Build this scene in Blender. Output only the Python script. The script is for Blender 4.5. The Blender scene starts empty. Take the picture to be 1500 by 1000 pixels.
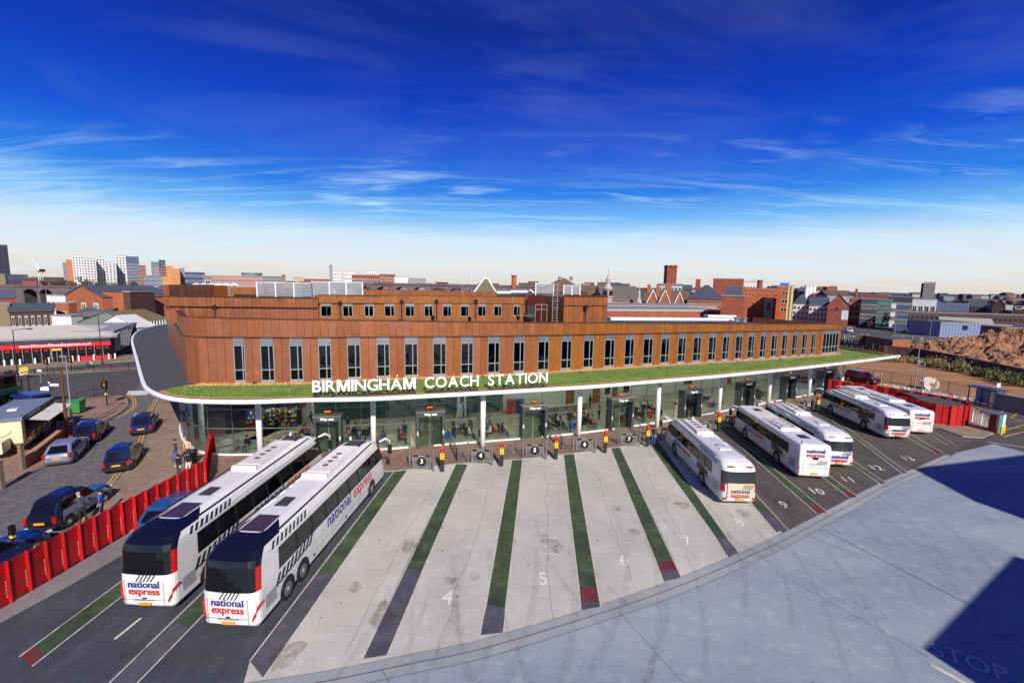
import bpy, math, random
import numpy as np
from math import sin, cos, tan, radians, degrees, pi, atan2, sqrt, hypot
from mathutils import Vector, Matrix
random.seed(7)
scene = bpy.context.scene
COL = scene.collection
# ------------------------------------------------------------------ camera
CAM_H, FPX, PITCH, ROLL = 14.5, 680.0, radians(7.03), radians(-1.08)
_cp, _sp, _cr, _sr = cos(PITCH), sin(PITCH), cos(ROLL), sin(ROLL)
_M = np.array([[_cr, _sr, 0], [-_sr, _cr, 0], [0, 0, 1]]) @ np.array([[1, 0, 0], [0, -_sp, -_cp], [0, _cp, -_sp]])
cam = bpy.data.cameras.new('camera'); camo = bpy.data.objects.new('camera', cam); COL.objects.link(camo)
cam.sensor_width = 36; cam.lens = FPX / 1500 * 36; cam.clip_start = .1; cam.clip_end = 9000
camo.matrix_world = Matrix(((_M[0][0], -_M[1][0], -_M[2][0], 0), (_M[0][1], -_M[1][1], -_M[2][1], 0), (_M[0][2], -_M[1][2], -_M[2][2], CAM_H), (0, 0, 0, 1)))
scene.camera = camo
# ------------------------------------------------------------------ daylight
SUN_AZ, SUN_EL = radians(162), radians(35)
SKY_STRENGTH = .1
w = bpy.data.worlds.new('World'); scene.world = w; w.use_nodes = True
nt = w.node_tree; N = nt.nodes; L = nt.links; N.clear()
def nd(t, **k):
    n = N.new(t)
    for a, b in k.items(): setattr(n, a, b)
    return n
wo = nd('ShaderNodeOutputWorld'); bg = nd('ShaderNodeBackground'); bg.inputs[1].default_value = SKY_STRENGTH
L.new(bg.outputs[0], wo.inputs[0])
sky = nd('ShaderNodeTexSky', sky_type='NISHITA', sun_disc=False, sun_elevation=SUN_EL, sun_rotation=SUN_AZ, altitude=200, air_density=1, dust_density=.6, ozone_density=4)
tc = nd('ShaderNodeTexCoord'); sep = nd('ShaderNodeSeparateXYZ'); L.new(tc.outputs['Generated'], sep.inputs[0])
ramp = nd('ShaderNodeValToRGB'); L.new(sep.outputs[2], ramp.inputs[0])
def lin(*c): return tuple(((v / 255) / 12.92 if v / 255 <= .04045 else ((v / 255 + .055) / 1.055) ** 2.4) for v in c)
SK = [(0, (218, 206, 194)), (.035, (222, 221, 219)), (.09, (200, 221, 238)), (.135, (106, 176, 236)), (.18, (34, 122, 222)), (.25, (8, 80, 204)), (.33, (3, 56, 182)), (.45, (2, 34, 138)), (1, (3, 38, 146))]
e = ramp.color_ramp.elements
while len(e) < len(SK): e.new(.5)
for i, (p, c) in enumerate(SK): e[i].position = p; e[i].color = (*lin(*c), 1)
def vm(op, a, b=None, **k):
    n = nd('ShaderNodeVectorMath', operation=op); L.new(a, n.inputs[0])
    if b is not None:
        if hasattr(b, 'links'): L.new(b, n.inputs[1])
        else: n.inputs[1].default_value = b
    return n.outputs[0]
def mt(op, a, b=0., c=0., clamp=False):
    n = nd('ShaderNodeMath', operation=op, use_clamp=clamp)
    for i, q in enumerate((a, b, c)):
        if hasattr(q, 'links'): L.new(q, n.inputs[i])
        else: n.inputs[i].default_value = q
    return n.outputs[0]
zz = mt('ADD', mt('MAXIMUM', sep.outputs[2], 0.), .10)
cmb = nd('ShaderNodeCombineXYZ'); L.new(mt('DIVIDE', sep.outputs[0], zz), cmb.inputs[0]); L.new(mt('DIVIDE', sep.outputs[1], zz), cmb.inputs[1])
def cloud(scale, sx, sy, rot, lo, hi, detail=9, dist=1.2, off=0):
    mp = nd('ShaderNodeMapping'); L.new(cmb.outputs[0], mp.inputs[0]); mp.inputs['Scale'].default_value = (sx, sy, 1); mp.inputs['Rotation'].default_value = (0, 0, rot); mp.inputs['Location'].default_value = (off, off * .7, 0)
    n = nd('ShaderNodeTexNoise'); L.new(mp.outputs[0], n.inputs['Vector']); n.inputs['Scale'].default_value = scale; n.inputs['Detail'].default_value = detail; n.inputs['Roughness'].default_value = .62; n.inputs['Distortion'].default_value = dist
    r = nd('ShaderNodeMapRange'); L.new(n.outputs[0], r.inputs[0]); r.inputs[1].default_value = lo; r.inputs[2].default_value = hi
    return r.outputs[0]
c1 = cloud(1.9, .3, 1.9, .1, .50, .80, off=4)          # long streaks
c2 = cloud(.55, .7, 1.0, -.2, .45, .75, 10, 2.0, off=9)   # broad veils
c3 = cloud(3.2, .45, 1.7, .2, .50, .68, 12, .6, off=5); c4 = cloud(.9, .6, 1.1, .1, .52, .62, 3, .3, off=13)   # small wisps
hz = nd('ShaderNodeMapRange'); L.new(sep.outputs[2], hz.inputs[0]); hz.inputs[1].default_value = .24; hz.inputs[2].default_value = .06
a1 = mt('MULTIPLY', c1, mt('MULTIPLY', hz.outputs[0], 1.25)); a2 = mt('MULTIPLY', c2, .065); a3 = mt('MULTIPLY', mt('MULTIPLY', c3, c4), .7)
hz2 = nd('ShaderNodeMapRange'); L.new(sep.outputs[2], hz2.inputs[0]); hz2.inputs[1].default_value = .30; hz2.inputs[2].default_value = .13; hz2.inputs[3].default_value = .04; a3 = mt('MULTIPLY', a3, hz2.outputs[0])
am = mt('MINIMUM', mt('ADD', mt('ADD', a1, a2), a3), .92)
mixc = nd('ShaderNodeMix', data_type='RGBA'); L.new(am, mixc.inputs[0]); L.new(ramp.outputs[0], mixc.inputs[6]); mixc.inputs[7].default_value = (*lin(200, 232, 252), 1)
# the ramp is radiance as seen; divide by the background strength, and keep a share of the physical sky
sc_ = vm('SCALE', mixc.outputs[2]); sc_.node.inputs[3].default_value = .82 / SKY_STRENGTH
sn_ = vm('SCALE', sky.outputs[0]); sn_.node.inputs[3].default_value = .035
L.new(vm('ADD', sc_, sn_), bg.inputs[0])
sun = bpy.data.lights.new('sun', 'SUN'); sun.energy = 4.6; sun.angle = radians(.5); sun.color = (1, .94, .86)
suno = bpy.data.objects.new('sun', sun); COL.objects.link(suno)
suno.rotation_euler = Vector((sin(SUN_AZ) * cos(SUN_EL), cos(SUN_AZ) * cos(SUN_EL), sin(SUN_EL))).to_track_quat('Z', 'Y').to_euler()
vs = scene.view_settings; vs.view_transform = 'Standard'; vs.look = 'None'; vs.gamma = 1; vs.exposure = 0.4; vs.use_curve_mapping = False
try: scene.cycles.max_bounces = 6; scene.cycles.transparent_max_bounces = 16; scene.cycles.use_denoising = True
except Exception: pass
# ------------------------------------------------------------------ measuring helpers (metres; camera eye at 0,0,14.5)
def ray(x, y): return _M.T @ np.array([(x - 750) / FPX, (y - 500) / FPX, 1.])
def G(x, y, z=0.):
    d = ray(x, y); t = (z - CAM_H) / d[2]; return Vector((d[0] * t, d[1] * t, z))
def AT(x, y, Y):
    d = ray(x, y); t = Y / d[1]; return Vector((d[0] * t, Y, CAM_H + d[2] * t))
def lerp(a, b, t): return a + (b - a) * t
# ------------------------------------------------------------------ materials
MATS = {}
def mat(name, col, rough=.6, metal=0., var=.12, vs_=3., bump=0., bs=30., spec=.5, kind=None, emit=0, coat=0, col2=None, tile=None, mortar=(120, 110, 100)):
    if name in MATS: return MATS[name]
    m = bpy.data.materials.new(name); m.use_nodes = True; t = m.node_tree; p = t.nodes['Principled BSDF']; MATS[name] = m
    c = lin(*col); p.inputs['Roughness'].default_value = rough; p.inputs['Metallic'].default_value = metal; p.inputs['Specular IOR Level'].default_value = spec
    p.inputs['Coat Weight'].default_value = coat
    if emit: p.inputs['Emission Color'].default_value = (*c, 1); p.inputs['Emission Strength'].default_value = emit
    if var == 0 and not bump and not kind: p.inputs['Base Color'].default_value = (*c, 1); return m
    n = t.nodes; l = t.links
    g = n.new('ShaderNodeNewGeometry'); oi = n.new('ShaderNodeObjectInfo')
    add = n.new('ShaderNodeVectorMath'); add.operation = 'ADD'; l.new(g.outputs['Position'], add.inputs[0])
    cx = n.new('ShaderNodeVectorMath'); cx.operation = 'SCALE'; cx.inputs[0].default_value = (31, 17, 5); l.new(oi.outputs['Random'], cx.inputs[3]); l.new(cx.outputs[0], add.inputs[1])
    no = n.new('ShaderNodeTexNoise'); no.inputs['Scale'].default_value = vs_; no.inputs['Detail'].default_value = 6; no.inputs['Roughness'].default_value = .65; l.new(add.outputs[0] if kind != 'ground' else g.outputs['Position'], no.inputs['Vector'])
    rp = n.new('ShaderNodeValToRGB'); rp.color_ramp.elements[0].position = .3; rp.color_ramp.elements[1].position = .72
    d = lin(*col2) if col2 else tuple(v * (1 + var * 1.2) for v in c)
    rp.color_ramp.elements[0].color = (*[v * (1 - var) for v in c], 1); rp.color_ramp.elements[1].color = (*d, 1); l.new(no.outputs[0], rp.inputs[0])
    out = rp.outputs[0]
    if tile:   # brick pattern (bond), size in metres, on walls (u along the wall) or ground
        bw, bh, onwall = tile
        br = n.new('ShaderNodeTexBrick'); br.inputs['Scale'].default_value = 1; br.inputs['Brick Width'].default_value = bw; br.inputs['Row Height'].default_value = bh; br.inputs['Mortar Size'].default_value = bh * .07
        br.inputs['Color1'].default_value = (.82, .82, .82, 1); br.inputs['Color2'].default_value = (1.15, 1.15, 1.15, 1); br.inputs['Mortar'].default_value = (*[min(2., a / max(b, .02)) for a, b in zip(lin(*mortar), c)], 1)
        if onwall:
            sp = n.new('ShaderNodeSeparateXYZ'); l.new(g.outputs['Position'], sp.inputs[0]); cb = n.new('ShaderNodeCombineXYZ')
            ad = n.new('ShaderNodeMath'); ad.operation = 'ADD'; l.new(sp.outputs[0], ad.inputs[0]); l.new(sp.outputs[1], ad.inputs[1]); l.new(ad.outputs[0], cb.inputs[0]); l.new(sp.outputs[2], cb.inputs[1]); l.new(cb.outputs[0], br.inputs['Vector'])
        else:
            mp = n.new('ShaderNodeMapping'); mp.inputs['Rotation'].default_value = (0, 0, radians(28)); l.new(g.outputs['Position'], mp.inputs[0]); l.new(mp.outputs[0], br.inputs['Vector'])
        mx = n.new('ShaderNodeMix'); mx.data_type = 'RGBA'; mx.blend_type = 'MULTIPLY'; mx.inputs[0].default_value = 1; l.new(out, mx.inputs[6]); l.new(br.outputs[0], mx.inputs[7]); out = mx.outputs[2]
    if kind != 'ground' and not tile:   # each piece its own slight tone
        hv = n.new('ShaderNodeHueSaturation'); mr = n.new('ShaderNodeMapRange'); l.new(oi.outputs['Random'], mr.inputs[0]); mr.inputs[3].default_value = 1 - var * .7; mr.inputs[4].default_value = 1 + var * .7; l.new(mr.outputs[0], hv.inputs['Value']); l.new(out, hv.inputs['Color']); out = hv.outputs[0]
    l.new(out, p.inputs['Base Color'])
    if bump:
        nb = n.new('ShaderNodeTexNoise'); nb.inputs['Scale'].default_value = bs; nb.inputs['Detail'].default_value = 4; l.new(g.outputs['Position'], nb.inputs['Vector'])
        b = n.new('ShaderNodeBump'); b.inputs['Strength'].default_value = bump; b.inputs['Distance'].default_value = .05; l.new(nb.outputs[0], b.inputs['Height']); l.new(b.outputs[0], p.inputs['Normal'])
    return m
def stained(name, col, dark, light, s1=.15, s2=1.3, rough=.85, sx=1., sy=1., rot=0., spots=.5, bump=.15, tyre=None):
    """large paved surface: three scales of tone, oil spots, faint streaks"""
    if name in MATS: return MATS[name]
    m = bpy.data.materials.new(name); m.use_nodes = True; t = m.node_tree; p = t.nodes['Principled BSDF']; MATS[name] = m; n = t.nodes; l = t.links
    p.inputs['Roughness'].default_value = rough; p.inputs['Specular IOR Level'].default_value = .35
    g = n.new('ShaderNodeNewGeometry')
    def nz(s, sc=(1, 1, 1), det=8, r=.6, dist=0., ro=0.):
        mp = n.new('ShaderNodeMapping'); mp.inputs['Scale'].default_value = sc; mp.inputs['Rotation'].default_value = (0, 0, ro); l.new(g.outputs['Position'], mp.inputs[0])
        a = n.new('ShaderNodeTexNoise'); a.inputs['Scale'].default_value = s; a.inputs['Detail'].default_value = det; a.inputs['Roughness'].default_value = r; a.inputs['Distortion'].default_value = dist; l.new(mp.outputs[0], a.inputs['Vector']); return a.outputs[0]
    def rng(a, lo, hi, to0=0., to1=1.):
        r = n.new('ShaderNodeMapRange'); l.new(a, r.inputs[0]); r.inputs[1].default_value = lo; r.inputs[2].default_value = hi; r.inputs[3].default_value = to0; r.inputs[4].default_value = to1; return r.outputs[0]
    def mix(f, a, b, bt='MIX'):
        x = n.new('ShaderNodeMix'); x.data_type = 'RGBA'; x.blend_type = bt
        if hasattr(f, 'links'): l.new(f, x.inputs[0])
        else: x.inputs[0].default_value = f
        for i, q in ((6, a), (7, b)):
            if hasattr(q, 'links'): l.new(q, x.inputs[i])
            else: x.inputs[i].default_value = (*q, 1)
        return x.outputs[2]
    o = mix(rng(nz(s1, (sx, sy, 1), ro=rot, dist=.6), .33, .68), lin(*dark), lin(*col))
    o = mix(rng(nz(s2, (1, 1, 1), 10, .7), .5, .8, 0, .7), o, lin(*light))
    o = mix(rng(nz(.8, (.25, 3, 1), 8, .7, .4, rot), .52, .72, 0, .32), o, lin(*dark))
    o = mix(rng(nz(26, det=4), .42, .75, 0, .3), o, tuple(v * .55 for v in lin(*dark)))
    if spots:
        vo = n.new('ShaderNodeTexVoronoi'); vo.inputs['Scale'].default_value = 1.4; vo.inputs['Randomness'].default_value = 1; l.new(g.outputs['Position'], vo.inputs['Vector'])
        k = n.new('ShaderNodeMath'); k.operation = 'MULTIPLY'; l.new(rng(vo.outputs['Distance'], .14, .05), k.inputs[0]); l.new(rng(nz(.35), .52, .6, 0, spots), k.inputs[1])
        o = mix(k.outputs[0], o, (.03, .028, .025))
        o = mix(rng(nz(.9, det=12, r=.75), .63, .78, 0, spots * .8), o, (.09, .075, .05))
    l.new(o, p.inputs['Base Color'])
    b = n.new('ShaderNodeBump'); b.inputs['Strength'].default_value = bump; b.inputs['Distance'].default_value = .04; l.new(nz(18, det=5), b.inputs['Height']); l.new(b.outputs[0], p.inputs['Normal'])
    return m
def glassmat(name, tint=(200, 215, 210), refl=.12, rough=.02, opac=0.):
    if name in MATS: return MATS[name]
    m = bpy.data.materials.new(name); m.use_nodes = True; t = m.node_tree; n = t.nodes; l = t.links; n.clear(); MATS[name] = m
    o = n.new('ShaderNodeOutputMaterial'); tr = n.new('ShaderNodeBsdfTransparent'); tr.inputs[0].default_value = (*lin(*tint), 1)
    gl = n.new('ShaderNodeBsdfGlossy'); gl.inputs['Roughness'].default_value = rough; gl.inputs[0].default_value = (.9, .95, 1, 1)
    lw = n.new('ShaderNodeFresnel'); lw.inputs[0].default_value = 1.45
    mr = n.new('ShaderNodeMapRange'); l.new(lw.outputs[0], mr.inputs[0]); mr.inputs[1].default_value = .03; mr.inputs[3].default_value = refl; mr.inputs[4].default_value = .9
    mx = n.new('ShaderNodeMixShader'); l.new(mr.outputs[0], mx.inputs[0]); l.new(tr.outputs[0], mx.inputs[1]); l.new(gl.outputs[0], mx.inputs[2]); l.new(mx.outputs[0], o.inputs[0])
    return m
# ------------------------------------------------------------------ mesh building
WL = {}
class MB:
    def __init__(s): s.v = []; s.f = []; s.m = []
    def pts(s, vs, fs, mi=0):
        b = len(s.v); s.v += [tuple(p) for p in vs]
        for f in fs: s.f.append([b + i for i in f]); s.m.append(mi)
        return s
    def quad(s, a, b, c, d, mi=0): return s.pts([a, b, c, d], [(0, 1, 2, 3)], mi)
    def poly(s, ps, mi=0): return s.pts(ps, [tuple(range(len(ps)))], mi)
    def box(s, x0, x1, y0, y1, z0, z1, mi=0, T=None):
        vs = [Vector((x, y, z)) for x in (x0, x1) for y in (y0, y1) for z in (z0, z1)]
        if T is not None: vs = [T @ v for v in vs]
        return s.pts(vs, [(0, 1, 3, 2), (4, 6, 7, 5), (0, 4, 5, 1), (2, 3, 7, 6), (0, 2, 6, 4), (1, 5, 7, 3)], mi)
    def bar(s, a, b, wd, ht=None, mi=0):   # square bar between two points
        a = Vector(a); b = Vector(b); d = (b - a).normalized(); up = Vector((0, 0, 1)) if abs(d.z) < .95 else Vector((1, 0, 0))
        r = d.cross(up).normalized() * wd / 2; u = r.cross(d).normalized() * (ht or wd) / 2
        return s.pts([a - r - u, a + r - u, a + r + u, a - r + u, b - r - u, b + r - u, b + r + u, b - r + u], [(3, 2, 1, 0), (4, 5, 6, 7), (0, 1, 5, 4), (1, 2, 6, 5), (2, 3, 7, 6), (3, 0, 4, 7)], mi)
    def tube(s, P, R, n=8, mi=0, caps=True):
        P = [Vector(p) for p in P]; R = R if isinstance(R, (list, tuple)) else [R] * len(P); b = len(s.v)
        for i, p in enumerate(P):
            d = (P[min(i + 1, len(P) - 1)] - P[max(i - 1, 0)]).normalized(); up = Vector((0, 0, 1)) if abs(d.z) < .9 else Vector((0, 1, 0))
            r = d.cross(up).normalized(); u = r.cross(d)
            for k in range(n): s.v.append(tuple(p + (r * cos(2 * pi * k / n) + u * sin(2 * pi * k / n)) * R[i]))
        for i in range(len(P) - 1):
            for k in range(n): s.f.append([b + i * n + k, b + i * n + (k + 1) % n, b + (i + 1) * n + (k + 1) % n, b + (i + 1) * n + k]); s.m.append(mi)
        if caps: s.f.append([b + k for k in range(n)][::-1]); s.m.append(mi); s.f.append([b + (len(P) - 1) * n + k for k in range(n)]); s.m.append(mi)
        return s
    def cyl(s, c, r, z0, z1, n=16, mi=0, r2=None): return s.tube([(c[0], c[1], z0), (c[0], c[1], z1)], [r, r if r2 is None else r2], n, mi)
    def lathe(s, prof, n=20, c=(0, 0, 0), mi=0):
        b = len(s.v)
        for r, z in prof:
            for k in range(n): s.v.append((c[0] + r * cos(2 * pi * k / n), c[1] + r * sin(2 * pi * k / n), c[2] + z))
        for i in range(len(prof) - 1):
            for k in range(n): s.f.append([b + i * n + k, b + i * n + (k + 1) % n, b + (i + 1) * n + (k + 1) % n, b + (i + 1) * n + k]); s.m.append(mi)
        return s
    def prism(s, ps, z0, z1, mi=0, top=None):   # polygon extruded in z
        n = len(ps); vs = [(p[0], p[1], z0) for p in ps] + [(p[0], p[1], z1) for p in ps]
        s.pts(vs, [tuple(range(n))[::-1]] + [(i, (i + 1) % n, n + (i + 1) % n, n + i) for i in range(n)], mi)
        b = len(s.v) - 2 * n; s.f.append([b + n + i for i in range(n)]); s.m.append(mi if top is None else top); return s
    def strip(s, A, B, mi=0):   # ribbon between polylines
        n = len(A); return s.pts(list(A) + list(B), [(i, i + 1, n + i + 1, n + i) for i in range(n - 1)], mi)
    def mesh(s, name, mats, off=(0, 0, 0), smooth=False):
        me = bpy.data.meshes.new(name); o = Vector(off)
        me.from_pydata([tuple(Vector(v) - o) for v in s.v], [], s.f)
        for m in (mats if isinstance(mats, (list, tuple)) else [mats]): me.materials.append(m)
        me.polygons.foreach_set('material_index', s.m)
        if smooth: me.polygons.foreach_set('use_smooth', [True] * len(me.polygons))
        me.update(); return me
    def build(s, name, mats, parent=None, world=False, smooth=False, loc=None, rot=None, **pr):
        off = (0, 0, 0)
        if world and parent is not None: off = WL[parent.name]
        return put(name, s.mesh(name, mats, off, smooth), parent, loc, rot, **pr)
def put(name, me, parent=None, loc=None, rot=None, scl=None, **pr):
    o = bpy.data.objects.new(name, me); COL.objects.link(o)
    if parent is not None: o.parent = parent; WL[o.name] = WL.get(parent.name, Vector((0, 0, 0)))
    else: WL[o.name] = Vector(loc) if loc is not None else Vector((0, 0, 0))
    if loc is not None: o.location = loc
    if rot is not None: o.rotation_euler = rot if isinstance(rot, (tuple, list)) else (0, 0, rot)
    if scl is not None: o.scale = scl
    for k, v in pr.items(): o[k] = v
    return o
def thing(name, label, cat, loc=(0, 0, 0), rz=0, group=None):
    o = bpy.data.objects.new(name, None); COL.objects.link(o); o.location = loc; o.rotation_euler = (0, 0, rz); o.empty_display_size = .3
    WL[o.name] = Vector(loc); o['label'] = label; o['category'] = cat
    if group: o['group'] = group
    return o
KIDS = {}
def copytree(root, loc, rz, label, group=None):
    def cp(o, par):
        c = o.copy(); COL.objects.link(c)
        if par is not None: c.parent = par
        for ch in o.children: cp(ch, c)
        return c
    r = cp(root, None); r.location = loc; r.rotation_euler = (0, 0, rz) if not isinstance(rz, tuple) else rz; r['label'] = label
    if group: r['group'] = group
    return r
_TX = {}
def textmesh(s, size=1., ext=.02, bold=0., m=None, align='LEFT', shear=0., space=1.):
    key = (s, size, ext, bold, align, shear, m.name if m else '', space)
    if key in _TX: return _TX[key]
    cu = bpy.data.curves.new('lettering', 'FONT'); cu.body = s; cu.size = size; cu.extrude = ext; cu.offset = bold; cu.align_x = align; cu.align_y = 'BOTTOM_BASELINE' if 0 else 'BOTTOM'; cu.shear = shear; cu.resolution_u = 3; cu.space_character = space
    o = bpy.data.objects.new('t', cu); COL.objects.link(o); dg = bpy.context.evaluated_depsgraph_get()
    me = bpy.data.meshes.new_from_object(o.evaluated_get(dg)); COL.objects.unlink(o); bpy.data.objects.remove(o); me.name = 'lettering'
    me.materials.clear(); me.materials.append(m); _TX[key] = me; return me
def wallrot(d):   # rotation standing text up on a wall whose reading direction is d (x,y)
    return (pi / 2, 0, atan2(d[1], d[0]))
def smoothline(P, n=6):   # Catmull-Rom through points
    P = [Vector(p) for p in P]; out = []
    for i in range(len(P) - 1):
        p0, p1, p2, p3 = P[max(i - 1, 0)], P[i], P[i + 1], P[min(i + 2, len(P) - 1)]
        for k in range(n):
            t = k / n; out.append(.5 * ((2 * p1) + (p2 - p0) * t + (2 * p0 - 5 * p1 + 4 * p2 - p3) * t * t + (3 * p1 - p0 - 3 * p2 + p3) * t ** 3))
    out.append(P[-1]); return out
class Line:   # polyline by arc length
    def __init__(s, P): s.P = [Vector(p) for p in P]; s.s = [0.]; [s.s.append(s.s[-1] + (s.P[i + 1] - s.P[i]).length) for i in range(len(P) - 1)]; s.L = s.s[-1]
    def at(s, d):
        d = max(0, min(s.L, d)); i = 0
        while i < len(s.s) - 2 and s.s[i + 1] < d: i += 1
        t = (d - s.s[i]) / max(1e-9, s.s[i + 1] - s.s[i]); return s.P[i].lerp(s.P[i + 1], t)
    def dir(s, d): a = s.at(d - .25); b = s.at(d + .25); return (b - a).normalized()
    def nor(s, d): t = s.dir(d); return Vector((-t.y, t.x, 0))   # left of travel
# ------------------------------------------------------------------ ground surfaces
conc = stained('bay_concrete', (192, 187, 174), (166, 161, 150), (206, 201, 190), spots=.95, rough=.8)
apron_m = stained('apron_concrete', (156, 163, 168), (118, 128, 142), (178, 181, 181), s1=.07, sx=.5, sy=2.0, rot=-.5, spots=.6, rough=.75)
asph = stained('worn_asphalt', (92, 84, 78), (70, 64, 60), (112, 102, 94), s1=.3, sx=2.5, sy=.4, rot=.1, spots=.6)
asph_dark = stained('dark_asphalt', (70, 72, 80), (54, 56, 64), (88, 90, 98), s1=.35, sx=2.5, sy=.5, rot=.05, spots=.4)
road_m = stained('road_asphalt', (84, 80, 76), (68, 66, 64), (100, 94, 88), s1=.2, spots=.2)
earth_m = stained('bare_earth', (172, 126, 84), (138, 98, 66), (186, 144, 104), s1=.12, sx=.6, sy=2, spots=0, rough=.95, bump=.5)
town_m = stained('town_ground', (88, 80, 74), (66, 60, 56), (104, 96, 88), s1=.03, spots=0)
setts = mat('granite_setts', (98, 93, 92), .85, var=.28, vs_=1.2, bump=.6, bs=9, kind='ground', tile=(.3, .18, False), mortar=(84, 79, 78))
pavers = mat('clay_pavers', (128, 100, 84), .85, var=.25, vs_=.8, bump=.3, bs=12, kind='ground', tile=(.42, .21, False), mortar=(84, 70, 62))
flags = mat('paving_flags', (134, 112, 94), .85, var=.2, vs_=.5, bump=.15, bs=10, kind='ground', tile=(.6, .4, False), mortar=(120, 102, 88))
kerbst = mat('kerb_stone', (140, 134, 126), .8, var=.15, vs_=2)
white_p = mat('white_road_paint', (200, 198, 190), .7, var=.18, vs_=5, kind='ground')
faint_p = mat('worn_white_paint', (186, 182, 166), .7, var=.3, vs_=3, kind='ground'); num_p = mat('faint_number_paint', (214, 212, 204), .7, var=.08, vs_=3, kind='ground')
yellow_p = mat('yellow_road_paint', (196, 150, 66), .7, var=.2, vs_=6, kind='ground')
green_p = stained('green_surfacing', (70, 86, 50), (42, 60, 44), (116, 118, 82), s1=.3, s2=1.0, spots=.6)
red_p = stained('red_surfacing', (118, 44, 50), (90, 38, 48), (138, 70, 72), s1=.5, spots=.2)
patch_p = stained('grey_strip_asphalt', (88, 84, 92), (66, 64, 74), (112, 106, 112), s1=.5, spots=.5)
def sheet(name, pts, m, z=.004, px=True, **k):
    mb = MB(); P = [G(*p) if px else Vector((p[0], p[1], 0)) for p in pts]; mb.poly([(p.x, p.y, z) for p in P]); o = mb.build(name, m); o['kind'] = 'structure'
    me = o.data
    if me.polygons[0].normal.z < 0: me.flip_normals()
    return o
def slab(name, pts, m, h=.12, px=True, side=None):
    mb = MB(); P = [G(*p) if px else Vector((p[0], p[1], 0)) for p in pts]
    a = sum(P[i].x * P[(i + 1) % len(P)].y - P[(i + 1) % len(P)].x * P[i].y for i in range(len(P)))
    if a < 0: P = P[::-1]
    mb.prism([(p.x, p.y) for p in P], -.05, h, mi=1, top=0); o = mb.build(name, [m, side or kerbst]); o['kind'] = 'structure'; return o
mb = MB(); mb.poly([(-4000, -300, 0), (4000, -300, 0), (4000, 6000, 0), (-4000, 6000, 0)]); mb.build('ground', town_m)['kind'] = 'structure'
# apron in front of the drain and under everything near the station
sheet('apron', [(-70, -25), (95, -25), (95, 30), (95, 62), (49, 44.5), (34, 38), (19, 28), (7, 21), (-7, 15.4), (-70, -4)], apron_m, .004, px=False)
drain_px = [(300, 1024), (463, 1000), (612, 969.5), (728, 944), (960, 871), (1112, 808), (1188, 770), (1300, 710), (1356, 686), (1395, 668)]
DL = [G(*p) for p in drain_px]; DLs = Line(smoothline(DL, 5))
# bays: pale concrete 3 to 8, worn asphalt either side
S23 = ((-8.35, 37.3), (-9.6, 15.2))
sheet('bay_concrete', [(580, 686), (500, 790), (366, 968), (352, 1010), (463, 998), (612, 968), (728, 943), (960, 870), (1112, 807), (1152, 788), (1045, 655), (1000, 630), (900, 645), (700, 664)], conc, .008)
sheet('coach_bays_left', [(-160, 1050), (180, 1030), (352, 1016), (366, 968), (500, 790), (580, 686), (470, 675), (300, 700), (200, 782), (0, 900)], asph_dark, .008)
sheet('coach_bays_right', [(1152, 787), (1188, 769), (1300, 709), (1356, 685), (1395, 667), (1430, 640), (1400, 615), (1345, 618), (1225, 580), (1045, 620), (1045, 655)], asph, .008)
# drain channel: slot with a paler strip either side, saw cuts
def ribbon(name, line, off, wd, m, z, s0=0, s1=None, n=60, **pr):
    s1 = line.L if s1 is None else s1; A = []; B = []
    for i in range(n + 1):
        d = s0 + (s1 - s0) * i / n; p = line.at(d); q = line.nor(d); a = p + q * (off + wd / 2); b = p + q * (off - wd / 2); A.append((a.x, a.y, z)); B.append((b.x, b.y, z))
    o = MB().strip(B, A).build(name, m); o['kind'] = 'structure'; return o
chan = stained('channel_concrete', (156, 158, 158), (134, 138, 142), (172, 172, 168), spots=.3)
slot = mat('dark_slot', (22, 22, 24), .9, var=0)
joint = mat('joint_sealant', (70, 70, 74), .9, var=.2, kind='ground')
ribbon('drain_channel', DLs, 0, .9, chan, .012)
ribbon('drain_slot', DLs, 0, .035, slot, .016)
ribbon('drain_joint', DLs, .47, .025, joint, .016); ribbon('drain_joint', DLs, -.47, .025, joint, .016)
def cut(a, b, wd=.025, z=.012, m=None, name='concrete_joint', px=True):
    a, b = (G(*a), G(*b)) if px else (Vector((*a, 0)), Vector((*b, 0))); d = (b - a).normalized(); q = Vector((-d.y, d.x, 0)) * wd / 2
    mb = MB(); mb.quad(*[(p.x, p.y, z) for p in (a - q, b - q, b + q, a + q)]); o = mb.build(name, m or joint); o['kind'] = 'structure'; return o
cut((1205, 775), (1435, 893), .05); cut((1360, 962), (1160, 850), .02)
cut((1356, 705), (1500, 755), .04); cut((560, 982), (620, 1080), .02); cut((905, 893), (1010, 1010), .02)
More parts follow.
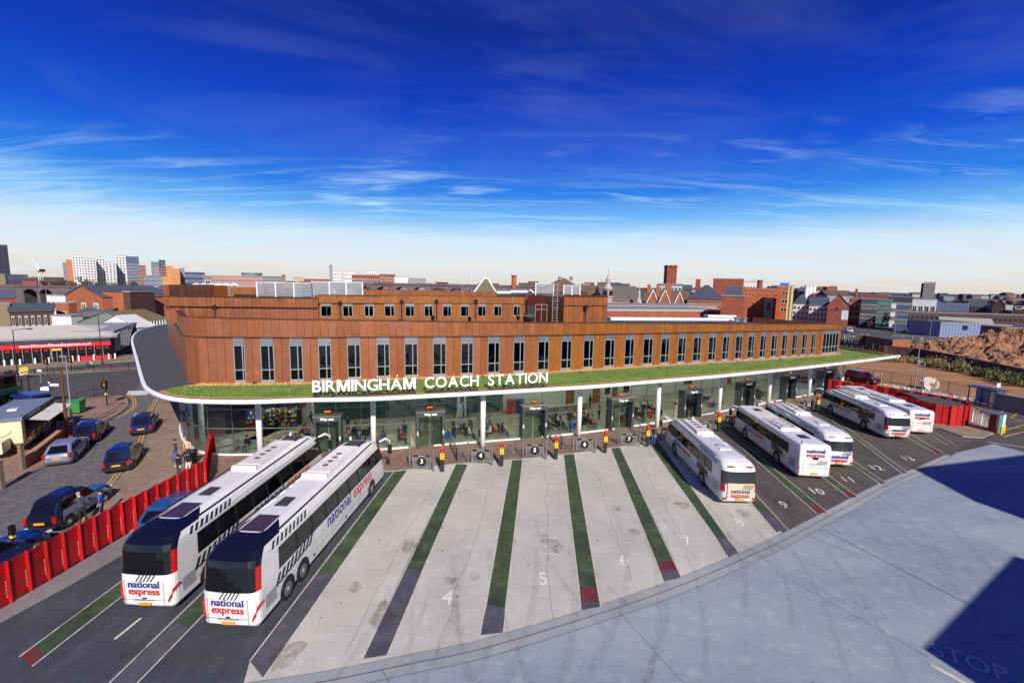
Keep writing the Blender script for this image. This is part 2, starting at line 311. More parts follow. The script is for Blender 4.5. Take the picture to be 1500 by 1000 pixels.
# green marked strips between bays (near head, outer end, widths follow the photograph)
stripes = [
 ([(580.3, 686), (597.5, 687.4)], [(462, 840), (493, 838)], None, [(366, 968), (386, 993)]),
 ([(668, 679), (685.5, 680.3)], [(592, 833), (618, 836)], None, [(530.8, 965), (567.5, 959)]),
 ([(750, 672), (765.6, 672.7)], [(713.3, 885), (739.6, 890)], None, [(702.9, 930), (737.7, 926)]),
 ([(825, 663), (841, 663.5)], [(849, 859), (874.7, 860)], [(851, 880.6), (878.7, 882)], [(851, 893), (880, 888)]),
 ([(893.5, 653.7), (908, 654.3)], [(962, 822), (988, 820)], [(966, 836), (992, 834)], [(972, 852), (998, 845)]),
 ([(950, 648), (964, 645)], [(1050, 788), (1066, 790)], None, [(1066, 816), (1082, 809)]),
 ([(1020, 640), (1030, 640)], [(1113, 751.6), (1125.5, 751)], None, [(1136, 779), (1154.7, 776)]),
 ([(1054.4, 627.4), (1061, 627.4)], [(1182, 739), (1196, 738.7)], [(1196, 751.6), (1212, 750)], None),
 ([(1100, 618), (1108, 618)], [(1229.8, 719.4), (1243.6, 718.8)], [(1243.6, 728.6), (1256.8, 727.7)], None),
 ([(1140, 606), (1147, 606)], [(1271, 699.5), (1281, 699)], None, [(1289.6, 708.7), (1298.8, 708)]),
 ([(1190, 594), (1196, 594)], [(1295.7, 678.6), (1303, 678)], None, [(1321.8, 693.3), (1330, 692.4)]),
 ([(1232, 583), (1238, 583)], [(1363, 660), (1372.4, 659.6)], [(1372, 665), (1383, 664)], None),
 ([(1262, 578), (1267, 578)], [(1384.7, 648.9), (1394, 648)], [(1391, 652.5), (1400, 652)], None),
 ([(395, 690), (412, 692)], [(50.7, 947), (64, 960)], [(28, 962), (46.7, 976)], None),
 ([(480, 690), (500, 692)], [(260, 910.7), (274.7, 921)], None, [(150, 1010), (186, 1016)]),
]
for h, g, r, e_ in stripes:
    def seg(nm, a, b, m, t0=0):
        A = [G(*p) for p in a]; B = [G(*p) for p in b]; mb = MB(); mb.quad(*[(p.x, p.y, .016) for p in (B[0], B[1], A[1], A[0])]); o = mb.build(nm, m); o['kind'] = 'structure'
        if o.data.polygons[0].normal.z < 0: o.data.flip_normals()
    seg('green_strip', h, g, green_p); last = g
    if r: seg('red_strip', g, r, red_p); last = r
    if e_: seg('grey_strip', last, e_, patch_p); last = e_
    for i in (0, 1): cut(h[i], last[i], .06, .020, faint_p, 'edge_line')
    # kerb edge lines start a little outside the strip
for a, b in (((168, 936), (206.7, 905)),): cut(a, b, .12, .020, faint_p, 'bay_line')
# bay numbers and STOP painted on the ground
def ground_text(s, px, py, size, ang, sx=1., bold=.02, m=None):
    me = textmesh(s, size, 0.0, bold, m or white_p, 'CENTER'); p = G(px, py); o = put('painted_number' if s.isdigit() else 'painted_word', me, None, (p.x, p.y, .022), ang, (sx, 1.35, 1)); o['kind'] = 'structure'
for s, x, y, a in (('4', 653, 891, .02), ('5', 797, 862, .0), ('6', 918, 833, -.02), ('7', 1012, 803, -.05), ('8', 1089, 773, -.12), ('9', 1155, 747, -.15), ('10', 1203, 726, -.15), ('11', 1249, 708, -.2), ('12', 1290, 690, -.2), ('13', 1337, 676, -.2)):
    ground_text(s, x, y, 1.05, a, bold=.0, m=num_p)
ground_text('STOP', 1424, 985, .95, -.62, bold=.0); cut((1363, 973), (1440, 1016), .22, .022, faint_p, 'stop_line')
cut((1445, 647), (1500, 655), .12, .020, white_p, 'bay_line')
# station forecourt paving in front of the glass, and the taxi side
slab('station_paving', [(303, 672), (303, 712), (420, 700), (585, 690), (668, 680), (765, 673), (841, 664.5), (908, 655), (965, 645), (1055, 628), (1100, 618), (1190, 594), (1240, 580), (1232, 560), (1100, 580), (960, 600), (750, 620), (550, 630), (300, 650)], pavers, .1)
slab('taxi_side_paving', [(128, 764), (150, 733), (180, 696), (204, 664), (216, 640), (222, 610), (233, 590), (240, 560), (330, 560), (330, 660), (308, 664), (300, 712), (200, 776), (95, 815)], flags, .1)
sheet('taxi_road', [(-60, 860), (-60, 730), (0, 717), (72, 683), (112, 640), (150, 622), (180, 606), (192, 590), (205, 560), (260, 560), (240, 600), (222, 640), (204, 664), (180, 696), (128, 764), (60, 830), (0, 870)], setts, .012)
slab('wall_foot_paving', [(-80, 950), (0, 895), (100, 836), (200, 776), (304, 716), (320, 700), (330, 712), (210, 795), (100, 858), (0, 912), (-80, 960)], stained('grey_paving', (136, 128, 128), (112, 106, 108), (150, 144, 142), spots=.2), .1)
sheet('road', [(-90, 590), (0, 552), (110, 546), (240, 540), (300, 530), (300, 575), (205, 575), (180, 578), (95, 590), (60, 600), (-90, 660)], road_m, .008)
sheet('far_road', [(-90, 556), (0, 549), (110, 543), (240, 535), (330, 505), (250, 515), (240, 527), (110, 535), (-90, 548)], road_m, .010)
slab('shop_pavement', [(-120, 548), (0, 545), (110, 536), (230, 526), (330, 495), (310, 485), (180, 520), (-120, 535)], flags, .1)
slab('central_reserve', [(-90, 557), (0, 552), (110, 546), (238, 539), (238, 536), (110, 542.5), (-90, 553)], flags, .12)
slab('corner_pavement', [(-60, 650), (60, 606), (100, 586), (150, 580), (176, 579), (187, 584), (189, 594), (180, 603), (150, 620), (113, 638), (74, 680), (0, 712), (-60, 730)], mat('corner_pavers', (140, 110, 90), .85, var=.2, vs_=.6, kind='ground', tile=(.6, .3, False), mortar=(104, 84, 72)), .1)
def pxline(pts, wd, m, z, name, n=8, off=0):
    ribbon(name, Line(smoothline([G(*p) for p in pts], n)), off, wd, m, z, n=40)
yl = [(128, 764), (150, 733), (180, 696), (204, 664), (216, 640), (222, 610), (233, 590), (236, 583)]
pxline(yl, .1, yellow_p, .018, 'yellow_line', off=.3); pxline(yl, .1, yellow_p, .018, 'yellow_line', off=.55)
yl2 = [(162, 612), (180, 604), (190, 594), (188, 584), (180, 578)]
pxline(yl2, .1, yellow_p, .018, 'yellow_line', off=-.3); pxline(yl2, .1, yellow_p, .018, 'yellow_line', off=-.55)
for i in range(9): cut((186 + i * 3.5, 579.5 - i * .15), (190 + i * 3.4, 572.5 - i * .1), .25, .018, white_p, 'give_way_mark')
cut((0, 727), (60, 692), .08, .02, joint, 'road_joint'); cut((0, 722), (110, 655), .06, .02, joint, 'road_joint')
# right hand side: service road, yellow box, waste ground, main road beyond
sheet('service_road', [(1225, 562), (1300, 566), (1420, 582), (1500, 600), (1620, 630), (1620, 700), (1500, 662), (1440, 646), (1400, 615), (1300, 590), (1225, 580)], road_m, .012)
slab('gate_pavement', [(1345, 622), (1330, 600), (1424, 596), (1441, 612), (1456, 634), (1440, 642), (1410, 640), (1375, 628)], flags, .12)
for a, b in (((1426, 622), (1500, 628)), ((1434, 618), (1470, 602)), ((1450, 637), (1500, 622)), ((1423, 608), (1436, 600)), ((1430, 596), (1500, 618)), ((1470, 640), (1500, 632)), ((1480, 612), (1490, 606))): cut(a, b, .12, .020, yellow_p, 'yellow_marking')
sheet('waste_ground', [(1235, 558), (1225, 535), (1240, 520), (1330, 522), (1400, 535), (1500, 556), (1700, 590), (1700, 650), (1500, 602), (1420, 583), (1300, 567)], earth_m, .016)
sheet('main_road', [(1215, 500), (1230, 484), (1300, 492), (1345, 503), (1350, 490), (1330, 470), (1322, 452), (1338, 440), (1325, 436), (1290, 447), (1268, 462), (1235, 472), (1200, 470)], road_m, .008)
for a, b in (((1262, 476), (1278, 462)), ((1278, 462), (1276, 452)), ((1318, 455), (1342, 480)), ((1300, 446), (1292, 458))): cut(a, b, .5, .014, white_p, 'lane_line')

# tyre scuffs, oil stains and cracks
def worn(name, col, thr=.5, op=.5):
    m = bpy.data.materials.new(name); m.use_nodes = True; t = m.node_tree; n = t.nodes; l = t.links; o = n['Material Output']; b = n['Principled BSDF']; b.inputs['Base Color'].default_value = (*lin(*col), 1); b.inputs['Roughness'].default_value = .85
    g = n.new('ShaderNodeNewGeometry'); a = n.new('ShaderNodeTexNoise'); a.inputs['Scale'].default_value = 2.2; a.inputs['Detail'].default_value = 10; a.inputs['Roughness'].default_value = .75; l.new(g.outputs['Position'], a.inputs['Vector'])
    r = n.new('ShaderNodeMapRange'); l.new(a.outputs[0], r.inputs[0]); r.inputs[1].default_value = thr - .12; r.inputs[2].default_value = thr + .25; r.inputs[4].default_value = op; tr = n.new('ShaderNodeBsdfTransparent'); x = n.new('ShaderNodeMixShader'); l.new(r.outputs[0], x.inputs[0]); l.new(tr.outputs[0], x.inputs[1]); l.new(b.outputs[0], x.inputs[2]); l.new(x.outputs[0], o.inputs[0]); return m
scuff = worn('tyre_scuff', (60, 60, 64), .5, .16); oil = worn('oil_stain', (74, 62, 44), .5, .5); crk = worn('crack_dark', (110, 104, 98), .3, .5)
rg = random.Random(21); zt_ = .0245
for k in range(16):   # pairs of wheel marks swinging out of the bays
    x0, y0 = G(*[(700, 900), (850, 860), (960, 830), (1060, 790), (1140, 760), (1210, 735), (1260, 712), (560, 950)][k % 8]).xy; x0 += rg.uniform(-1.5, 1.5); P = []; a = pi / 2 + .05 + rg.uniform(-.05, .05); L_ = rg.uniform(9, 20); n_ = 16; x, y = x0 + .3, y0 + rg.uniform(3, 7)
    for i in range(n_): P.append((x, y, 0)); x -= cos(a) * L_ / n_; y -= sin(a) * L_ / n_; a += rg.uniform(.02, .06) * (-1 if k % 3 else 1)
    ln = Line(P)
    for o_ in (-.95, .95): ribbon('tyre_mark', ln, o_, rg.uniform(.18, .34), scuff, zt_ + k * .0006, n=24)
for k, (x, y) in enumerate(((660, 850), (695, 845), (800, 790), (815, 800), (640, 770), (905, 745), (1000, 740), (1090, 752), (520, 860), (740, 790), (1145, 735), (1185, 722), (1235, 700), (1275, 690), (600, 800), (560, 900), (200, 950), (120, 900), (420, 960), (930, 780))):
    c = G(x, y); mb = MB(); r = rg.uniform(.3, .8); mb.poly([(c.x + r * (1 + .3 * sin(3 * q + k)) * cos(q) * .7, c.y + r * (1 + .25 * cos(2 * q + k)) * sin(q), .0235 + k * .00004) for q in [2 * pi * i / 18 for i in range(18)]]); mb.build('oil_stain', oil)['kind'] = 'structure'
for k, (a, b) in enumerate((((722, 700), (640, 960)), ((800, 690), (805, 905)), ((640, 700), (500, 960)), ((870, 680), (925, 850)), ((935, 670), (1020, 820)), ((560, 800), (620, 770)), ((780, 860), (720, 850)))):
    A, B = G(*a), G(*b); P = [A.lerp(B, i / 14) + Vector((rg.uniform(-.14, .14), rg.uniform(-.14, .14), 0)) for i in range(15)]; ribbon('concrete_crack', Line(P), 0, .025, crk, .0222, n=40)
# ------------------------------------------------------------------ the coach station
ST0 = Vector((0, 45, 0)); station = thing('coach_station', 'long copper clad coach station with a curved grass roofed canopy over a glass hall', 'building', ST0)
copper = mat('copper_cladding', (142, 84, 46), .45, .25, var=.18, vs_=1.4, bump=.04, bs=6)
copper_b = mat('pink_copper_cladding', (144, 88, 60), .45, .25, var=.15, vs_=1.2, bump=.04, bs=6)
copper_c = mat('golden_copper_cladding', (146, 88, 34), .45, .25, var=.18, vs_=1.4, bump=.04, bs=6)
copper_d = mat('dark_copper', (92, 56, 38), .5, .4, var=.15, vs_=2)
whitem = mat('white_coated_metal', (226, 226, 226), .35, var=.03, vs_=2)
greym = mat('grey_metal', (120, 122, 124), .4, .6, var=.08); framem = mat('window_frame_metal', (150, 154, 158), .4, .3, var=.05)
silver = mat('silver_louvre', (168, 170, 172), .35, .6, var=.08)
darkm = mat('dark_grey_metal', (44, 48, 50), .45, .2, var=.08)
black = mat('black_plastic', (18, 18, 20), .5, var=0)
memb = mat('roof_membrane', (66, 66, 68), .85, var=.12, vs_=1.5, kind='ground')
grassm = stained('sedum_grass', (118, 140, 58), (84, 114, 44), (158, 150, 88), s1=.35, s2=1.1, spots=0, bump=.9, rough=.95)
gravel = mat('orange_gravel', (186, 138, 84), .95, var=.4, vs_=9, bump=1., bs=20, kind='ground')
gravel_p = mat('pink_gravel', (168, 140, 128), .95, var=.3, vs_=9, bump=1., bs=20, kind='ground')
glass_hall = glassmat('hall_glass', (196, 212, 206), .05)
glass_win = glassmat('office_glass', (150, 158, 160), .04)
wallw = mat('white_interior_wall', (206, 208, 204), .7, var=.05)
brickr = mat('red_brick', (150, 74, 52), .85, var=.2, vs_=.8, kind='ground', tile=(.5, .16, True), mortar=(120, 96, 84))
def chain(pts, z): return [G(x, y, z) for x, y in pts]
RZ = 5.7
base_px = [(295, 558.6), (370, 558), (446, 556.6), (550, 552), (640, 549), (718, 546), (802, 541.5), (880, 537), (950, 533), (1053.5, 527), (1130, 522.5), (1202, 517.7), (1229, 515.6)]
top_px = [(281, 468), (446, 468.5), (600, 468.5), (723, 469), (880, 469.6), (1053, 471.8), (1140, 474), (1229, 476.5)]
drip_px = [(285, 497), (446, 494), (600, 492), (723.6, 489.7), (880, 487.8), (1053.5, 485.8), (1150, 484.6), (1229, 483.6)]
louv_px = [(300, 507.5), (342, 507), (460, 505), (600, 501.5), (718, 499), (804, 497.5), (900, 495.5), (1050, 493), (1150, 490.5), (1229, 488)]
def ip(tab, x):
    if x <= tab[0][0]: a, b = tab[0], tab[1]
    elif x >= tab[-1][0]: a, b = tab[-2], tab[-1]
    else:
        for a, b in zip(tab, tab[1:]):
            if a[0] <= x <= b[0]: break
    return a[1] + (b[1] - a[1]) * (x - a[0]) / (b[0] - a[0])
FL = Line(smoothline(chain(base_px, RZ), 4))      # facade foot, left to right
def fac_s(px):   # arc length at which the facade is seen at image column px
    lo, hi = 0, FL.L
    for _ in range(40):
        m_ = (lo + hi) / 2; p = FL.at(m_); q = _M @ np.array([p.x, p.y, RZ + 1.5 - CAM_H]); xx = 750 + FPX * q[0] / q[2]
        if xx < px: lo = m_
        else: hi = m_
    return (lo + hi) / 2
def zat(p, px, py): d = ray(px, py); t = p.y / d[1]; return CAM_H + d[2] * t
def fitz(tab, n=3):   # straight line of heights along the facade
    S = []; Z = []
    for x, y in tab: s_ = fac_s(x); S.append(s_); Z.append(zat(FL.at(s_), x, y))
    return np.polyfit(S, Z, 1)
Ztop, Zdrip, Zlou = (fitz(t) for t in (top_px, drip_px, louv_px))
zf = lambda k, s_: float(np.polyval(k, s_))
print('facade L', FL.L, 'top', zf(Ztop, 0), zf(Ztop, FL.L), 'drip', zf(Zdrip, 0), zf(Zdrip, FL.L), 'louv', zf(Zlou, 0), zf(Zlou, FL.L))
def fr(s_, off=0, z=0):   # point on the facade line, off metres in front (towards the apron)
    p = FL.at(s_); n_ = FL.nor(s_); return Vector((p.x - n_.x * off, p.y - n_.y * off, z))
def plate(mb, s0, s1, z0a, z0b, z1a, z1b, off=0., th=.08, mi=0):   # upright plate following the facade
    a, b = fr(s0, off), fr(s1, off); c, d = fr(s1, off - th), fr(s0, off - th)
    mb.pts([(a.x, a.y, z0a), (b.x, b.y, z0b), (c.x, c.y, z0b), (d.x, d.y, z0a), (a.x, a.y, z1a), (b.x, b.y, z1b), (c.x, c.y, z1b), (d.x, d.y, z1a)],
           [(3, 2, 1, 0), (4, 5, 6, 7), (0, 1, 5, 4), (1, 2, 6, 5), (2, 3, 7, 6), (3, 0, 4, 7)], mi)
wins = [(342.8, 359.5), (382, 402), (424.5, 444), (466.5, 485.5), (508.7, 528.3), (551.9, 570.9), (592.5, 612), (634, 653.6), (675, 693.3), (714.3, 731.7), (751.8, 768), (787.7, 804), (821.8, 837), (854.3, 869), (885.3, 900), (914.7, 928.5), (941.9, 955.9), (967.9, 980.2), (992.5, 1004.3), (1015, 1026.7), (1037.3, 1048.5), (1058, 1067.8), (1077, 1086.9), (1095.3, 1104.5), (1112.9, 1121.6), (1129.4, 1137.8), (1145, 1153), (1160, 1167.5), (1174.5, 1181.8), (1188, 1194.4), (1205, 1228)]
W = [(fac_s(a), fac_s(b)) for a, b in wins]
def cmat(s_):
    r = random.random(); u = s_ / FL.L
    if u < .12: return copper_b if r < .7 else copper
    if u < .4: return copper if r < .7 else copper_b
    return copper_c if r < .85 else copper
# window bays
edges = [0.] + [x for a, b in W for x in (a, b)] + [FL.L]
for i in range(0, len(edges), 2):
    a, b = edges[i], edges[i + 1]
    if b - a < .15: continue
    n_ = max(2, round((b - a) / .62))
    for k in range(n_):
        s0 = a + (b - a) * k / n_ + .012; s1 = a + (b - a) * (k + 1) / n_ - .012; mb = MB(); plate(mb, s0, s1, RZ - .2, RZ - .2, zf(Zdrip, s0) - .03, zf(Zdrip, s1) - .03, 0 if k % 2 else .012, .1)
        mb.build('cladding_panel', cmat((s0 + s1) / 2), station, True)
for i, (a, b) in enumerate(W):
    zl = zf(Zlou, (a + b) / 2); zd = zf(Zdrip, (a + b) / 2) - .03; last = i == len(W) - 1
    fm = MB(); t = .07; zm = RZ + (zl - RZ) * .3; o_ = .01
    plate(fm, a, a + t, RZ - .2, RZ - .2, zl, zl, o_, .14); plate(fm, b - t, b, RZ - .2, RZ - .2, zl, zl, o_, .14); plate(fm, a + t, b - t, RZ - .2, RZ - .2, RZ + .1, RZ + .1, o_, .14); plate(fm, a + t, b - t, zl - .09, zl - .09, zl, zl, o_, .14)
    mull = [.62] if not last else [.2, .4, .6, .8]
    ms = [a + (b - a) * q for q in mull]
    if i == 0: ms = [a + (b - a) * .78]
    for q in ms: plate(fm, q - .04, q + .04, RZ + .1, RZ + .1, zl - .09, zl - .09, o_, .12)
    q0 = [a + t] + ms + [b - t]
    for u0, u1 in zip(q0, q0[1:]): plate(fm, u0 + .04 * (u0 in ms), u1 - .04 * (u1 in ms), zm, zm, zm + .08, zm + .08, o_ - .004, .11)
    wn = fm.build('window', framem, station, True)
    for u0, u1 in zip(q0, q0[1:]):
        for z0, z1 in ((RZ + .1, zm), (zm + .08, zl - .09)):
            pm = MB(); plate(pm, u0, u1, z0, z0, z1, z1, -.05, .02); pm.build('pane', glass_win, wn, True)
    lm = MB(); plate(lm, a, b, zl + .01, zl + .01, zd, zd, -.08, .04)
    k = 5
    for j in range(k):
        z0 = zl + .02 + (zd - zl - .02) * j / k; plate(lm, a + .01, b - .01, z0 + .03, z0 + .03, z0 + (zd - zl) / k - .02, z0 + (zd - zl) / k - .02, .03, .08)
    lm.build('louvre', silver, wn, True)
mb = MB(); n_ = 60   # drip trim and coping
for k in range(n_):
    s0, s1 = FL.L * k / n_, FL.L * (k + 1) / n_; plate(mb, s0, s1, zf(Zdrip, s0) - .028, zf(Zdrip, s1) - .028, zf(Zdrip, s0) + .05, zf(Zdrip, s1) + .05, .14, .3)
mb.build('drip_trim', copper_d, station, True)
n_ = 120
for k in range(n_):
    s0 = FL.L * k / n_ + .01; s1 = FL.L * (k + 1) / n_ - .01; mb = MB(); plate(mb, s0, s1, zf(Zdrip, s0) + .052, zf(Zdrip, s1) + .052, zf(Ztop, s0) - .06, zf(Ztop, s1) - .06, .05 + .01 * (k % 2), .14); mb.build('parapet_panel', cmat((s0 + s1) / 2), station, True)
mb = MB()
for k in range(60):
    s0, s1 = FL.L * k / 60, FL.L * (k + 1) / 60; plate(mb, s0, s1, zf(Ztop, s0) - .058, zf(Ztop, s1) - .058, zf(Ztop, s0), zf(Ztop, s1), .12, .5)
mb.build('coping', copper_d, station, True)
# left flank: curved corner, wall running back
P0 = fr(0); flank_px = [(291, 558.3), (284, 558), (277, 557), (271.6, 553), (266, 536), (258, 519), (252, 506), (246, 491)]
FK = [P0] + [G(x, y, RZ) for x, y in flank_px[2:]]; FKL = Line(smoothline(FK, 4)); z_t = zf(Ztop, 0); z_d = zf(Zdrip, 0)
n_ = 54
for k in range(n_):
    a = FKL.at(FKL.L * k / n_); b = FKL.at(FKL.L * (k + 1) / n_); q = (b - a).normalized(); nn = Vector((q.y, -q.x, 0)); nn = -nn if nn.x > 0 else nn
    for nm, z0, z1, th in (('flank_panel', RZ - .2, z_d - .03, 0.), ('flank_parapet_panel', z_d + .052, z_t - .06, .05)):
        mb = MB(); A = a + q * .01 + nn * th; B = b - q * .01 + nn * th; mb.pts([(p.x, p.y, z) for z in (z0, z1) for p in (A, B, B - nn * .12, A - nn * .12)], [(3, 2, 1, 0), (4, 5, 6, 7), (0, 1, 5, 4), (1, 2, 6, 5), (2, 3, 7, 6), (3, 0, 4, 7)]); mb.build(nm, copper if random.random() < .6 else copper_b, station, True)
for nm, z0, z1, ow, iw in (('flank_trim', z_d - .028, z_d + .05, .14, -.16), ('flank_coping', z_t - .058, z_t, .12, -.38)):
    mb = MB(); A = []; B = []
    for k in range(25):
        d = FKL.L * k / 24; p = FKL.at(d); q = FKL.dir(d); nn = Vector((q.y, -q.x, 0)); nn = -nn if nn.x > 0 else nn; A.append(p + nn * ow); B.append(p + nn * iw)
    up = lambda Q, z: [(p.x, p.y, z) for p in Q]
    mb.strip(up(A, z1), up(B, z1)); mb.strip(up(A, z0), up(A, z1)); mb.strip(up(B, z0), up(B, z1)); mb.strip(up(A, z0), up(B, z0)); mb.build(nm, copper_d, station, True)
# roof deck behind the parapet
ROOF = z_t - 1.1
mb = MB(); ins = lambda s_: fr(s_, -.2)
dk = [ins(FL.L * k / 20) for k in range(21)]; back = [FKL.at(FKL.L * k / 8) + Vector((.3, 0, 0)) for k in range(1, 9)]
end = fr(FL.L, -16); 
zr = lambda p: zf(Ztop, min(FL.L, max(0, (p - FL.P[0]).length))) - 1.0
poly = dk + [end, G(640, 466, 10)] + back[::-1]
mb.poly([(p.x, p.y, 10.0 if 1 else 0) for p in poly]); 
DECK = 8.55
mb = MB(); mb.poly([(p.x, p.y, z_t - 1.0 - .018 * max(0, p.x - FL.P[0].x)) for p in dk + [fr(FL.L, -14)]] )
rowA = [fr(FL.L * k / 30, -.2) for k in range(31)]; rowB = [fr(FL.L * k / 30, -min(34, 14 + 20 * (1 - k / 30))) for k in range(31)]
zz_ = [zf(Ztop, FL.L * k / 30) - .9 for k in range(31)]
mb = MB(); mb.strip([(p.x, p.y, z) for p, z in zip(rowA, zz_)], [(p.x, p.y, z) for p, z in zip(rowB, zz_)]); mb.build('roof_deck', memb, station, True)
# right hand end wall of the upper floor
mb = MB(); a = fr(FL.L); b = fr(FL.L, -14); 
for k in range(20):
    A = a.lerp(b, k / 20 + .002); B = a.lerp(b, (k + 1) / 20 - .002); mb = MB(); mb.bar((A.x, A.y, (RZ + z_t) / 2 - .8), (B.x, B.y, (RZ + z_t) / 2 - .8), .1, zf(Ztop, FL.L) - RZ - .1); mb.build('end_panel', copper_c, station, True)
# office interior behind the upper windows
mb = MB()
for k in range(30):
    s0, s1 = FL.L * k / 30, FL.L * (k + 1) / 30; a, b, c, d = fr(s0, -.15), fr(s1, -.15), fr(s1, -5.5), fr(s0, -5.5); z0, z1 = RZ + .05, zf(Zdrip, s0) - .1
    mb.quad((a.x, a.y, z0), (b.x, b.y, z0), (c.x, c.y, z0), (d.x, d.y, z0)); mb.quad((d.x, d.y, z1), (c.x, c.y, z1), (b.x, b.y, z1), (a.x, a.y, z1), 1); mb.quad((d.x, d.y, z0), (c.x, c.y, z0), (c.x, c.y, z1), (d.x, d.y, z1), 2)
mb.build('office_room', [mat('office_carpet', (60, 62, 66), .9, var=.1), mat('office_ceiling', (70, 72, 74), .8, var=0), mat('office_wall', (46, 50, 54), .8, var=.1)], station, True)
desk = mat('desk_white', (200, 200, 196), .5, var=.05); mon = mat('monitor_black', (20, 22, 26), .3, var=0)
mb = MB()
for i, (a, b) in enumerate(W):
    c = (a + b) / 2
    for j in range(2):
        s_ = c + (j - .5) * 1.1; y0 = -1.2 - random.random() * 1.2; p = fr(s_, y0); mb.box(p.x - .5, p.x + .5, p.y - .3, p.y + .3, RZ + .72, RZ + .78)
        mb.box(p.x - .22, p.x + .22, p.y + .05, p.y + .1, RZ + .85, RZ + 1.2, 1); mb.box(p.x - .45, p.x - .4, p.y - .25, p.y + .25, RZ + .05, RZ + .72)
        if random.random() < .5: mb.box(p.x + .1, p.x + .4, p.y - .28, p.y - .05, RZ + .78, RZ + .95, random.choice((2, 3, 0)))
o = mb.build('office_desks', [desk, mon, mat('blue_folder', (40, 70, 150), .5, var=0), mat('orange_chair', (200, 90, 50), .6, var=0)], station, True); o['kind'] = 'stuff'
# ---------------- canopy
CZ0, CZ1 = 5.2, 5.5
fas_px = [(246, 475.5), (226, 479), (207, 484), (196, 491), (192, 502), (198, 528), (206, 560), (213, 573.5), (232, 583.5), (260, 589.5), (300, 592), (368, 592.5), (452, 589.5), (540, 588), (628, 583.5), (701, 579.5), (802, 573.5), (880, 568.5), (950, 562.5), (1048, 554.2), (1120, 547), (1182, 540.5), (1280, 528.8), (1319, 523.3)]
front = [G(x, y, CZ0) for x, y in fas_px]; CF = Line(smoothline(front, 4)); nC = 110
CP = [CF.at(CF.L * k / nC) for k in range(nC + 1)]
CN = []
for k in range(nC + 1):
    q = CF.dir(CF.L * k / nC); CN.append(Vector((q.y, -q.x, 0)))   # outwards
def off(k, d, z): p = CP[k] + CN[k] * d; return (p.x, p.y, z)
mb = MB(); prof = [(-.35, CZ0), (-.04, CZ0 + .02), (0, CZ0 + .1), (0, CZ1 - .06), (-.05, CZ1), (-.24, CZ1 + .03), (-.3, CZ1 - .08)]
for (d0, z0), (d1, z1) in zip(prof, prof[1:]): mb.strip([off(k, d0, z0) for k in range(nC + 1)], [off(k, d1, z1) for k in range(nC + 1)])
mb.build('fascia', whitem, station, True, smooth=True)
tip_back = [G(1300, 520.5, CZ1), G(1262, 515, CZ1), G(1229, 511, CZ1)]
inner = [off(k, -.28, CZ1 - .05) for k in range(nC + 1)]
# canopy deck in three finishes: membrane on the left arm, grass, gravel border
def kx(px):   # fascia station nearest an image column
    return min(range(nC + 1), key=lambda k: abs((750 + FPX * (_M @ np.array([CP[k].x, CP[k].y, CZ0 - CAM_H]))[0] / (_M @ np.array([CP[k].x, CP[k].y, CZ0 - CAM_H]))[2]) - px) + (100 if k < 22 and px > 300 else 0))
kc = min(range(nC + 1), key=lambda k: (CP[k] - G(216, 577, CZ0)).length)
FKs = [FKL.at(FKL.L * k / kc) for k in range(kc, -1, -1)] if kc else []
mb = MB()
A = [inner[k] for k in range(kc + 1)]; B = [(p.x, p.y, CZ1 - .05) for p in FKs]; mb.strip(A, B); mb.build('membrane_roof', memb, station, True)
# front deck: from fascia to facade foot
ks = list(range(kc, nC + 1)); A = [inner[k] for k in ks]
B = []; 
for k in ks:   # matching facade point
    p = CP[k]; best = min((((fr(FL.L * j / 200)) - Vector((p.x, p.y, 0))).length, j) for j in range(201))[1]; q = fr(FL.L * best / 200, -.05)
    B.append(Vector((q.x, q.y, CZ1 - .05)))
# monotone smoothing of the far side
js = []
for k, q in zip(ks, B): js.append(min(range(201), key=lambda j: (fr(FL.L * j / 200, -.05) - Vector((q.x, q.y, 0))).length))
for i in range(1, len(js)): js[i] = max(js[i], js[i - 1])
B = [(fr(FL.L * j / 200, -.05).x, fr(FL.L * j / 200, -.05).y, CZ1 - .05) for j in js]
nb_ = len(tip_back)
for i in range(len(ks)):   # beyond the end of the facade follow the back edge of the tip
    if js[i] >= 200:
        t = (i - js.index(200)) / max(1, len(ks) - 1 - js.index(200)); q = G(1229 + (1317 - 1229) * t, 511 + (522.3 - 511) * t, CZ1 - .05); B[i] = (q.x, q.y, CZ1 - .05)
def mixp(i, t, z): a, b = Vector(A[i]), Vector(B[i]); p = a.lerp(b, t); return (p.x, p.y, z)
L_ = [max(.5, (Vector(A[i]) - Vector(B[i])).length) for i in range(len(ks))]
mb = MB(); mb.strip(A, B); mb.build('canopy_deck', memb, station, True)
gr = MB(); t0 = [min(.4, .45 / l) for l in L_]; t1 = [max(.45, 1 - (1.3 if js[i] < 200 else .25) / L_[i]) for i in range(len(ks))]
I = [i for i in range(1, len(ks) - 1)]
g0 = [mixp(i, t0[i], CZ1 + .09) for i in I]; g1 = [mixp(i, t1[i], CZ1 + .09) for i in I]
gr.strip(g0, g1); gr.strip([mixp(i, t0[i], CZ1 - .04) for i in I], g0); gr.strip([mixp(i, t1[i], CZ1 - .04) for i in I], g1); gr.build('grass_roof', grassm, station, True)
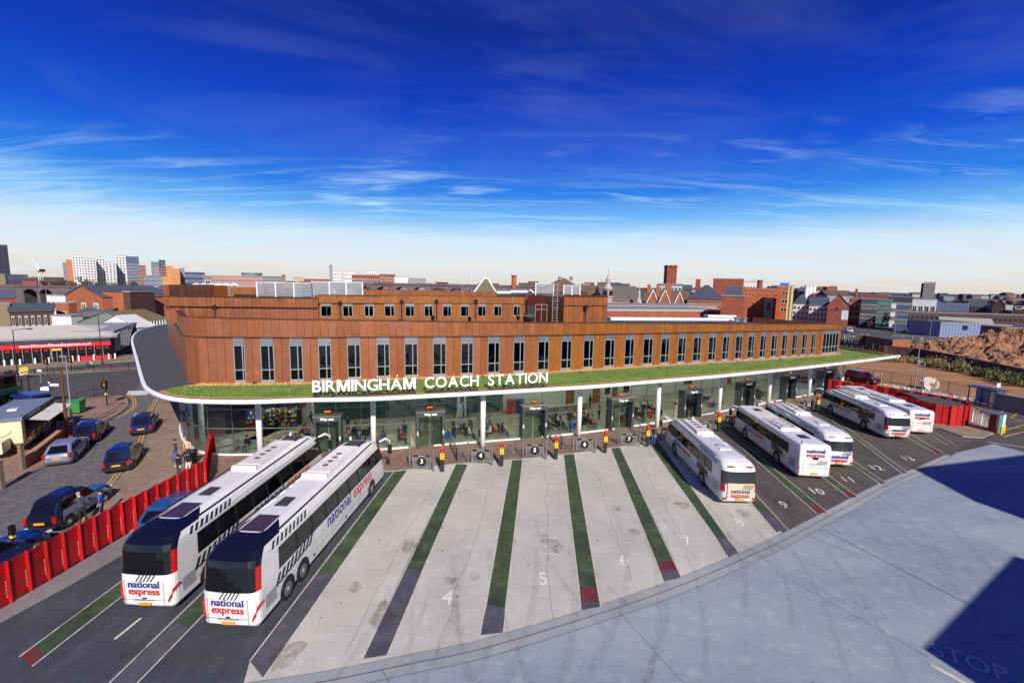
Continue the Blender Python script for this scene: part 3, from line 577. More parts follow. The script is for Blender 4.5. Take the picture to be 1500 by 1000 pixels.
# tufts breaking the edge of the sedum
tf = MB()
for _ in range(9000):
    i = random.choice(I[:-1]); u = random.random(); t = t0[i] + (t1[i] - t0[i]) * random.random(); p = Vector(mixp(i, t, 0)).lerp(Vector(mixp(i + 1, t, 0)), u); a = random.random() * 6.3; h = .03 + random.random() * .06
    dx, dy = cos(a) * .05, sin(a) * .05; tf.pts([(p.x - dx, p.y - dy, CZ1 + .08), (p.x + dx, p.y + dy, CZ1 + .08), (p.x + dy * .6, p.y - dx * .6, CZ1 + .09 + h)], [(0, 1, 2)])
o = tf.build('grass_tufts', mat('grass_blades', (118, 142, 58), .8, var=.35, vs_=2, kind='ground'), station, True); o['kind'] = 'stuff'
mb = MB(); I1 = [i for i in I if js[i] < 120]; I2 = [i for i in I if js[i] >= 119]
mb.strip([mixp(i, t1[i], CZ1 + .05) for i in I1], [mixp(i, .998, CZ1 + .05) for i in I1], 0); mb.strip([mixp(i, t1[i], CZ1 + .05) for i in I2], [mixp(i, .998, CZ1 + .05) for i in I2], 1)
mb.strip([mixp(i, 0.01, CZ1 + .05) for i in I], [mixp(i, t0[i], CZ1 + .05) for i in I], 0)
mb.build('gravel_border', [gravel, gravel_p], station, True)
st_ = MB()
for _ in range(5000):
    i = random.choice(I[:-1]); t = t1[i] + (.99 - t1[i]) * random.random(); p = Vector(mixp(i, t, 0)).lerp(Vector(mixp(i + 1, t, 0)), random.random()); r = .03 + random.random() * .04; a = random.random() * 6
    st_.pts([(p.x + r * cos(a + q), p.y + r * sin(a + q), CZ1 + .04) for q in (0, 2.1, 4.2)] + [(p.x, p.y, CZ1 + .06 + r)], [(0, 1, 3), (1, 2, 3), (2, 0, 3)], 0 if random.random() < .6 else 1)
o = st_.build('gravel_stones', [mat('pale_stone', (206, 164, 116), .9, var=.2), mat('rust_stone', (150, 100, 60), .9, var=.2)], station, True); o['kind'] = 'stuff'
so = MB(); so.strip([off(k, -.34, CZ0 + .004) for k in ks], [(b[0], b[1], CZ0 + .004) for b in B]); so.strip([off(k, -.34, CZ0 + .004) for k in range(kc + 1)], [(p.x, p.y, CZ0 + .004) for p in FKs]); so.build('soffit', mat('soffit_white', (200, 202, 200), .6, var=.04), station, True)
# restraint posts standing on the grass
for px_, py_ in ((255, 567), (423, 567), (612, 571), (901, 551), (1010, 541), (1090, 535), (1226, 521), (1266, 517)):
    p = G(px_, py_, CZ1 + .1); mb = MB(); mb.cyl((p.x, p.y), .03, CZ1 + .05, CZ1 + .4, 8); mb.cyl((p.x, p.y), .1, CZ1 + .05, CZ1 + .12, 10); mb.build('anchor_post', greym, station, True)
for px_, py_ in ((373, 561), (544, 558), (707, 551.5), (850, 545), (965, 538), (1080, 530), (1143, 526)):
    p = G(px_, py_, CZ1 + .1); mb = MB(); mb.cyl((p.x, p.y), .16, CZ1 + .04, CZ1 + .14, 12); mb.cyl((p.x, p.y), .1, CZ1 + .14, CZ1 + .18, 12); mb.build('roof_outlet', black, station, True)
# columns
cols = [(297, 650, 1), (381.5, 668, 0), (547.5, 661, 0), (707, 657.5, 0), (847.5, 641, 0), (962, 629, 0), (1052.5, 607.5, 0), (1125.3, 592.5, 0), (1184, 583.5, 0), (1232, 571, 0)]
for x, y, k in cols:
    p = G(x, y); mb = MB(); mb.tube([(p.x, p.y, 0), (p.x, p.y, .35), (p.x, p.y, .36), (p.x, p.y, CZ0)], [.12, .2, .22, .22], 20); mb.build('column', whitem, station, True, smooth=True)
for x, y in ((281, 640),):
    p = G(x, y); mb = MB(); mb.tube([(p.x, p.y, 0), (p.x, p.y, CZ0)], [.2, .2], 16); mb.build('column', mat('teal_grey_column', (150, 180, 176), .4, var=.03), station, True, smooth=True)
# ---------------- glass hall
gl_px = [(276, 611), (266, 622), (268, 642), (284, 660), (311, 667.5), (376, 667), (447, 665), (559, 659.7), (651, 652.5), (758, 644.4), (841, 636.6), (912, 627.5), (1000, 614), (1100, 595.5), (1180, 580), (1225, 571)]
GLn = Line(smoothline([G(x, y) for x, y in gl_px], 5)); npn = 46
def gp(d, o=0, z=0): p = GLn.at(d); n_ = GLn.nor(d); return Vector((p.x - n_.x * o, p.y - n_.y * o, z))
mull = MB(); trans = MB(); tran2 = MB(); HT_ = CZ0
doors_px = [(461, 503, 'a'), (607, 652, 'b'), (760, 800, 'c'), (888, 925, 'd'), (994, 1024, 'e'), (1077, 1101, 'f'), (1143, 1162, 'g'), (1196, 1216, 'h')]
def gs(px):
    lo, hi = GLn.L * .12, GLn.L
    for _ in range(40):
        m_ = (lo + hi) / 2; p = GLn.at(m_); q = _M @ np.array([p.x, p.y, 1.2 - CAM_H]); xx = 750 + FPX * q[0] / q[2]
        if xx < px: lo = m_
        else: hi = m_
    return (lo + hi) / 2
DS = [(gs(a + 2), gs(b - 2)) for a, b, _ in doors_px]
for k in range(npn):
    s0, s1 = GLn.L * k / npn, GLn.L * (k + 1) / npn; a, b = gp(s0), gp(s1)
    if k: mull.bar((a.x, a.y, .15), (a.x, a.y, HT_), .05, .05)
    mid = (s0 + s1) / 2
    for z0, z1 in ((.15, 2.3), (2.36, 3.9), (3.94, HT_ - .02)):
        if z0 < 1 and any(d0 - .1 < mid < d1 + .1 for d0, d1 in DS): continue
        pm = MB(); A = gp(s0 + .02), gp(s1 - .02); pm.pts([(A[0].x, A[0].y, z0), (A[1].x, A[1].y, z0), (A[1].x, A[1].y, z1), (A[0].x, A[0].y, z1)], [(0, 1, 2, 3)]); pm.build('glass_pane', glass_hall, station, True)
    trans.bar((a.x, a.y, 2.33), (b.x, b.y, 2.33), .12, .06); tran2.bar((a.x, a.y, 3.92), (b.x, b.y, 3.92), .03, .03)
    if not any(d0 < mid < d1 for d0, d1 in DS): A, B_ = gp(s0, .06), gp(s1, .06); sill = MB(); sill.bar((A.x, A.y, .12), (B_.x, B_.y, .12), .22, .16); sill.build('sill_section', whitem, station, True)
mull.build('mullions', greym, station, True); trans.build('transom', greym, station, True); tran2.build('transom', greym, station, True)
# hall floor, back wall, added glowing panels that brighten the hall
HD = 9.6
floor_m = mat('terrazzo_floor', (168, 160, 138), .35, var=.08, vs_=.6, kind='ground', tile=(1.2, 1.2, False), mortar=(140, 132, 112))
fl = MB(); n_ = 40; s_a = GLn.L * .1
fa = [gp(s_a + (GLn.L - s_a) * k / n_, -.02) for k in range(n_ + 1)]; fb = [gp(s_a + (GLn.L - s_a) * k / n_, -HD) for k in range(n_ + 1)]
fl.strip([(p.x, p.y, .115) for p in fa], [(p.x, p.y, .115) for p in fb]); fl.build('hall_floor', floor_m, station, True)
HB = Line(fb)
def hb(px, z=0, inset=0):   # point on the back wall seen at image column px
    lo, hi = 0, HB.L
    for _ in range(40):
        m_ = (lo + hi) / 2; p = HB.at(m_); q = _M @ np.array([p.x, p.y, z + .1 - CAM_H]); xx = 750 + FPX * q[0] / q[2]
        if xx < px: lo = m_
        else: hi = m_
    return lo
def bw(s_, o=0, z=0): p = HB.at(s_); n_ = HB.nor(s_); return Vector((p.x - n_.x * o, p.y - n_.y * o, z))
gglass = mat('green_back_glass', (38, 78, 72), .12, .0, var=.35, vs_=.7, coat=.4)
dkshop = mat('shop_interior', (54, 48, 44), .8, var=.3, vs_=2)
def bwall(px0, px1, m, z0=.12, z1=5.2, o=0., nm='back_wall', th=.15, segs=6):
    a, b = hb(px0), hb(px1); mb = MB()
    for k in range(segs):
        p, q = bw(a + (b - a) * k / segs, o), bw(a + (b - a) * (k + 1) / segs, o); mb.bar((p.x, p.y, (z0 + z1) / 2), (q.x, q.y, (z0 + z1) / 2), th, z1 - z0)
    return mb.build(nm, m, station, True)
bwall(250, 378, mat('hall_end_wall', (150, 146, 132), .7, var=.08)); bwall(378, 441, dkshop); bwall(441, 461, wallw); bwall(461, 735, gglass, segs=12); bwall(735, 1300, wallw, segs=16)
for px0, px1 in ((828, 840), (867, 878), (896, 903), (1064, 1070)): bwall(px0, px1, mat('brown_door', (150, 88, 44), .5, var=.08), .12, 2.3, .1, 'interior_door', .06, 1)
for px0, px1 in ((885, 892), (912, 920), (1000, 1012), (1115, 1122)): bwall(px0, px1, darkm, 1., 3.6, .1, 'notice_board', .05, 1)
bwall(924, 955, mat('blue_screen', (96, 140, 176), .2, var=.3, vs_=.8, emit=.25), 1.7, 3.5, .12, 'information_screen', .08, 1); bwall(992, 1003, mon, 2.2, 3.3, .3, 'hanging_screen', .1, 1)
bwall(444, 450, mat('red_poster', (180, 60, 50), .6, var=.4, vs_=3), 1.6, 2.9, .12, 'poster', .05, 1); bwall(451, 459, mat('pale_poster', (190, 190, 196), .6, var=.15), 1.2, 3.2, .12, 'poster', .05, 1)
bwall(668, 680, wallw, .12, 3.4, 1.0, 'poster_stand', .4, 1); bwall(671, 677, darkm, 1.6, 3., 1.24, 'poster', .04, 1)
for z_ in (1.6, 3.2): bwall(461, 735, greym, z_, z_ + .05, .1, 'glazing_rail', .05, 12)
for x_ in (500, 530, 560, 590, 625, 650, 700, 735): bwall(x_, x_ + 1, greym, .12, 5.1, .11, 'glazing_post', .05, 1)
bwall(408, 420, mat('blue_banner', (34, 56, 150), .6, var=.05), .9, 4.7, 1.6, 'shop_banner', .08, 1)
o_ = bw(hb(414), 1.72, 3.0); put('lettering', textmesh('S', 1.5, .02, .04, whitem, 'CENTER'), station, o_ - ST0, wallrot(HB.dir(hb(414))))
ceil = MB()  # rows of emissive panels under the soffit, added to lift the hall interior
for k in range(n_):
    for o_ in (-2.5, -5, -7.5):
        p = gp(s_a + (GLn.L - s_a) * (k + .5) / n_, o_); ceil = MB(); ceil.box(p.x - .6, p.x + .6, p.y - .15, p.y + .15, 5.05, 5.1); ceil.build('ceiling_light', mat('light_panel', (250, 245, 230), .5, var=0, emit=11), station, True)

# way out portals
wout = textmesh('Way out', .3, .01, .006, mat('sign_white', (240, 240, 240), .5, var=0, emit=.3), 'CENTER')
for di, ((s0, s1), _) in enumerate(zip(DS, doors_px)):
    a, b = gp(s0), gp(s1); t = (b - a).normalized(); wdt = (b - a).length; wdt = max(2.2, wdt); c = (a + b) / 2; rz = atan2(t.y, t.x)
    mb = MB(); hw = wdt / 2; mb.box(-hw, -hw + .22, -.6, .3, 0.1, 2.9); mb.box(hw - .22, hw, -.6, .3, 0.1, 2.9); mb.box(-hw, hw, -.6, .3, 2.9, 3.3)
    e = put('doorway', mb.mesh('doorway', mat('portal_grey', (72, 78, 80), .4, .2, var=.08)), station, c - ST0, rz)
    mb = MB(); mb.box(-hw - .05, hw + .05, -.65, .4, 3.302, 3.38); put('doorway_cap', mb.mesh('doorway_cap', mat('brown_cap', (120, 104, 92), .6, var=.1)), e)
    mb = MB(); mb.box(-hw + .23, -.04, -.1, -.07, .15, 2.88); mb.box(.04, hw - .23, -.1, -.07, .15, 2.88); put('sliding_door', mb.mesh('sliding_door', glassmat('door_glass', (190, 206, 200), .05)), e)
    mb = MB(); mb.box(-hw + .23, hw - .23, -.11, -.06, 2.3, 2.45); put('door_header', mb.mesh('door_header', black), e)
    put('lettering', wout, e, (0, -.615, 2.98), (pi / 2, 0, 0)); 
    for sx in (-1, 1):
        mb = MB(); mb.box(sx * (hw - .12) - .06, sx * (hw - .12) + .06, -.62, -.602, 1.3, 1.65); put('door_notice', mb.mesh('door_notice', wallw), e)
    mb = MB(); mb.cyl((0, -.2), .03, 3.43, 3.6, 8); mb.box(-.3, .3, -.26, -.2, 3.6, 3.8); put('display_board', mb.mesh('display_board', black), e)
    mb = MB(); mb.box(-.25, .25, -.275, -.262, 3.64, 3.76); put('display_text', mb.mesh('display_text', mat('orange_led', (255, 90, 30), .5, var=0, emit=1.5)), e)
# ------------------------------------------------------------------ upper storeys and roof plant
class Off:   # a line parallel to the facade
    def __init__(s, o): s.o = o; s.L = FL.L
    def at(s, d): return fr(d, s.o)
def solve(line, px, z, a=0, b=None):
    lo, hi = a, line.L if b is None else b
    for _ in range(40):
        m_ = (lo + hi) / 2; p = line.at(m_); q = _M @ np.array([p.x, p.y, z - CAM_H]); xx = 750 + FPX * q[0] / q[2]
        if xx < px: lo = m_
        else: hi = m_
    return (lo + hi) / 2
def pix(p): q = _M @ np.array([p[0], p[1], p[2] - CAM_H]); return 750 + FPX * q[0] / q[2], 500 + FPX * q[1] / q[2]
def panelrow(name, A, B, z0, z1, n, m, th=.12, parent=station, alt=.012):
    A = Vector((A.x, A.y, 0)); B = Vector((B.x, B.y, 0)); d = (B - A).normalized(); q = Vector((-d.y, d.x, 0)); n = max(1, n)
    for k in range(n):
        a = A.lerp(B, k / n) + d * .012; b = A.lerp(B, (k + 1) / n) - d * .012; mb = MB(); sh = q * alt * (k % 2); z = (z0 + z1) / 2
        mb.bar((a + sh).to_tuple()[:2] + (z,), (b + sh).to_tuple()[:2] + (z,), th, z1 - z0); mb.build(name, m() if callable(m) else m, parent, True)
o2 = Off(-9.); z2d = 9.6
pk = lambda *c: (lambda: random.choice(c))
def up(px, py, line=o2): # world point on the offset facade line seen at px,py
    s_ = solve(line, px, 11); p = line.at(s_); p2 = Vector((p.x, p.y, 0)); d = ray(px, py); return Vector((p.x, p.y, CAM_H + d[2] * (p.y / d[1])))
# extend left beyond facade start
e0 = o2.at(0); e1 = o2.at(1.); dv = (e0 - e1).normalized()
def leftpt(px, py):
    best = min((abs(pix(e0 + dv * t * .25 + Vector((0, 0, 11.5)))[0] - px), t) for t in range(0, 120))[1]; p = e0 + dv * best * .25; d = ray(px, py); return Vector((p.x, p.y, CAM_H + d[2] * (p.y / d[1])))
q0 = leftpt(243, 437); q1 = up(466, 437); 
ztop2 = q1.z; zb = up(466, 450).z
a = Vector((q0.x, q0.y, 0)); b = Vector((q1.x, q1.y, 0)); nfr = (b - a).normalized(); nfr = Vector((nfr.y, -nfr.x, 0))
panelrow('upper_band_panel', a + nfr * .1, b + nfr * .1, zb, ztop2, 34, pk(copper_b, copper, copper))
panelrow('upper_wall_panel', a, b, 9.9, zb - .07, 34, pk(copper_b, copper_b, copper))
mb = MB(); mb.bar((a + nfr * .14).to_tuple()[:2] + (zb - .035,), (b + nfr * .14).to_tuple()[:2] + (zb - .035,), .3, .06); mb.bar(a.to_tuple()[:2] + (ztop2 + .04,), b.to_tuple()[:2] + (ztop2 + .04,), .5, .06); mb.build('upper_trim', copper_d, station, True)
# return and recessed range with windows
o3 = Off(-10.); c0 = o3.at(solve(o3, 467, 11)); c1_ = o3.at(solve(o3, 772, 11)); s3a, s3b = solve(o3, 467, 11), solve(o3, 772, 11)
zt3 = up(620, 434, o3).z; zl3 = up(620, 445, o3).z; zg3 = up(620, 448, o3).z; zs3 = up(620, 463.5, o3).z
def plate3(mb, s0, s1, z0, z1, off=0., th=.08, ln=o3, mi=0):
    a, b = fr(s0, ln.o + off), fr(s1, ln.o + off); c, d = fr(s1, ln.o + off - th), fr(s0, ln.o + off - th); mb.pts([(p.x, p.y, z) for z in (z0, z1) for p in (a, b, c, d)], [(3, 2, 1, 0), (4, 5, 6, 7), (0, 1, 5, 4), (1, 2, 6, 5), (2, 3, 7, 6), (3, 0, 4, 7)], mi)
w3 = [(470, 486), (502, 517), (533.7, 548), (563, 578), (593.4, 606.8), (621.4, 634), (648.5, 661), (674.6, 686.6), (700, 711.8), (723.5, 734.7), (752, 762)]
w3s = [(solve(o3, a, 11), solve(o3, b, 11)) for a, b in w3]
ed = [s3a] + [x for p in w3s for x in p] + [s3b]
for i in range(0, len(ed), 2):
    a_, b_ = ed[i], ed[i + 1]; n_ = max(1, round((b_ - a_) / .65))
    for k in range(n_):
        mb = MB(); plate3(mb, a_ + (b_ - a_) * k / n_ + .012, a_ + (b_ - a_) * (k + 1) / n_ - .012, 9., zl3, .012 * (k % 2)); mb.build('upper_wall_panel', random.choice((copper_c, copper)), station, True)
for k in range(44):
    mb = MB(); s0, s1 = s3a + (s3b - s3a) * k / 44 + .01, s3a + (s3b - s3a) * (k + 1) / 44 - .01; plate3(mb, s0, s1, zl3 + .06, zt3, .1 + .012 * (k % 2)); mb.build('upper_band_panel', random.choice((copper_c, copper, copper_c)), station, True)
mb = MB(); plate3(mb, s3a, s3b, zl3 - .0, zl3 + .058, .14, .3); plate3(mb, s3a, s3b, zt3 + .002, zt3 + .07, .16, .4); mb.build('upper_trim', copper_d, station, True)
for a_, b_ in w3s:
    fm = MB(); plate3(fm, a_, a_ + .06, zs3, zg3, .0, .12); plate3(fm, b_ - .06, b_, zs3, zg3, .0, .12); plate3(fm, a_ + .06, b_ - .06, zs3, zs3 + .06, 0, .12); plate3(fm, a_ + .06, b_ - .06, zg3 - .06, zg3, 0, .12); m_ = a_ + (b_ - a_) * .6; plate3(fm, m_ - .03, m_ + .03, zs3 + .06, zg3 - .06, 0, .1); wn = fm.build('window', framem, station, True)
    pm = MB(); plate3(pm, a_ + .06, m_ - .03, zs3 + .06, zg3 - .06, -.05, .02); pm.build('pane', glass_win, wn, True); pm = MB(); plate3(pm, m_ + .03, b_ - .06, zs3 + .06, zg3 - .06, -.05, .02); pm.build('pane', glass_win, wn, True)
    pm = MB(); plate3(pm, a_ + .01, b_ - .01, zg3 + .01, zl3 - .01, .02, .1); pm.build('louvre', silver, wn, True)
    pm = MB(); plate3(pm, a_ + .01, b_ - .01, 8.9, zs3 - .005, .006, .1); pm.build('upper_wall_panel', copper_c, station, True)
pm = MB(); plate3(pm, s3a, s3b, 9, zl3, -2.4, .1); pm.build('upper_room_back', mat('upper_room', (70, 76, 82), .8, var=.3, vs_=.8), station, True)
mb = MB(); p, q = fr(s3a, -10.05), fr(s3a, -8.9); mb.bar((p.x, p.y, (9 + zt3) / 2), (q.x, q.y, (9 + zt3) / 2), .1, zt3 - 9); mb.build('return_wall', copper_b, station, True)
# flat roofs of the upper storey
mb = MB(); rows = [fr(s3a + (s3b - s3a) * k / 10, -10.1) for k in range(11)]; rb = [fr(s3a + (s3b - s3a) * k / 10, -22) for k in range(11)]
mb.strip([(p.x, p.y, zt3 - .35) for p in rows], [(p.x, p.y, zt3 - .35) for p in rb]); bk = Vector((nfr.x, nfr.y, 0)) * -11
mb.poly([(p.x, p.y, ztop2 - .5) for p in (a, b, b + bk, a + bk)]); mb.build('upper_roof', memb, station, True)
# plant enclosure: corner post, side wall, rear wall
A0 = leftpt(241.5, 417); A1 = leftpt(250, 417); zE = A0.z
panelrow('enclosure_panel', Vector((A0.x, A0.y, 0)) + nfr * .12, Vector((A1.x, A1.y, 0)) + nfr * .12, ztop2 - 1.2, zE, 2, copper)
Bk = Vector((A0.x, A0.y, 0)) - nfr * 10; panelrow('enclosure_panel', Vector((A0.x, A0.y, 0)), Bk, ztop2 - 1.2, zE, 14, copper)
far = Bk + (b - a).normalized() * 12
mid = AT(333, 423, Bk.y + 2); panelrow('enclosure_panel', Vector((Bk.x, Bk.y, 0)), Vector((mid.x, mid.y, 0)), ztop2 - .6, zE - .1, 20, copper_c)
m2 = AT(376, 425, Bk.y + 3); panelrow('enclosure_panel', Vector((mid.x, mid.y, 0)), Vector((m2.x, m2.y, 0)), ztop2 - .6, zE - .35, 10, copper_c)
mb = MB(); g0_, g1_ = AT(344, 431, 56), AT(376, 432, 56); mb.box(g0_.x, g1_.x, 55.8, 56, ztop2 - .4, g0_.z); mb.build('plant_grille', darkm, station, True)
p_ = AT(337, 422, 56); mb = MB(); mb.box(p_.x - .12, p_.x + .12, 55.9, 56.1, ztop2 - .4, p_.z); mb.build('plant_post', silver, station, True)
# silver louvred plant screens
def screen(x0, x1, y0, y1, Y0, Y1, n, name='plant_screen'):
    P, Q = AT(x0, y0, Y0), AT(x1, y0, Y1); zt = (P.z + Q.z) / 2; zb_ = AT((x0 + x1) / 2, y1, (Y0 + Y1) / 2).z
    for k in range(n):
        A = P.lerp(Q, k / n); B = P.lerp(Q, (k + 1) / n); d = (B - A).normalized(); mb = MB()
        nl = 9
        for j in range(nl):
            z = zb_ + (zt - zb_) * (j + .5) / nl; mb.bar((A.x, A.y, z), (B.x, B.y, z), .03, (zt - zb_) / nl * .8)
        o = mb.build(name, silver, station, True)
        mb = MB(); mb.bar((A.x, A.y, zb_ - .5), (A.x, A.y, zt + .05), .12)
        if k == n - 1: mb.bar((B.x, B.y, zb_ - .5), (B.x, B.y, zt + .05), .12)
        mb.bar((A.x, A.y, zt), (B.x, B.y, zt), .06); mb.build('screen_frame', whitem, o, True)
screen(376, 457, 414, 434, 55, 56, 3); screen(457, 531, 413, 433, 56, 58, 3)
screen(785, 811, 415, 430, 58, 58, 1); screen(826, 850, 418, 431, 62, 62, 2)
# rear parapets beyond
for x0, x1, y0, y1, Y in ((531, 728, 425, 434, 64), (531, 640, 424, 429, 70)):
    P, Q = AT(x0, y0, Y), AT(x1, y0 + 2, Y + 8); panelrow('rear_parapet_panel', Vector((P.x, P.y, 0)), Vector((Q.x, Q.y, 0)), 10.5, P.z, 24, copper)
# red brick coloured return, ladder, rails, ducts, block
o4 = Off(-6.); 
B0, B1 = AT(773, 432, 57), AT(828, 434, 53); panelrow('side_wall_panel', Vector((B0.x, B0.y, 0)), Vector((B1.x, B1.y, 0)), 9., (B0.z + B1.z) / 2, 12, mat('red_copper', (116, 58, 46), .45, .4, var=.15))
mb = MB(); p = AT(779, 446, 56.3); mb.box(p.x - .5, p.x + .5, 56.1, 56.25, 10.4, 11.9); mb.build('plant_door', darkm, station, True)
C0, C1 = AT(826, 433, 50.5), AT(890, 434, 52.5); zc = (C0.z + C1.z) / 2; zc2 = zc - 14 / 680 * 51.5
for nm, z0, z1, o_ in (('block_band_panel', zc2 + .04, zc, .08), ('block_wall_panel', 8.5, zc2 - .04, 0.)):
    panelrow(nm, Vector((C0.x, C0.y - o_, 0)), Vector((C1.x, C1.y - o_, 0)), z0, z1, 9, copper)
mb = MB(); dd = Vector((C1.x - C0.x, C1.y - C0.y, 0)).normalized(); bkk = Vector((-dd.y, dd.x, 0)) * 7; CC0 = Vector((C0.x, C0.y, 0)); CC1 = Vector((C1.x, C1.y, 0))
mb.prism([(CC0 + dd * .05 + bkk * .02)[:2], (CC1 - dd * .05 + bkk * .02)[:2], (CC1 + bkk - dd * .05)[:2], (CC0 + bkk + dd * .05)[:2]], 8.5, zc - .1); mb.build('stair_block', copper, station, True)
mb = MB(); mb.bar((C0.x, C0.y - .1, zc + .04), (C1.x, C1.y - .1, zc + .04), .4, .07); mb.bar((C0.x, C0.y - .06, zc2), (C1.x, C1.y - .06, zc2), .2, .07); mb.build('block_trim', copper_d, station, True)
lad = MB(); p = AT(812, 463, 51); zt_ = AT(812, 415, 51).z; x0, x1 = AT(809, 463, 51).x, AT(816, 463, 51).x
for x in (x0, x1): lad.bar((x, 51, 9.5), (x, 51, zt_), .06)
z = 9.7
while z < zt_: lad.bar((x0, 51, z), (x1, 51, z), .03); z += .3
for z in (12., 12.8, 13.6, zt_):
    lad.tube([(x0 + (x1 - x0) / 2 + .45 * cos(t), 51 - .45 + .45 * sin(t) * -1 if 0 else 51 - .75 * abs(sin(t)), z) for t in [pi * i / 8 for i in range(9)]], .025, 5)
lad.build('cage_ladder', silver, station, True)
rl = MB()
for x_ in (784, 793, 801):
    q = AT(x_, 463, 50.5); rl.bar((q.x, 50.5, 9.5), (q.x, 50.5, AT(x_, 446, 50.5).z), .05)
for y_ in (446, 453): rl.bar(AT(784, y_, 50.5), AT(801, y_, 50.5), .05)
rl.bar(AT(750, 462, 50.5), AT(784, 462, 50.5), .05); rl.build('roof_handrail', silver, station, True)
du = MB(); 
for x0, x1, y_ in ((728, 748, 429), (748, 772, 428)): du.tube([AT(x0, y_, 60), AT(x1, y_, 60)], .4, 12)
du.tube([AT(772, 428, 60), AT(777, 425.5, 60), AT(781, 429, 60), AT(781, 432, 60)], .22, 8); du.box(AT(728, 430, 61).x, AT(770, 430, 61).x, 60.6, 62, 11.8, AT(745, 430, 61).z); du.build('air_ducts', silver, station, True)
for x, y0, y1, Y in ((315.5, 446, 469, 44), (498.5, 440.5, 463, 47), (588.5, 438.5, 462, 49.5), (639.5, 438, 462, 51), (697, 438, 462, 52), (770.5, 438.5, 462, 54.5), (858, 446, 469, 51)):
    p = AT(x, y1, Y); zt_ = AT(x, y0, Y).z; mb = MB(); mb.cyl((p.x, Y), .06, 9.0, zt_ - .3, 8); mb.cyl((p.x, Y), .2, zt_ - .5, zt_ - .22, 10); mb.cyl((p.x, Y), .26, zt_ - .22, zt_ - .16, 10); mb.cyl((p.x, Y), .1, zt_ - .16, zt_, 8); mb.build('roof_vent_cowl', black, station, True)
# long rooflight and small vents on the right half of the roof
def roofz(p): return 9.0
r0, r1 = AT(891, 466.5, 62), AT(1073, 467.5, 68); mb = MB(); mb.bar((r0.x, r0.y, r0.z), (r1.x, r1.y, r1.z), 1.4, .35); mb.build('rooflight', whitem, station, True)
r0, r1 = AT(1034, 462.5, 70), AT(1075, 463, 71); mb = MB(); mb.bar(r0, r1, 1.2, .3); mb.build('rooflight', whitem, station, True)
for x, y in ((1079, 465), (1090, 466)):
    p = AT(x, y + 3, 66); mb = MB(); mb.cyl((p.x, p.y), .35, p.z - .3, p.z + .25, 12); mb.cyl((p.x, p.y), .5, p.z + .25, p.z + .35, 12); mb.build('roof_vent', silver, station, True)
# raised roof edge lines
# ------------------------------------------------------------------ letters of the station sign
sgm = mat('sign_letter_white', (236, 236, 236), .4, var=0)
sp0 = G(458, 580, 5.75); sign = thing('station_sign', 'large white letters reading BIRMINGHAM COACH STATION standing on the grass roof edge', 'sign', sp0)
def glyphM(sz=1.28, m=None, e=.07):   # upright M drawn as one solid outline
    k = sz / 1.28; w_, h, s_ = .98 * k, .915 * k, .19 * k; P = [(0, 0), (s_, 0), (s_, h * .66), (w_ / 2 - s_ * .42, 0), (w_ / 2 + s_ * .42, 0), (w_ - s_, h * .66), (w_ - s_, 0), (w_, 0), (w_, h), (w_ - s_ * 1.35, h), (w_ / 2, h * .36), (s_ * 1.35, h), (0, h)]
    key = ('M', sz); 
    if key in _TX: return _TX[key]
    n = len(P); mb = MB(); mb.pts([(x, y, z) for z in (-e, e) for x, y in P], [tuple(range(n))[::-1], tuple(range(n, 2 * n))] + [(i, (i + 1) % n, n + (i + 1) % n, n + i) for i in range(n)]); _TX[key] = mb.mesh('lettering', m or sgm); return _TX[key]
ybase = min(v.co.y for v in textmesh('I', 1.28, .07, .02, sgm).vertices)
SL = Line(smoothline([G(452, 581, CZ1 + .1), G(545, 578, CZ1 + .1), G(634, 574, CZ1 + .1), G(720, 570, CZ1 + .1), G(812, 565, CZ1 + .1)], 6))
for word, xa, xb in (('BIRMINGHAM', 458, 609), ('COACH', 622, 701), ('STATION', 715, 802)):
    sa, sb = solve(SL, xa, 6), solve(SL, xb, 6); ms = [glyphM() if c == 'M' else textmesh(c, 1.28, .05, .014, sgm) for c in word]
    bb = [(min(v.co.x for v in m_.vertices), max(v.co.x for v in m_.vertices)) for m_ in ms]; tot = sum(b_ - a_ for a_, b_ in bb); sx = min(1.0, (sb - sa) / (tot * 1.12)); gap = ((sb - sa) - tot * sx) / (len(word) - 1); s_ = sa
    for m_, (xa_, xb_) in zip(ms, bb):
        wd = (xb_ - xa_) * sx; p = SL.at(s_ + wd / 2); d = (SL.at(s_ + wd) - SL.at(s_)).normalized(); p = SL.at(s_) - d * xa_ * sx
        put('letter', m_, sign, (p.x - sp0.x, p.y - sp0.y, CZ1 + .22 - sp0.z + (ybase if m_.name.startswith('lettering') and m_ is _TX.get(('M', 1.28)) else 0)), wallrot(d), (sx, 1, 1)); s_ += wd + gap
    mb = MB(); mb.bar((SL.at(sa).x, SL.at(sa).y, CZ1 + .17), (SL.at((sa + sb) / 2).x, SL.at((sa + sb) / 2).y, CZ1 + .17), .1, .06); mb.bar((SL.at((sa + sb) / 2).x, SL.at((sa + sb) / 2).y, CZ1 + .17), (SL.at(sb).x, SL.at(sb).y, CZ1 + .17), .1, .06)
    k = 0
    while sa + k < sb:
        p = SL.at(sa + k + .2); mb.box(p.x - .03, p.x + .03, p.y - .03, p.y + .35, CZ1 + .02, CZ1 + .17); k += 1.2
    mb.build('sign_rail', darkm, sign, True)
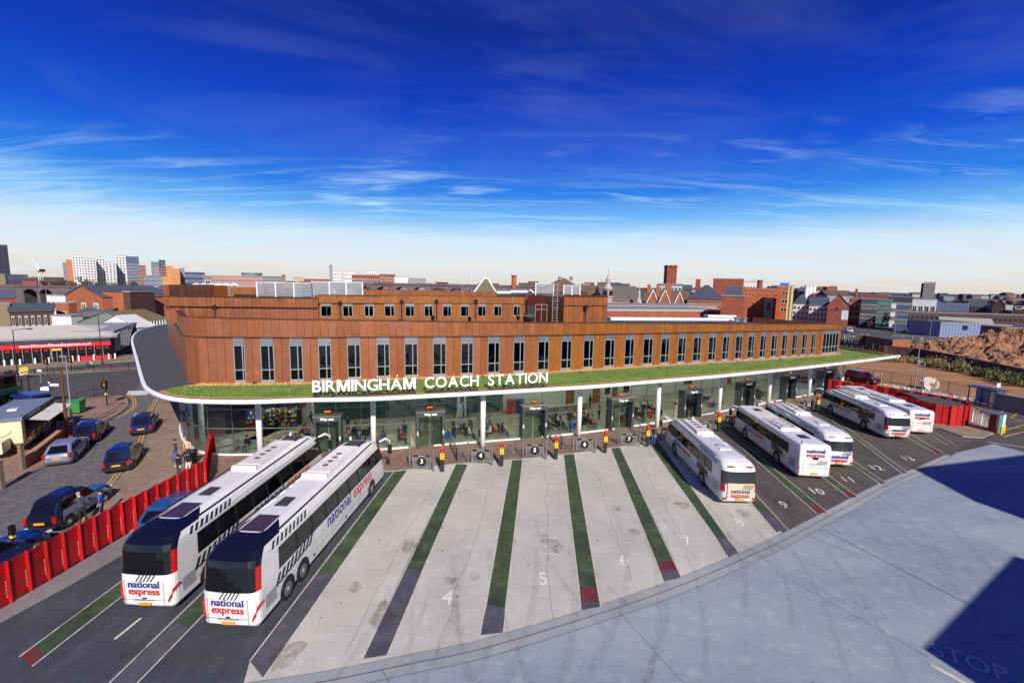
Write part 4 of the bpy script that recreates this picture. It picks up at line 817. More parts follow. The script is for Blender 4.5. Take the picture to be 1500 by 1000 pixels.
# ------------------------------------------------------------------ bay heads: number frames, posts, signal bollards, guide rails
steel = mat('brushed_steel', (150, 152, 154), .35, .7, var=.08)
mesh_m = mat('mesh_panel', (150, 150, 148), .6, .3, var=.1)
redl = mat('red_lamp', (230, 40, 30), .4, var=0, emit=.6); yel = mat('yellow_label', (236, 190, 30), .5, var=0); wnum = mat('number_white', (240, 240, 240), .5, var=0)
def numframe(n, xa, xb, y, label):
    a, b = G(xa, y), G(xb, y + .6); c = (a + b) / 2; d = (b - a).normalized(); wd = (b - a).length; rz = atan2(d.y, d.x); t = thing('bay_number_frame', label, 'barrier', (c.x, c.y, .1), rz, 'numbered frames at the heads of the bays'); h = wd / 2
    mb = MB()
    for x in (-h, h): mb.box(x - .03, x + .03, -.03, .03, 0, 1.2)
    mb.box(-h, h, -.025, .025, 1.16, 1.2); mb.box(-h, h, -.025, .025, .1, .14); mb.build('frame', steel, t)
    mb = MB(); k = 14
    for i in range(k): x = -h + 2 * h * (i + .5) / k; mb.box(x - .012, x + .012, -.01, .01, .14, 1.0)
    for i in range(6): mb.box(-h, h, -.008, .008, .2 + i * .14, .215 + i * .14)
    o = mb.build('mesh_infill', mesh_m, t); o['kind'] = 'stuff'
    MB().box(-h + .04, h - .04, -.05, -.03, .98, 1.14).build('header_board', black, t)
    mb = MB(); mb.tube([(0, -.035, .6), (0, -.06, .6)], .36, 24); mb.build('number_disc', black, t)
    put('lettering', textmesh(n, .5, .004, .012, wnum, 'CENTER'), t, (0, -.068, .38), (pi / 2, 0, 0)); put('lettering', textmesh('Passengers', .13, .002, 0, wnum, 'CENTER'), t, (0, -.056, 1.0), (pi / 2, 0, 0))
for n, xa, xb, y in (('3', 605, 631, 688), ('4', 691, 717, 679), ('5', 770.5, 796, 670.5), ('6', 844, 868, 661.5), ('7', 909, 932.5, 653.5), ('8', 968, 990, 645), ('9', 1022, 1042, 634), ('10', 1062, 1080, 626), ('11', 1120, 1136, 612), ('12', 1176, 1192, 601)):
    numframe(n, xa, xb, y, f'low steel mesh frame with a black disc bearing the white number {n}')
pp = None
for i, (x, y, nb) in enumerate(((600, 685.6, 'left of the number 3 frame'), (635, 691, 'right of the number 3 frame'), (685.6, 678.7, 'left of the number 4 frame'), (720.6, 682, 'right of the number 4 frame'), (766, 671, 'left of the number 5 frame'), (800, 673, 'right of the number 5 frame'), (839.4, 661.8, 'left of the number 6 frame'), (872, 663.5, 'right of the number 6 frame'), (905.6, 652, 'left of the number 7 frame'), (936.5, 654, 'right of the number 7 frame'), (1044, 631, 'left of the coach in bay 10'), (1084, 625, 'beside the number 10 frame'))):
    p = G(x, y); lb = f'slim round steel post {nb}'
    if pp is None:
        pp = thing('steel_post', lb, 'post', (p.x, p.y, .1), 0, 'steel posts at the bay heads'); mb = MB(); mb.cyl((0, 0), .075, 0, 1.65, 12); mb.build('shaft', steel, pp); mb = MB(); mb.cyl((0, 0), .08, 1.65, 1.69, 12, r2=.05); mb.build('cap', greym, pp)
    else: copytree(pp, (p.x, p.y, .1), 0, lb)
pb = None
for x, y, nb in ((648, 691, 'between bays 3 and 4'), (734.5, 683, 'between bays 4 and 5'), (814, 673, 'between bays 5 and 6'), (886, 663.5, 'between bays 6 and 7'), (948, 654, 'in front of the man in blue overalls'), (1052, 632, 'beside the number 10 bay'), (1197, 604, 'beside the coach in bay 12'), (557, 698, 'at the mirror of the nearest coach'), (463, 690, 'at the front of the leftmost coach'), (1133, 612, 'beside the number 11 bay')):
    p = G(x, y); lb = f'tall dark bollard with red lamps, yellow plate, {nb}'
    if pb is None:
        pb = thing('signal_bollard', lb, 'bollard', (p.x, p.y, .1), .1, 'signal bollards at the bay heads'); MB().box(-.14, .14, -.12, .12, 0, 1.75).build('post', darkm, pb); MB().box(-.15, .15, -.135, -.122, .95, 1.45).build('yellow_plate', yel, pb)
        mb = MB(); mb.box(-.05, .05, -.142, -.136, 1.0, 1.12); mb.box(-.05, .05, -.142, -.136, 1.25, 1.37); mb.build('plate_symbol', redl, pb)
        mb = MB(); mb.tube([(0, -.12, 1.6), (0, -.18, 1.6)], .09, 14); mb.build('red_lamp', redl, pb); mb = MB(); mb.lathe([(.11, 1.76), (.12, 1.9), (.06, 2.02), (.001, 2.04)], 14); mb.build('red_beacon', redl, pb, smooth=True)
    else: copytree(pb, (p.x, p.y, .1), .1 - p.x * .004, lb)
def rail(pts, label):
    P = [G(*q) for q in pts]; t = thing('guide_rail', label, 'railing', (P[0].x, P[0].y, .1), 0, 'guide rails in front of the doors')
    for a, b in zip(P, P[1:]):
        a = a - P[0]; b = b - P[0]; mb = MB(); 
        for q in (a, b): mb.bar((q.x, q.y, 0), (q.x, q.y, 1.15), .06)
        mb.bar((a.x, a.y, 1.12), (b.x, b.y, 1.12), .06); mb.bar((a.x, a.y, .15), (b.x, b.y, .15), .05); mb.build('rail_frame', steel, t)
        mb = MB(); n_ = 14
        for k in range(1, n_): q = a.lerp(b, k / n_); mb.bar((q.x, q.y, .17), (q.x, q.y, 1.1), .018)
        o = mb.build('rail_bars', greym, t); o['kind'] = 'stuff'
rail([(660, 655), (669, 675.5), (682, 676)], 'angled steel guide rail left of the number 4 frame'); rail([(806, 641), (822, 658.5), (836, 660)], 'angled steel guide rail left of the number 6 frame'); rail([(925, 629), (947, 650)], 'angled steel guide rail right of the number 7 frame'); rail([(738, 671), (752, 668)], 'short steel guide rail left of the number 5 frame'); rail([(1030, 618), (1046, 612)], 'angled steel guide rail near the number 10 frame')
# ------------------------------------------------------------------ vehicles
def half(yr, yf, w_, rr, rf, z, st, bulr=0., bulf=0.):
    P = []
    for u in (0, .34, .68): x = (w_ - rr) * u; P.append((x, yr - bulr * (1 - (x / w_) ** 2), z))
    for k in range(5): t = pi / 2 * k / 4; x = w_ - rr + rr * sin(t); P.append((x, yr + rr - rr * cos(t) - bulr * (1 - (x / w_) ** 2), z))
    for f in st: P.append((w_, yr + rr + (yf - rf - yr - rr) * f, z))
    for k in range(5): t = pi / 2 * k / 4; x = w_ - rf + rf * cos(t); P.append((x, yf - rf + rf * sin(t) + bulf * (1 - (x / w_) ** 2), z))
    for u in (.68, .34, 0): x = (w_ - rf) * u; P.append((x, yf + bulf * (1 - (x / w_) ** 2), z))
    return P
def rings(levels, st):
    R = []
    for lv in levels:
        z, yr, yf, w_, rr, rf = lv[:6]; br, bf = (lv[6:] + (0., 0.))[:2] if len(lv) > 6 else (0., 0.)
        h = half(yr, yf, w_, rr, rf, z, st, br, bf); R.append(h + [(-x, y, z_) for x, y, z_ in h[-2:0:-1]])
    return R
def shell(levels, st, cls):
    """closed body of stacked plan outlines; cls(level, seg, side) -> key of the mesh that takes that quad. seg names: r rear, cr, s0.., cf, f"""
    R = rings(levels, st); nh = 3 + 5 + len(st) + 5 + 3; n = len(R[0]); ns = len(st)
    def seg(i):
        j = i if i < nh - 1 else n - 1 - i
        if j < 2: return 'r', 0
        if j < 7: return 'cr', j - 2
        if j < 7 + ns + 1: return 's', j - 7
        if j < 7 + ns + 5: return 'cf', j - 7 - ns - 1
        return 'f', 0
    out = {}
    for l in range(len(R) - 1):
        for i in range(n):
            k, q = seg(i); key = cls(l, k, q, 1 if i < nh - 1 else -1)
            if key is None: continue
            out.setdefault(key, MB()).pts([R[l][i], R[l][(i + 1) % n], R[l + 1][(i + 1) % n], R[l + 1][i]], [(0, 1, 2, 3)])
    return out, R
carw = mat('coach_white', (216, 214, 210), .24, var=.07, vs_=1.1, coat=.5)
tyre_m = mat('tyre_rubber', (24, 24, 25), .8, var=.1); rim_m = mat('wheel_rim', (150, 150, 152), .4, .6, var=.1)
navy = mat('navy_gloss', (13, 14, 26), .3, .0, var=.05, vs_=.8, coat=.3); glass_c = glassmat('coach_glass', (66, 74, 78), .05)
rearg = mat('grey_rear_glass', (44, 48, 52), .12, var=.1, coat=.3); hatchm = mat('hatch_grey', (52, 54, 56), .6, var=.1); gdark = mat('dark_tinted_glass', (14, 17, 20), .06, var=0, coat=.3)
redc = mat('lamp_red', (176, 24, 26), .25, var=0); orang = mat('plate_orange', (230, 150, 40), .5, var=0); natb = mat('print_blue', (34, 44, 130), .5, var=0); natr = mat('print_red', (186, 34, 44), .5, var=0); navyp = mat('print_navy', (24, 28, 56), .5, var=0)
seat_m = mat('seat_fabric', (50, 54, 64), .9, var=.15); cover_m = mat('seat_headrest', (120, 122, 124), .8, var=.1); curt = mat('blue_curtain', (44, 66, 200), .8, var=.1); rubber = mat('black_trim', (20, 20, 22), .6, var=0); panelgap = mat('panel_gap', (110, 106, 102), .6, var=0)
fanm = mat('fan_grey', (90, 86, 80), .5, var=.1); headl = mat('headlamp', (200, 205, 210), .1, .2, var=0)
def wheel(t, x, y, r, side, wd=.3):
    mb = MB(); s_ = side; mb.tube([(x - s_ * wd, y, r), (x + s_ * .0, y, r), (x + s_ * .02, y, r)], [r, r, r * .93], 22); o = mb.build('wheel', tyre_m, t, smooth=False)
    mb = MB(); mb.tube([(x + s_ * .021, y, r), (x + s_ * .03, y, r)], [r * .62, r * .6], 18, 0); mb.tube([(x + s_ * .031, y, r), (x + s_ * .07, y, r)], [r * .25, r * .2], 12, 0)
    for k in range(8): a = k * pi / 4; mb.tube([(x + s_ * .031, y + cos(a) * r * .42, r + sin(a) * r * .42), (x + s_ * .034, y + cos(a) * r * .42, r + sin(a) * r * .42)], r * .08, 6, 1)
    mb.build('rim', [rim_m, rubber], o)
def arch(t, x, y, r, side, lip=True):
    mb = MB(); s_ = side; P = [(x + s_ * .004, y + cos(a) * (r + .12), max(.3, r + sin(a) * (r + .12))) for a in [pi * (k / 16 * 1.2 - .1) for k in range(17)]]; mb.poly(P if s_ < 0 else P[::-1]); mb.build('wheel_arch', rubber, t)
def coach(style, label, loc, rz, L=12.2, W_=1.275, H=3.5):
    t = thing('coach', label, 'coach', loc, rz, 'white coaches parked in the bays'); k = H / 3.5; box = style == 'C'
    if not box:
        LV = [(.30, .10, L - .12, W_ - .07, .2, .25), (.42, .02, L - .03, W_, .3, .35, .05, .1), (1.0, 0., L, W_, .32, .5, .07, .15), (1.5 * k, .0, L - .04, W_, .32, .55, .08, .18), (1.78 * k, .02, L - .12, W_, .32, .6, .09, .2), (2.75 * k, .12, L - .6, W_ - .03, .34, .7, .12, .25), (3.0 * k, .22, L - .8, W_ - .06, .36, .8, .12, .2), (3.24 * k, .5, L - 1.2, W_ - .16, .4, .8), (3.4 * k, .95, L - 1.8, W_ - .36, .4, .7), (3.47 * k, 1.5, L - 2.4, W_ - .6, .3, .5)]
    else:
        LV = [(.30, .06, L - .08, W_ - .06, .08, .15), (.42, 0., L - .03, W_, .1, .2), (1.0, 0., L, W_, .1, .3, 0, .06), (1.5 * k, .0, L - .02, W_, .1, .3, 0, .06), (1.78 * k, .0, L - .04, W_, .1, .3, 0, .06), (2.75 * k, .02, L - .22, W_, .1, .3, 0, .06), (3.0 * k, .04, L - .3, W_ - .01, .12, .3), (3.2 * k, .09, L - .42, W_ - .07, .15, .3), (3.28 * k, .2, L - .55, W_ - .2, .2, .3), (3.3 * k, .5, L - 1., W_ - .5, .2, .3)]
    y0 = 1.35 if not box else .5; span = L - 2 * .33; nw = 7 if L < 13 else 8
    fr_ = .09 if style == 'A' else .13; st = [fr_]; w0 = fr_; w1 = .93; pl = .008
    for i in range(nw): a = w0 + (w1 - w0) * i / nw; b = w0 + (w1 - w0) * (i + 1) / nw; st += [a + pl, b - pl] if i else [b - pl]
    st += [.985]; st = sorted(set(round(s_, 4) for s_ in st))
    isw = []
    full = [0.] + st + [1.]
    for j in range(len(full) - 1):
        a, b = full[j], full[j + 1]; isw.append(b - a > .05 and a >= fr_ - .001 and b < .94)
    def cls(l, s_, q, side):
        if s_ == 's' and l in (4,):
            if isw[q]: return f'w{side}_{q}'
            if .05 < full[q + 1] and full[q] >= fr_ - .001: return f'trim{side}_{q}' if full[q + 1] <= .94 else f'w{side}_{q}'
        if s_ in ('f', 'cf') and l in (3, 4, 5): return 'windscreen' if s_ == 'f' or q >= 1 or 1 else 'body'
        if style == 'A' and s_ in ('r',) and l in (4,): return 'rear_window'
        if style == 'A' and s_ == 'cr' and l == 4: return 'rear_window' if q < 3 else f'lampcluster{side}'
        if style == 'A' and s_ in ('r', 'cr') and l >= 5: return 'rear_dome'
        if style == 'A' and s_ == 's' and q == 0 and l >= 7: return 'rear_dome'
        if style == 'B' and s_ in ('r', 'cr') and l == 4: return 'rear_window'
        if style == 'B' and s_ == 'cr' and l == 3: return f'lampcluster{side}' if q > 1 else 'body'
        if style == 'B' and s_ == 'cr' and l == 2: return f'lampcluster{side}' if q > 1 else 'body'
        return 'body'
    out, R = shell(LV, st, cls); body = out.pop('body'); body.poly(R[-1]); body.poly(R[0][::-1]); body.build('body', carw, t, smooth=False)
    bo = [o for o in t.children if o.name.startswith('body')][0]
    for pgn in bo.data.polygons: pgn.use_smooth = abs(pgn.normal.z) < .99 and len(pgn.vertices) == 4
    bo.data.set_sharp_from_angle(angle=radians(28)) if hasattr(bo.data, 'set_sharp_from_angle') else None
    nmap = {'windscreen': ('windscreen', glass_c), 'rear_window': ('rear_window', rearg if style == 'B' else gdark), 'rear_dome': ('rear_roof_dome', navy), 'trim': ('window_pillars', rubber), 'lampcluster': ('rear_lamp_cluster', redc)}
    for key, mb in out.items():
        nm, m = nmap.get(key, ('window_pillar', rubber) if key[:4] == 'trim' else ('rear_lamp_cluster', redc) if key[:4] == 'lamp' else ('side_window', glass_c)); mb.build(nm, m, t, smooth=nm in ('rear_roof_dome', 'windscreen'))
    # interior
    mb = MB(); mb.box(-W_ + .08, W_ - .08, .5, L - .7, 1.05, 1.12); mb.build('floor', rubber, t)
    se = MB(); y = 1.6
    while y < L - 2.4:
        for x in (-W_ + .34, -W_ + .78, W_ - .78, W_ - .34):
            se.box(x - .2, x + .2, y, y + .45, 1.5, 1.62); se.box(x - .2, x + .2, y - .12, y + .02, 1.5, 2.25); se.box(x - .17, x + .17, y - .16, y + .03, 2.05, 2.3, 1)
        y += .85
    o = se.build('seats', [seat_m, cover_m], t); o['kind'] = 'stuff'
    if style == 'A':
        for j in range(len(full) - 1):
            if isw[j]:
                for sd in (-1, 1):
                    yy = .33 + (L - .9) * full[j]; mb = MB()
                    for q in range(4): mb.bar((sd * (W_ - .1 - .03 * (q % 2)), yy + .12 + q * .07, 1.85 * k), (sd * (W_ - .12 - .03 * (q % 2)), yy + .12 + q * .07, 2.7 * k), .07, .03)
                    mb.build('curtain', curt, t)
    # wheels
    ax = [L - 2.75] + ([3.6, 2.25] if style == 'A' else [3.35])
    for y in ax:
        for sd in (-1, 1): arch(t, sd * W_, y, .5, sd); wheel(t, sd * W_, y, .5, sd)
    # roof furniture
    zr_ = (3.47 if not box else 3.3) * k
    def pod(name, ya, yb, hw, h, m, z=zr_, rake=.25): 
        mb = MB(); P = [(-hw, ya), (hw, ya), (hw, yb), (-hw, yb)]; Q = [(-hw + .08, ya + .06), (hw - .08, ya + .06), (hw - .12, yb - rake), (-hw + .12, yb - rake)]
        mb.pts([(x, y, z - .12) for x, y in P] + [(x, y, z + h) for x, y in Q], [(3, 2, 1, 0), (4, 5, 6, 7), (0, 1, 5, 4), (1, 2, 6, 5), (2, 3, 7, 6), (3, 0, 4, 7)]); return mb.build(name, m, t)
    if style == 'A':
        pod('air_conditioning_pod', L * .5, L * .79, .72, .17, carw); pod('pod_tail', L * .47, L * .5, .78, .19, carw, rake=.1)
        for i in range(4): mb = MB(); mb.tube([(.0, L * .56 + i * .62, zr_ + .165), (.0, L * .56 + i * .62, zr_ + .19)], .17, 16); mb.build('roof_fan', fanm, t)
        pod('roof_hatch', L * .25, L * .25 + 1., .38, .05, hatchm, rake=.05); pod('roof_hatch', L * .81, L * .81 + .9, .38, .03, hatchm, rake=.05)
        pod('rear_roof_glass', 1.55, 3.1, .62, .012, mat('brown_roof_glass', (70, 50, 48), .1, var=.2, coat=.5), rake=.05)
        pod('front_roof_cap', L - 3.3, L - 2.0, .66, .012, mat('black_roof_vinyl', (34, 34, 36), .6, var=.1), rake=.03)
        for sd in (-1, 1):
            mb = MB(); mb.bar((sd * (W_ - .22), 2., 3.36 * k), (sd * (W_ - .22), L - 2., 3.36 * k), .06, .05); mb.build('roof_rail', rubber, t)
    elif style == 'B':
        pod('air_conditioning_pod', L * .52, L * .83, .66, .16, carw, rake=.5); pod('pod_tail', L * .49, L * .52, .7, .18, carw, rake=.08); pod('pod_step', L * .45, L * .485, .55, .08, carw, rake=.08)
        pod('roof_hatch', L * .2, L * .2 + .9, .45, .07, carw, rake=.1); mb = MB(); mb.box(-.38, .38, L * .2 + .9, L * .2 + .97, zr_ - .05, zr_ + .05); mb.build('hatch_edge', rubber, t)
        for i in range(4): pod('roof_grille', L * .58 + i * .7, L * .58 + i * .7 + .35, .3, .2, fanm, rake=.02)
        mb = MB(); mb.bar((0, 1.8, zr_ + .005), (0, L * .45, zr_ + .005), .02, .012); mb.build('roof_seam', panelgap, t)
        for sd in (-1, 1): mb = MB(); mb.bar((sd * (W_ - .2), 1.6, 3.33 * k), (sd * (W_ - .2), L - 2., 3.33 * k), .08, .06); mb.build('roof_rail', mat('grey_blue_rail', (110, 118, 136), .4, var=0), t)
    else:
        pod('air_conditioning_pod', L * .3, L * .58, .85, .15, carw, rake=.1)
        for i in range(4):
            for sd in (-1, 1):
                if i < 3 or sd > 0: pod('roof_grille', L * .34 + i * .7, L * .34 + i * .7 + .45, .2, .17, fanm, rake=.02).location.x = sd * .45
        pod('roof_hatch', L * .12, L * .12 + .9, .42, .06, navy, rake=.05); pod('roof_hatch', L * .78, L * .78 + .8, .38, .05, gdark, rake=.05)
    # writing and stripes on both sides and the rear
    big = 1.0 if style == 'A' else .6; zb = (1.02 if style == 'A' else 1.0) * k
    A_, E_ = textmesh('national', big, .004, .012, natb), textmesh('express', big, .004, .012, natr)
    wa = max(v.co.x for v in A_.vertices); we = max(v.co.x for v in E_.vertices); ys = L * .43 if style == 'A' else L * .9
    x1 = W_ + .012
    if style == 'A':
        put('lettering', A_, t, (x1, L * .4, zb), (pi / 2, 0, pi / 2)); put('lettering', E_, t, (x1, L * .4 + wa + .35, zb), (pi / 2, 0, pi / 2)); put('lettering', A_, t, (-x1, L * .4 + wa + we + .35, zb), (pi / 2, 0, -pi / 2)); put('lettering', E_, t, (-x1, L * .4 + we, zb), (pi / 2, 0, -pi / 2))
    else:
        yf = L - 2.5; put('lettering', A_, t, (-x1, yf, zb + .12), (pi / 2, 0, -pi / 2)); put('lettering', E_, t, (-x1, yf - wa - .22, zb + .12), (pi / 2, 0, -pi / 2)); put('lettering', A_, t, (x1, yf - wa - we - .2, zb + .12), (pi / 2, 0, pi / 2)); put('lettering', E_, t, (x1, yf - we, zb + .12), (pi / 2, 0, pi / 2))
        for sd in (-1, 1): put('lettering', textmesh('207' if box else '27', .3, .003, 0, natb, 'CENTER'), t, (sd * x1, L - 2.0, 1.5), (pi / 2, 0, sd * pi / 2))
    for sd in (-1, 1):
        mb = MB(); yA, yB, n_ = (1.3, 4.6, 9) if style == 'A' else (2.3, 4.3, 8)
        for i in range(n_):
            y = yA + (yB - yA) * i / n_; sl = .3; zz0 = zb + .1 + (.28 * i / n_ if style == 'A' else .02); h_ = .52 if style == 'A' else .55 - .03 * abs(i - 4)
            Pq = [(sd * (W_ + .008), y, zz0), (sd * (W_ + .008), y + .2, zz0), (sd * (W_ + .008), y + .2 + sl, zz0 + h_), (sd * (W_ + .008), y + sl, zz0 + h_)]; mb.poly(Pq if sd > 0 else Pq[::-1])
            if style == 'A' and i: mb.poly([(sd * (W_ + .008), y - .1, zz0), (sd * (W_ + .008), y + .12, zz0), (sd * (W_ + .008), y + .12, zz0 + .09), (sd * (W_ + .008), y - .1, zz0 + .09)])
        mb.build('side_stripes', navyp, t)
        mb = MB()
        for i in range(9):
            y = 1.2 + i * .34; z0 = 2.9 * k; mb.poly([(sd * (W_ - .03), y, z0), (sd * (W_ - .03), y + .17, z0), (sd * (W_ - .1), y + .37, 3.18 * k), (sd * (W_ - .1), y + .2, 3.18 * k)])
        mb.build('roof_edge_stripes', mat('stripe_grey_blue', (74, 84, 110), .5, var=0) if style != 'A' else navyp, t)
        # body seams, flaps, side lamps
        mb = MB(); 
        for y in [L * q for q in (.12, .2, .36, .44, .52, .6, .68, .86)]: mb.box(sd * (W_ + .003) - .003, sd * (W_ + .003) + .003, y, y + .015, .45, 1.45)
        mb.box(sd * (W_ + .003) - .003, sd * (W_ + .003) + .003, 1.3, L - 1.5, .98 if style != 'A' else .8, .99 if style != 'A' else .81); mb.build('panel_seams', panelgap, t)
        mb = MB(); mb.box(sd * (W_ + .006) - .006, sd * (W_ + .006) + .006, .55, 1.35, .7, 1.3); mb.build('engine_grille', mat('grille_grey', (150, 152, 158), .5, var=.1), t)
        for y in (L * .3, L * .55, L * .82): mb = MB(); mb.box(sd * (W_ + .01) - .01, sd * (W_ + .01) + .01, y, y + .16, .58, .68); mb.build('side_lamp', rubber, t)
    yb = -.1 if style == 'A' else (-.1 if style == 'B' else -.012); tz = {'A': 1.16, 'B': 1.02, 'C': 2.45}[style] * k; s2 = {'A': .44, 'B': .4, 'C': .44}[style]
    put('lettering', textmesh('national', s2, .004, .008, natb, 'CENTER'), t, (0, yb - .01, tz), (pi / 2, 0, 0)); put('lettering', textmesh('express', s2, .004, .008, natr, 'CENTER'), t, (0, yb - .01, tz - s2 * .72), (pi / 2, 0, 0))
    put('lettering', textmesh('nationalexpress.com', .11, .003, 0, natb, 'CENTER'), t, (0, yb - .012, {'A': .66, 'B': .63, 'C': 1.2}[style]), (pi / 2, 0, 0))
    mb = MB(); zs = {'A': 1.72, 'B': 1.66, 'C': 1.72}[style] * k - (.0 if style != 'A' else .0)
    for i in range(5): x = .1 + i * .14 if style != 'A' else -.35 + i * .16; mb.poly([(x, yb - .012, zs - .22), (x + .05, yb - .012, zs - .22), (x + .25, yb - .012, zs + .1), (x + .2, yb - .012, zs + .1)])
    mb.build('rear_stripes', navyp, t)
    MB().box(-.27, .27, yb - .02, yb - .0, .47, .59).build('number_plate', orang, t)
    if style == 'A': MB().box(-.08, .08, yb - .02, yb - .0, .76, .82).build('rear_camera', rubber, t)
    mb = MB(); mb.box(-.85, .85, yb - .008, yb - .0, 1.0 if style != 'A' else .72, 1.012 if style != 'A' else .732); mb.box(-.86, -.85, yb - .008, yb, .45, 1.6); mb.box(.85, .86, yb - .008, yb, .45, 1.6); mb.build('rear_door_seam', panelgap, t)
    if style == 'A':
        for sd in (-1, 1):
            mb = MB(); mb.tube([(sd * .98, -.02, .62), (sd * 1.06, 0.02, .8), (sd * 1.16, .1, 1.12), (sd * 1.285, .3, 1.35)], [.035, .06, .06, .03], 8); mb.build('tail_lamp', redc, t)
    elif style == 'B':
        for sd in (-1, 1):
            mb = MB(); mb.box(sd * .62 - .2, sd * .62 + .2, -.02 + .12, .2, 3.05 * k, 3.12 * k); mb.build('high_brake_lamp', redc, t)
            mb = MB(); mb.box(sd * .98 - .12, sd * .98 + .12, -.06, .0, .5, .62); mb.build('bumper_lamp', redc, t)
    else:
        for sd in (-1, 1):
            for z in (.55, .72, .89, 1.06, 2.9, 3.05): mb = MB(); mb.tube([(sd * 1.13, -.02, z), (sd * 1.13, .0, z)], .055, 10); mb.build('tail_lamp', redc if z < 2 else rubber, t)
        MB().box(-.18, .22, -.02, .0, 1.62, 1.82).build('rear_display', rubber, t)
    for sd in (-1, 1):   # mirrors on arms
        mb = MB(); mb.tube([(sd * 1.05, L - .75, 3.0 * k), (sd * 1.3, L - .15, 3.05 * k), (sd * 1.48, L + .2, 2.8 * k), (sd * 1.5, L + .22, 2.5 * k)], [.06, .1, .1, .07], 8); mb.build('mirror_arm', carw, t, smooth=True)
        mb = MB(); mb.box(sd * 1.5 - .13, sd * 1.5 + .13, L + .13, L + .3, 1.85 * k, 2.5 * k); mb.build('mirror', rubber, t)
        mb = MB(); mb.box(sd * .85 - .2, sd * .85 + .2, L - .02, L + .08, .7, .95); mb.build('headlamp', headl, t)
    return t
def place(style, label, prr, yaw_px, L, H=3.5, W_=1.275, side=1, az=None):
    a = G(*prr); b = G(*yaw_px) if yaw_px else a + Vector((sin(radians(az)), cos(radians(az)), 0)); d = (b - a).normalized(); rz = atan2(d.y, d.x) - pi / 2; q = Vector((-d.y, d.x, 0)) * W_ * side
    c = a + q; print(label[:40], 'len', (b - a).length, 'az', degrees(-rz)); return coach(style, label, (c.x, c.y, 0.012), rz, L, W_, H)
place('A', 'nearest white coach with navy glazed rear dome, right of the pair by the red fence', (379, 930), None, 15.5, 3.6, 1.2, az=3.6)
place('A', 'white coach with navy rear dome beside the red fence, left of the pair', (256, 900), None, 15.2, 3.6, 1.2, az=1.8)
bay8 = place('B', 'white coach with beige tinted rear panel standing in bay 8 beside the pale concrete', (1056, 741), (977, 655), 12.2, 3.05, 1.17, side=-1)
MB().box(-.86, .86, -.096, -.02, .64, 1.62).build('beige_rear_panel', mat('beige_panel', (206, 186, 156), .4, var=.05), bay8)
place('C', 'boxy white coach with flat square rear standing in bay 10', (1168, 702), (1076, 631), 12.3, 2.95, 1.17, side=-1)
place('B', 'white coach with wide rear window partly hidden behind the boxy coach in bay 10', (1250, 688), None, 12.2, 2.95, 1.17, side=1, az=5.5)
place('B', 'white coach standing in bay 12 in front of the boxy coach by the red wall', (1296, 644), (1204, 600), 12.2, 2.85, 1.17, side=-1)
place('C', 'boxy white coach next to the curved red wall, farthest right of the coaches', (1366, 638), None, 12.3, 2.72, 1.17, side=1, az=6.5)
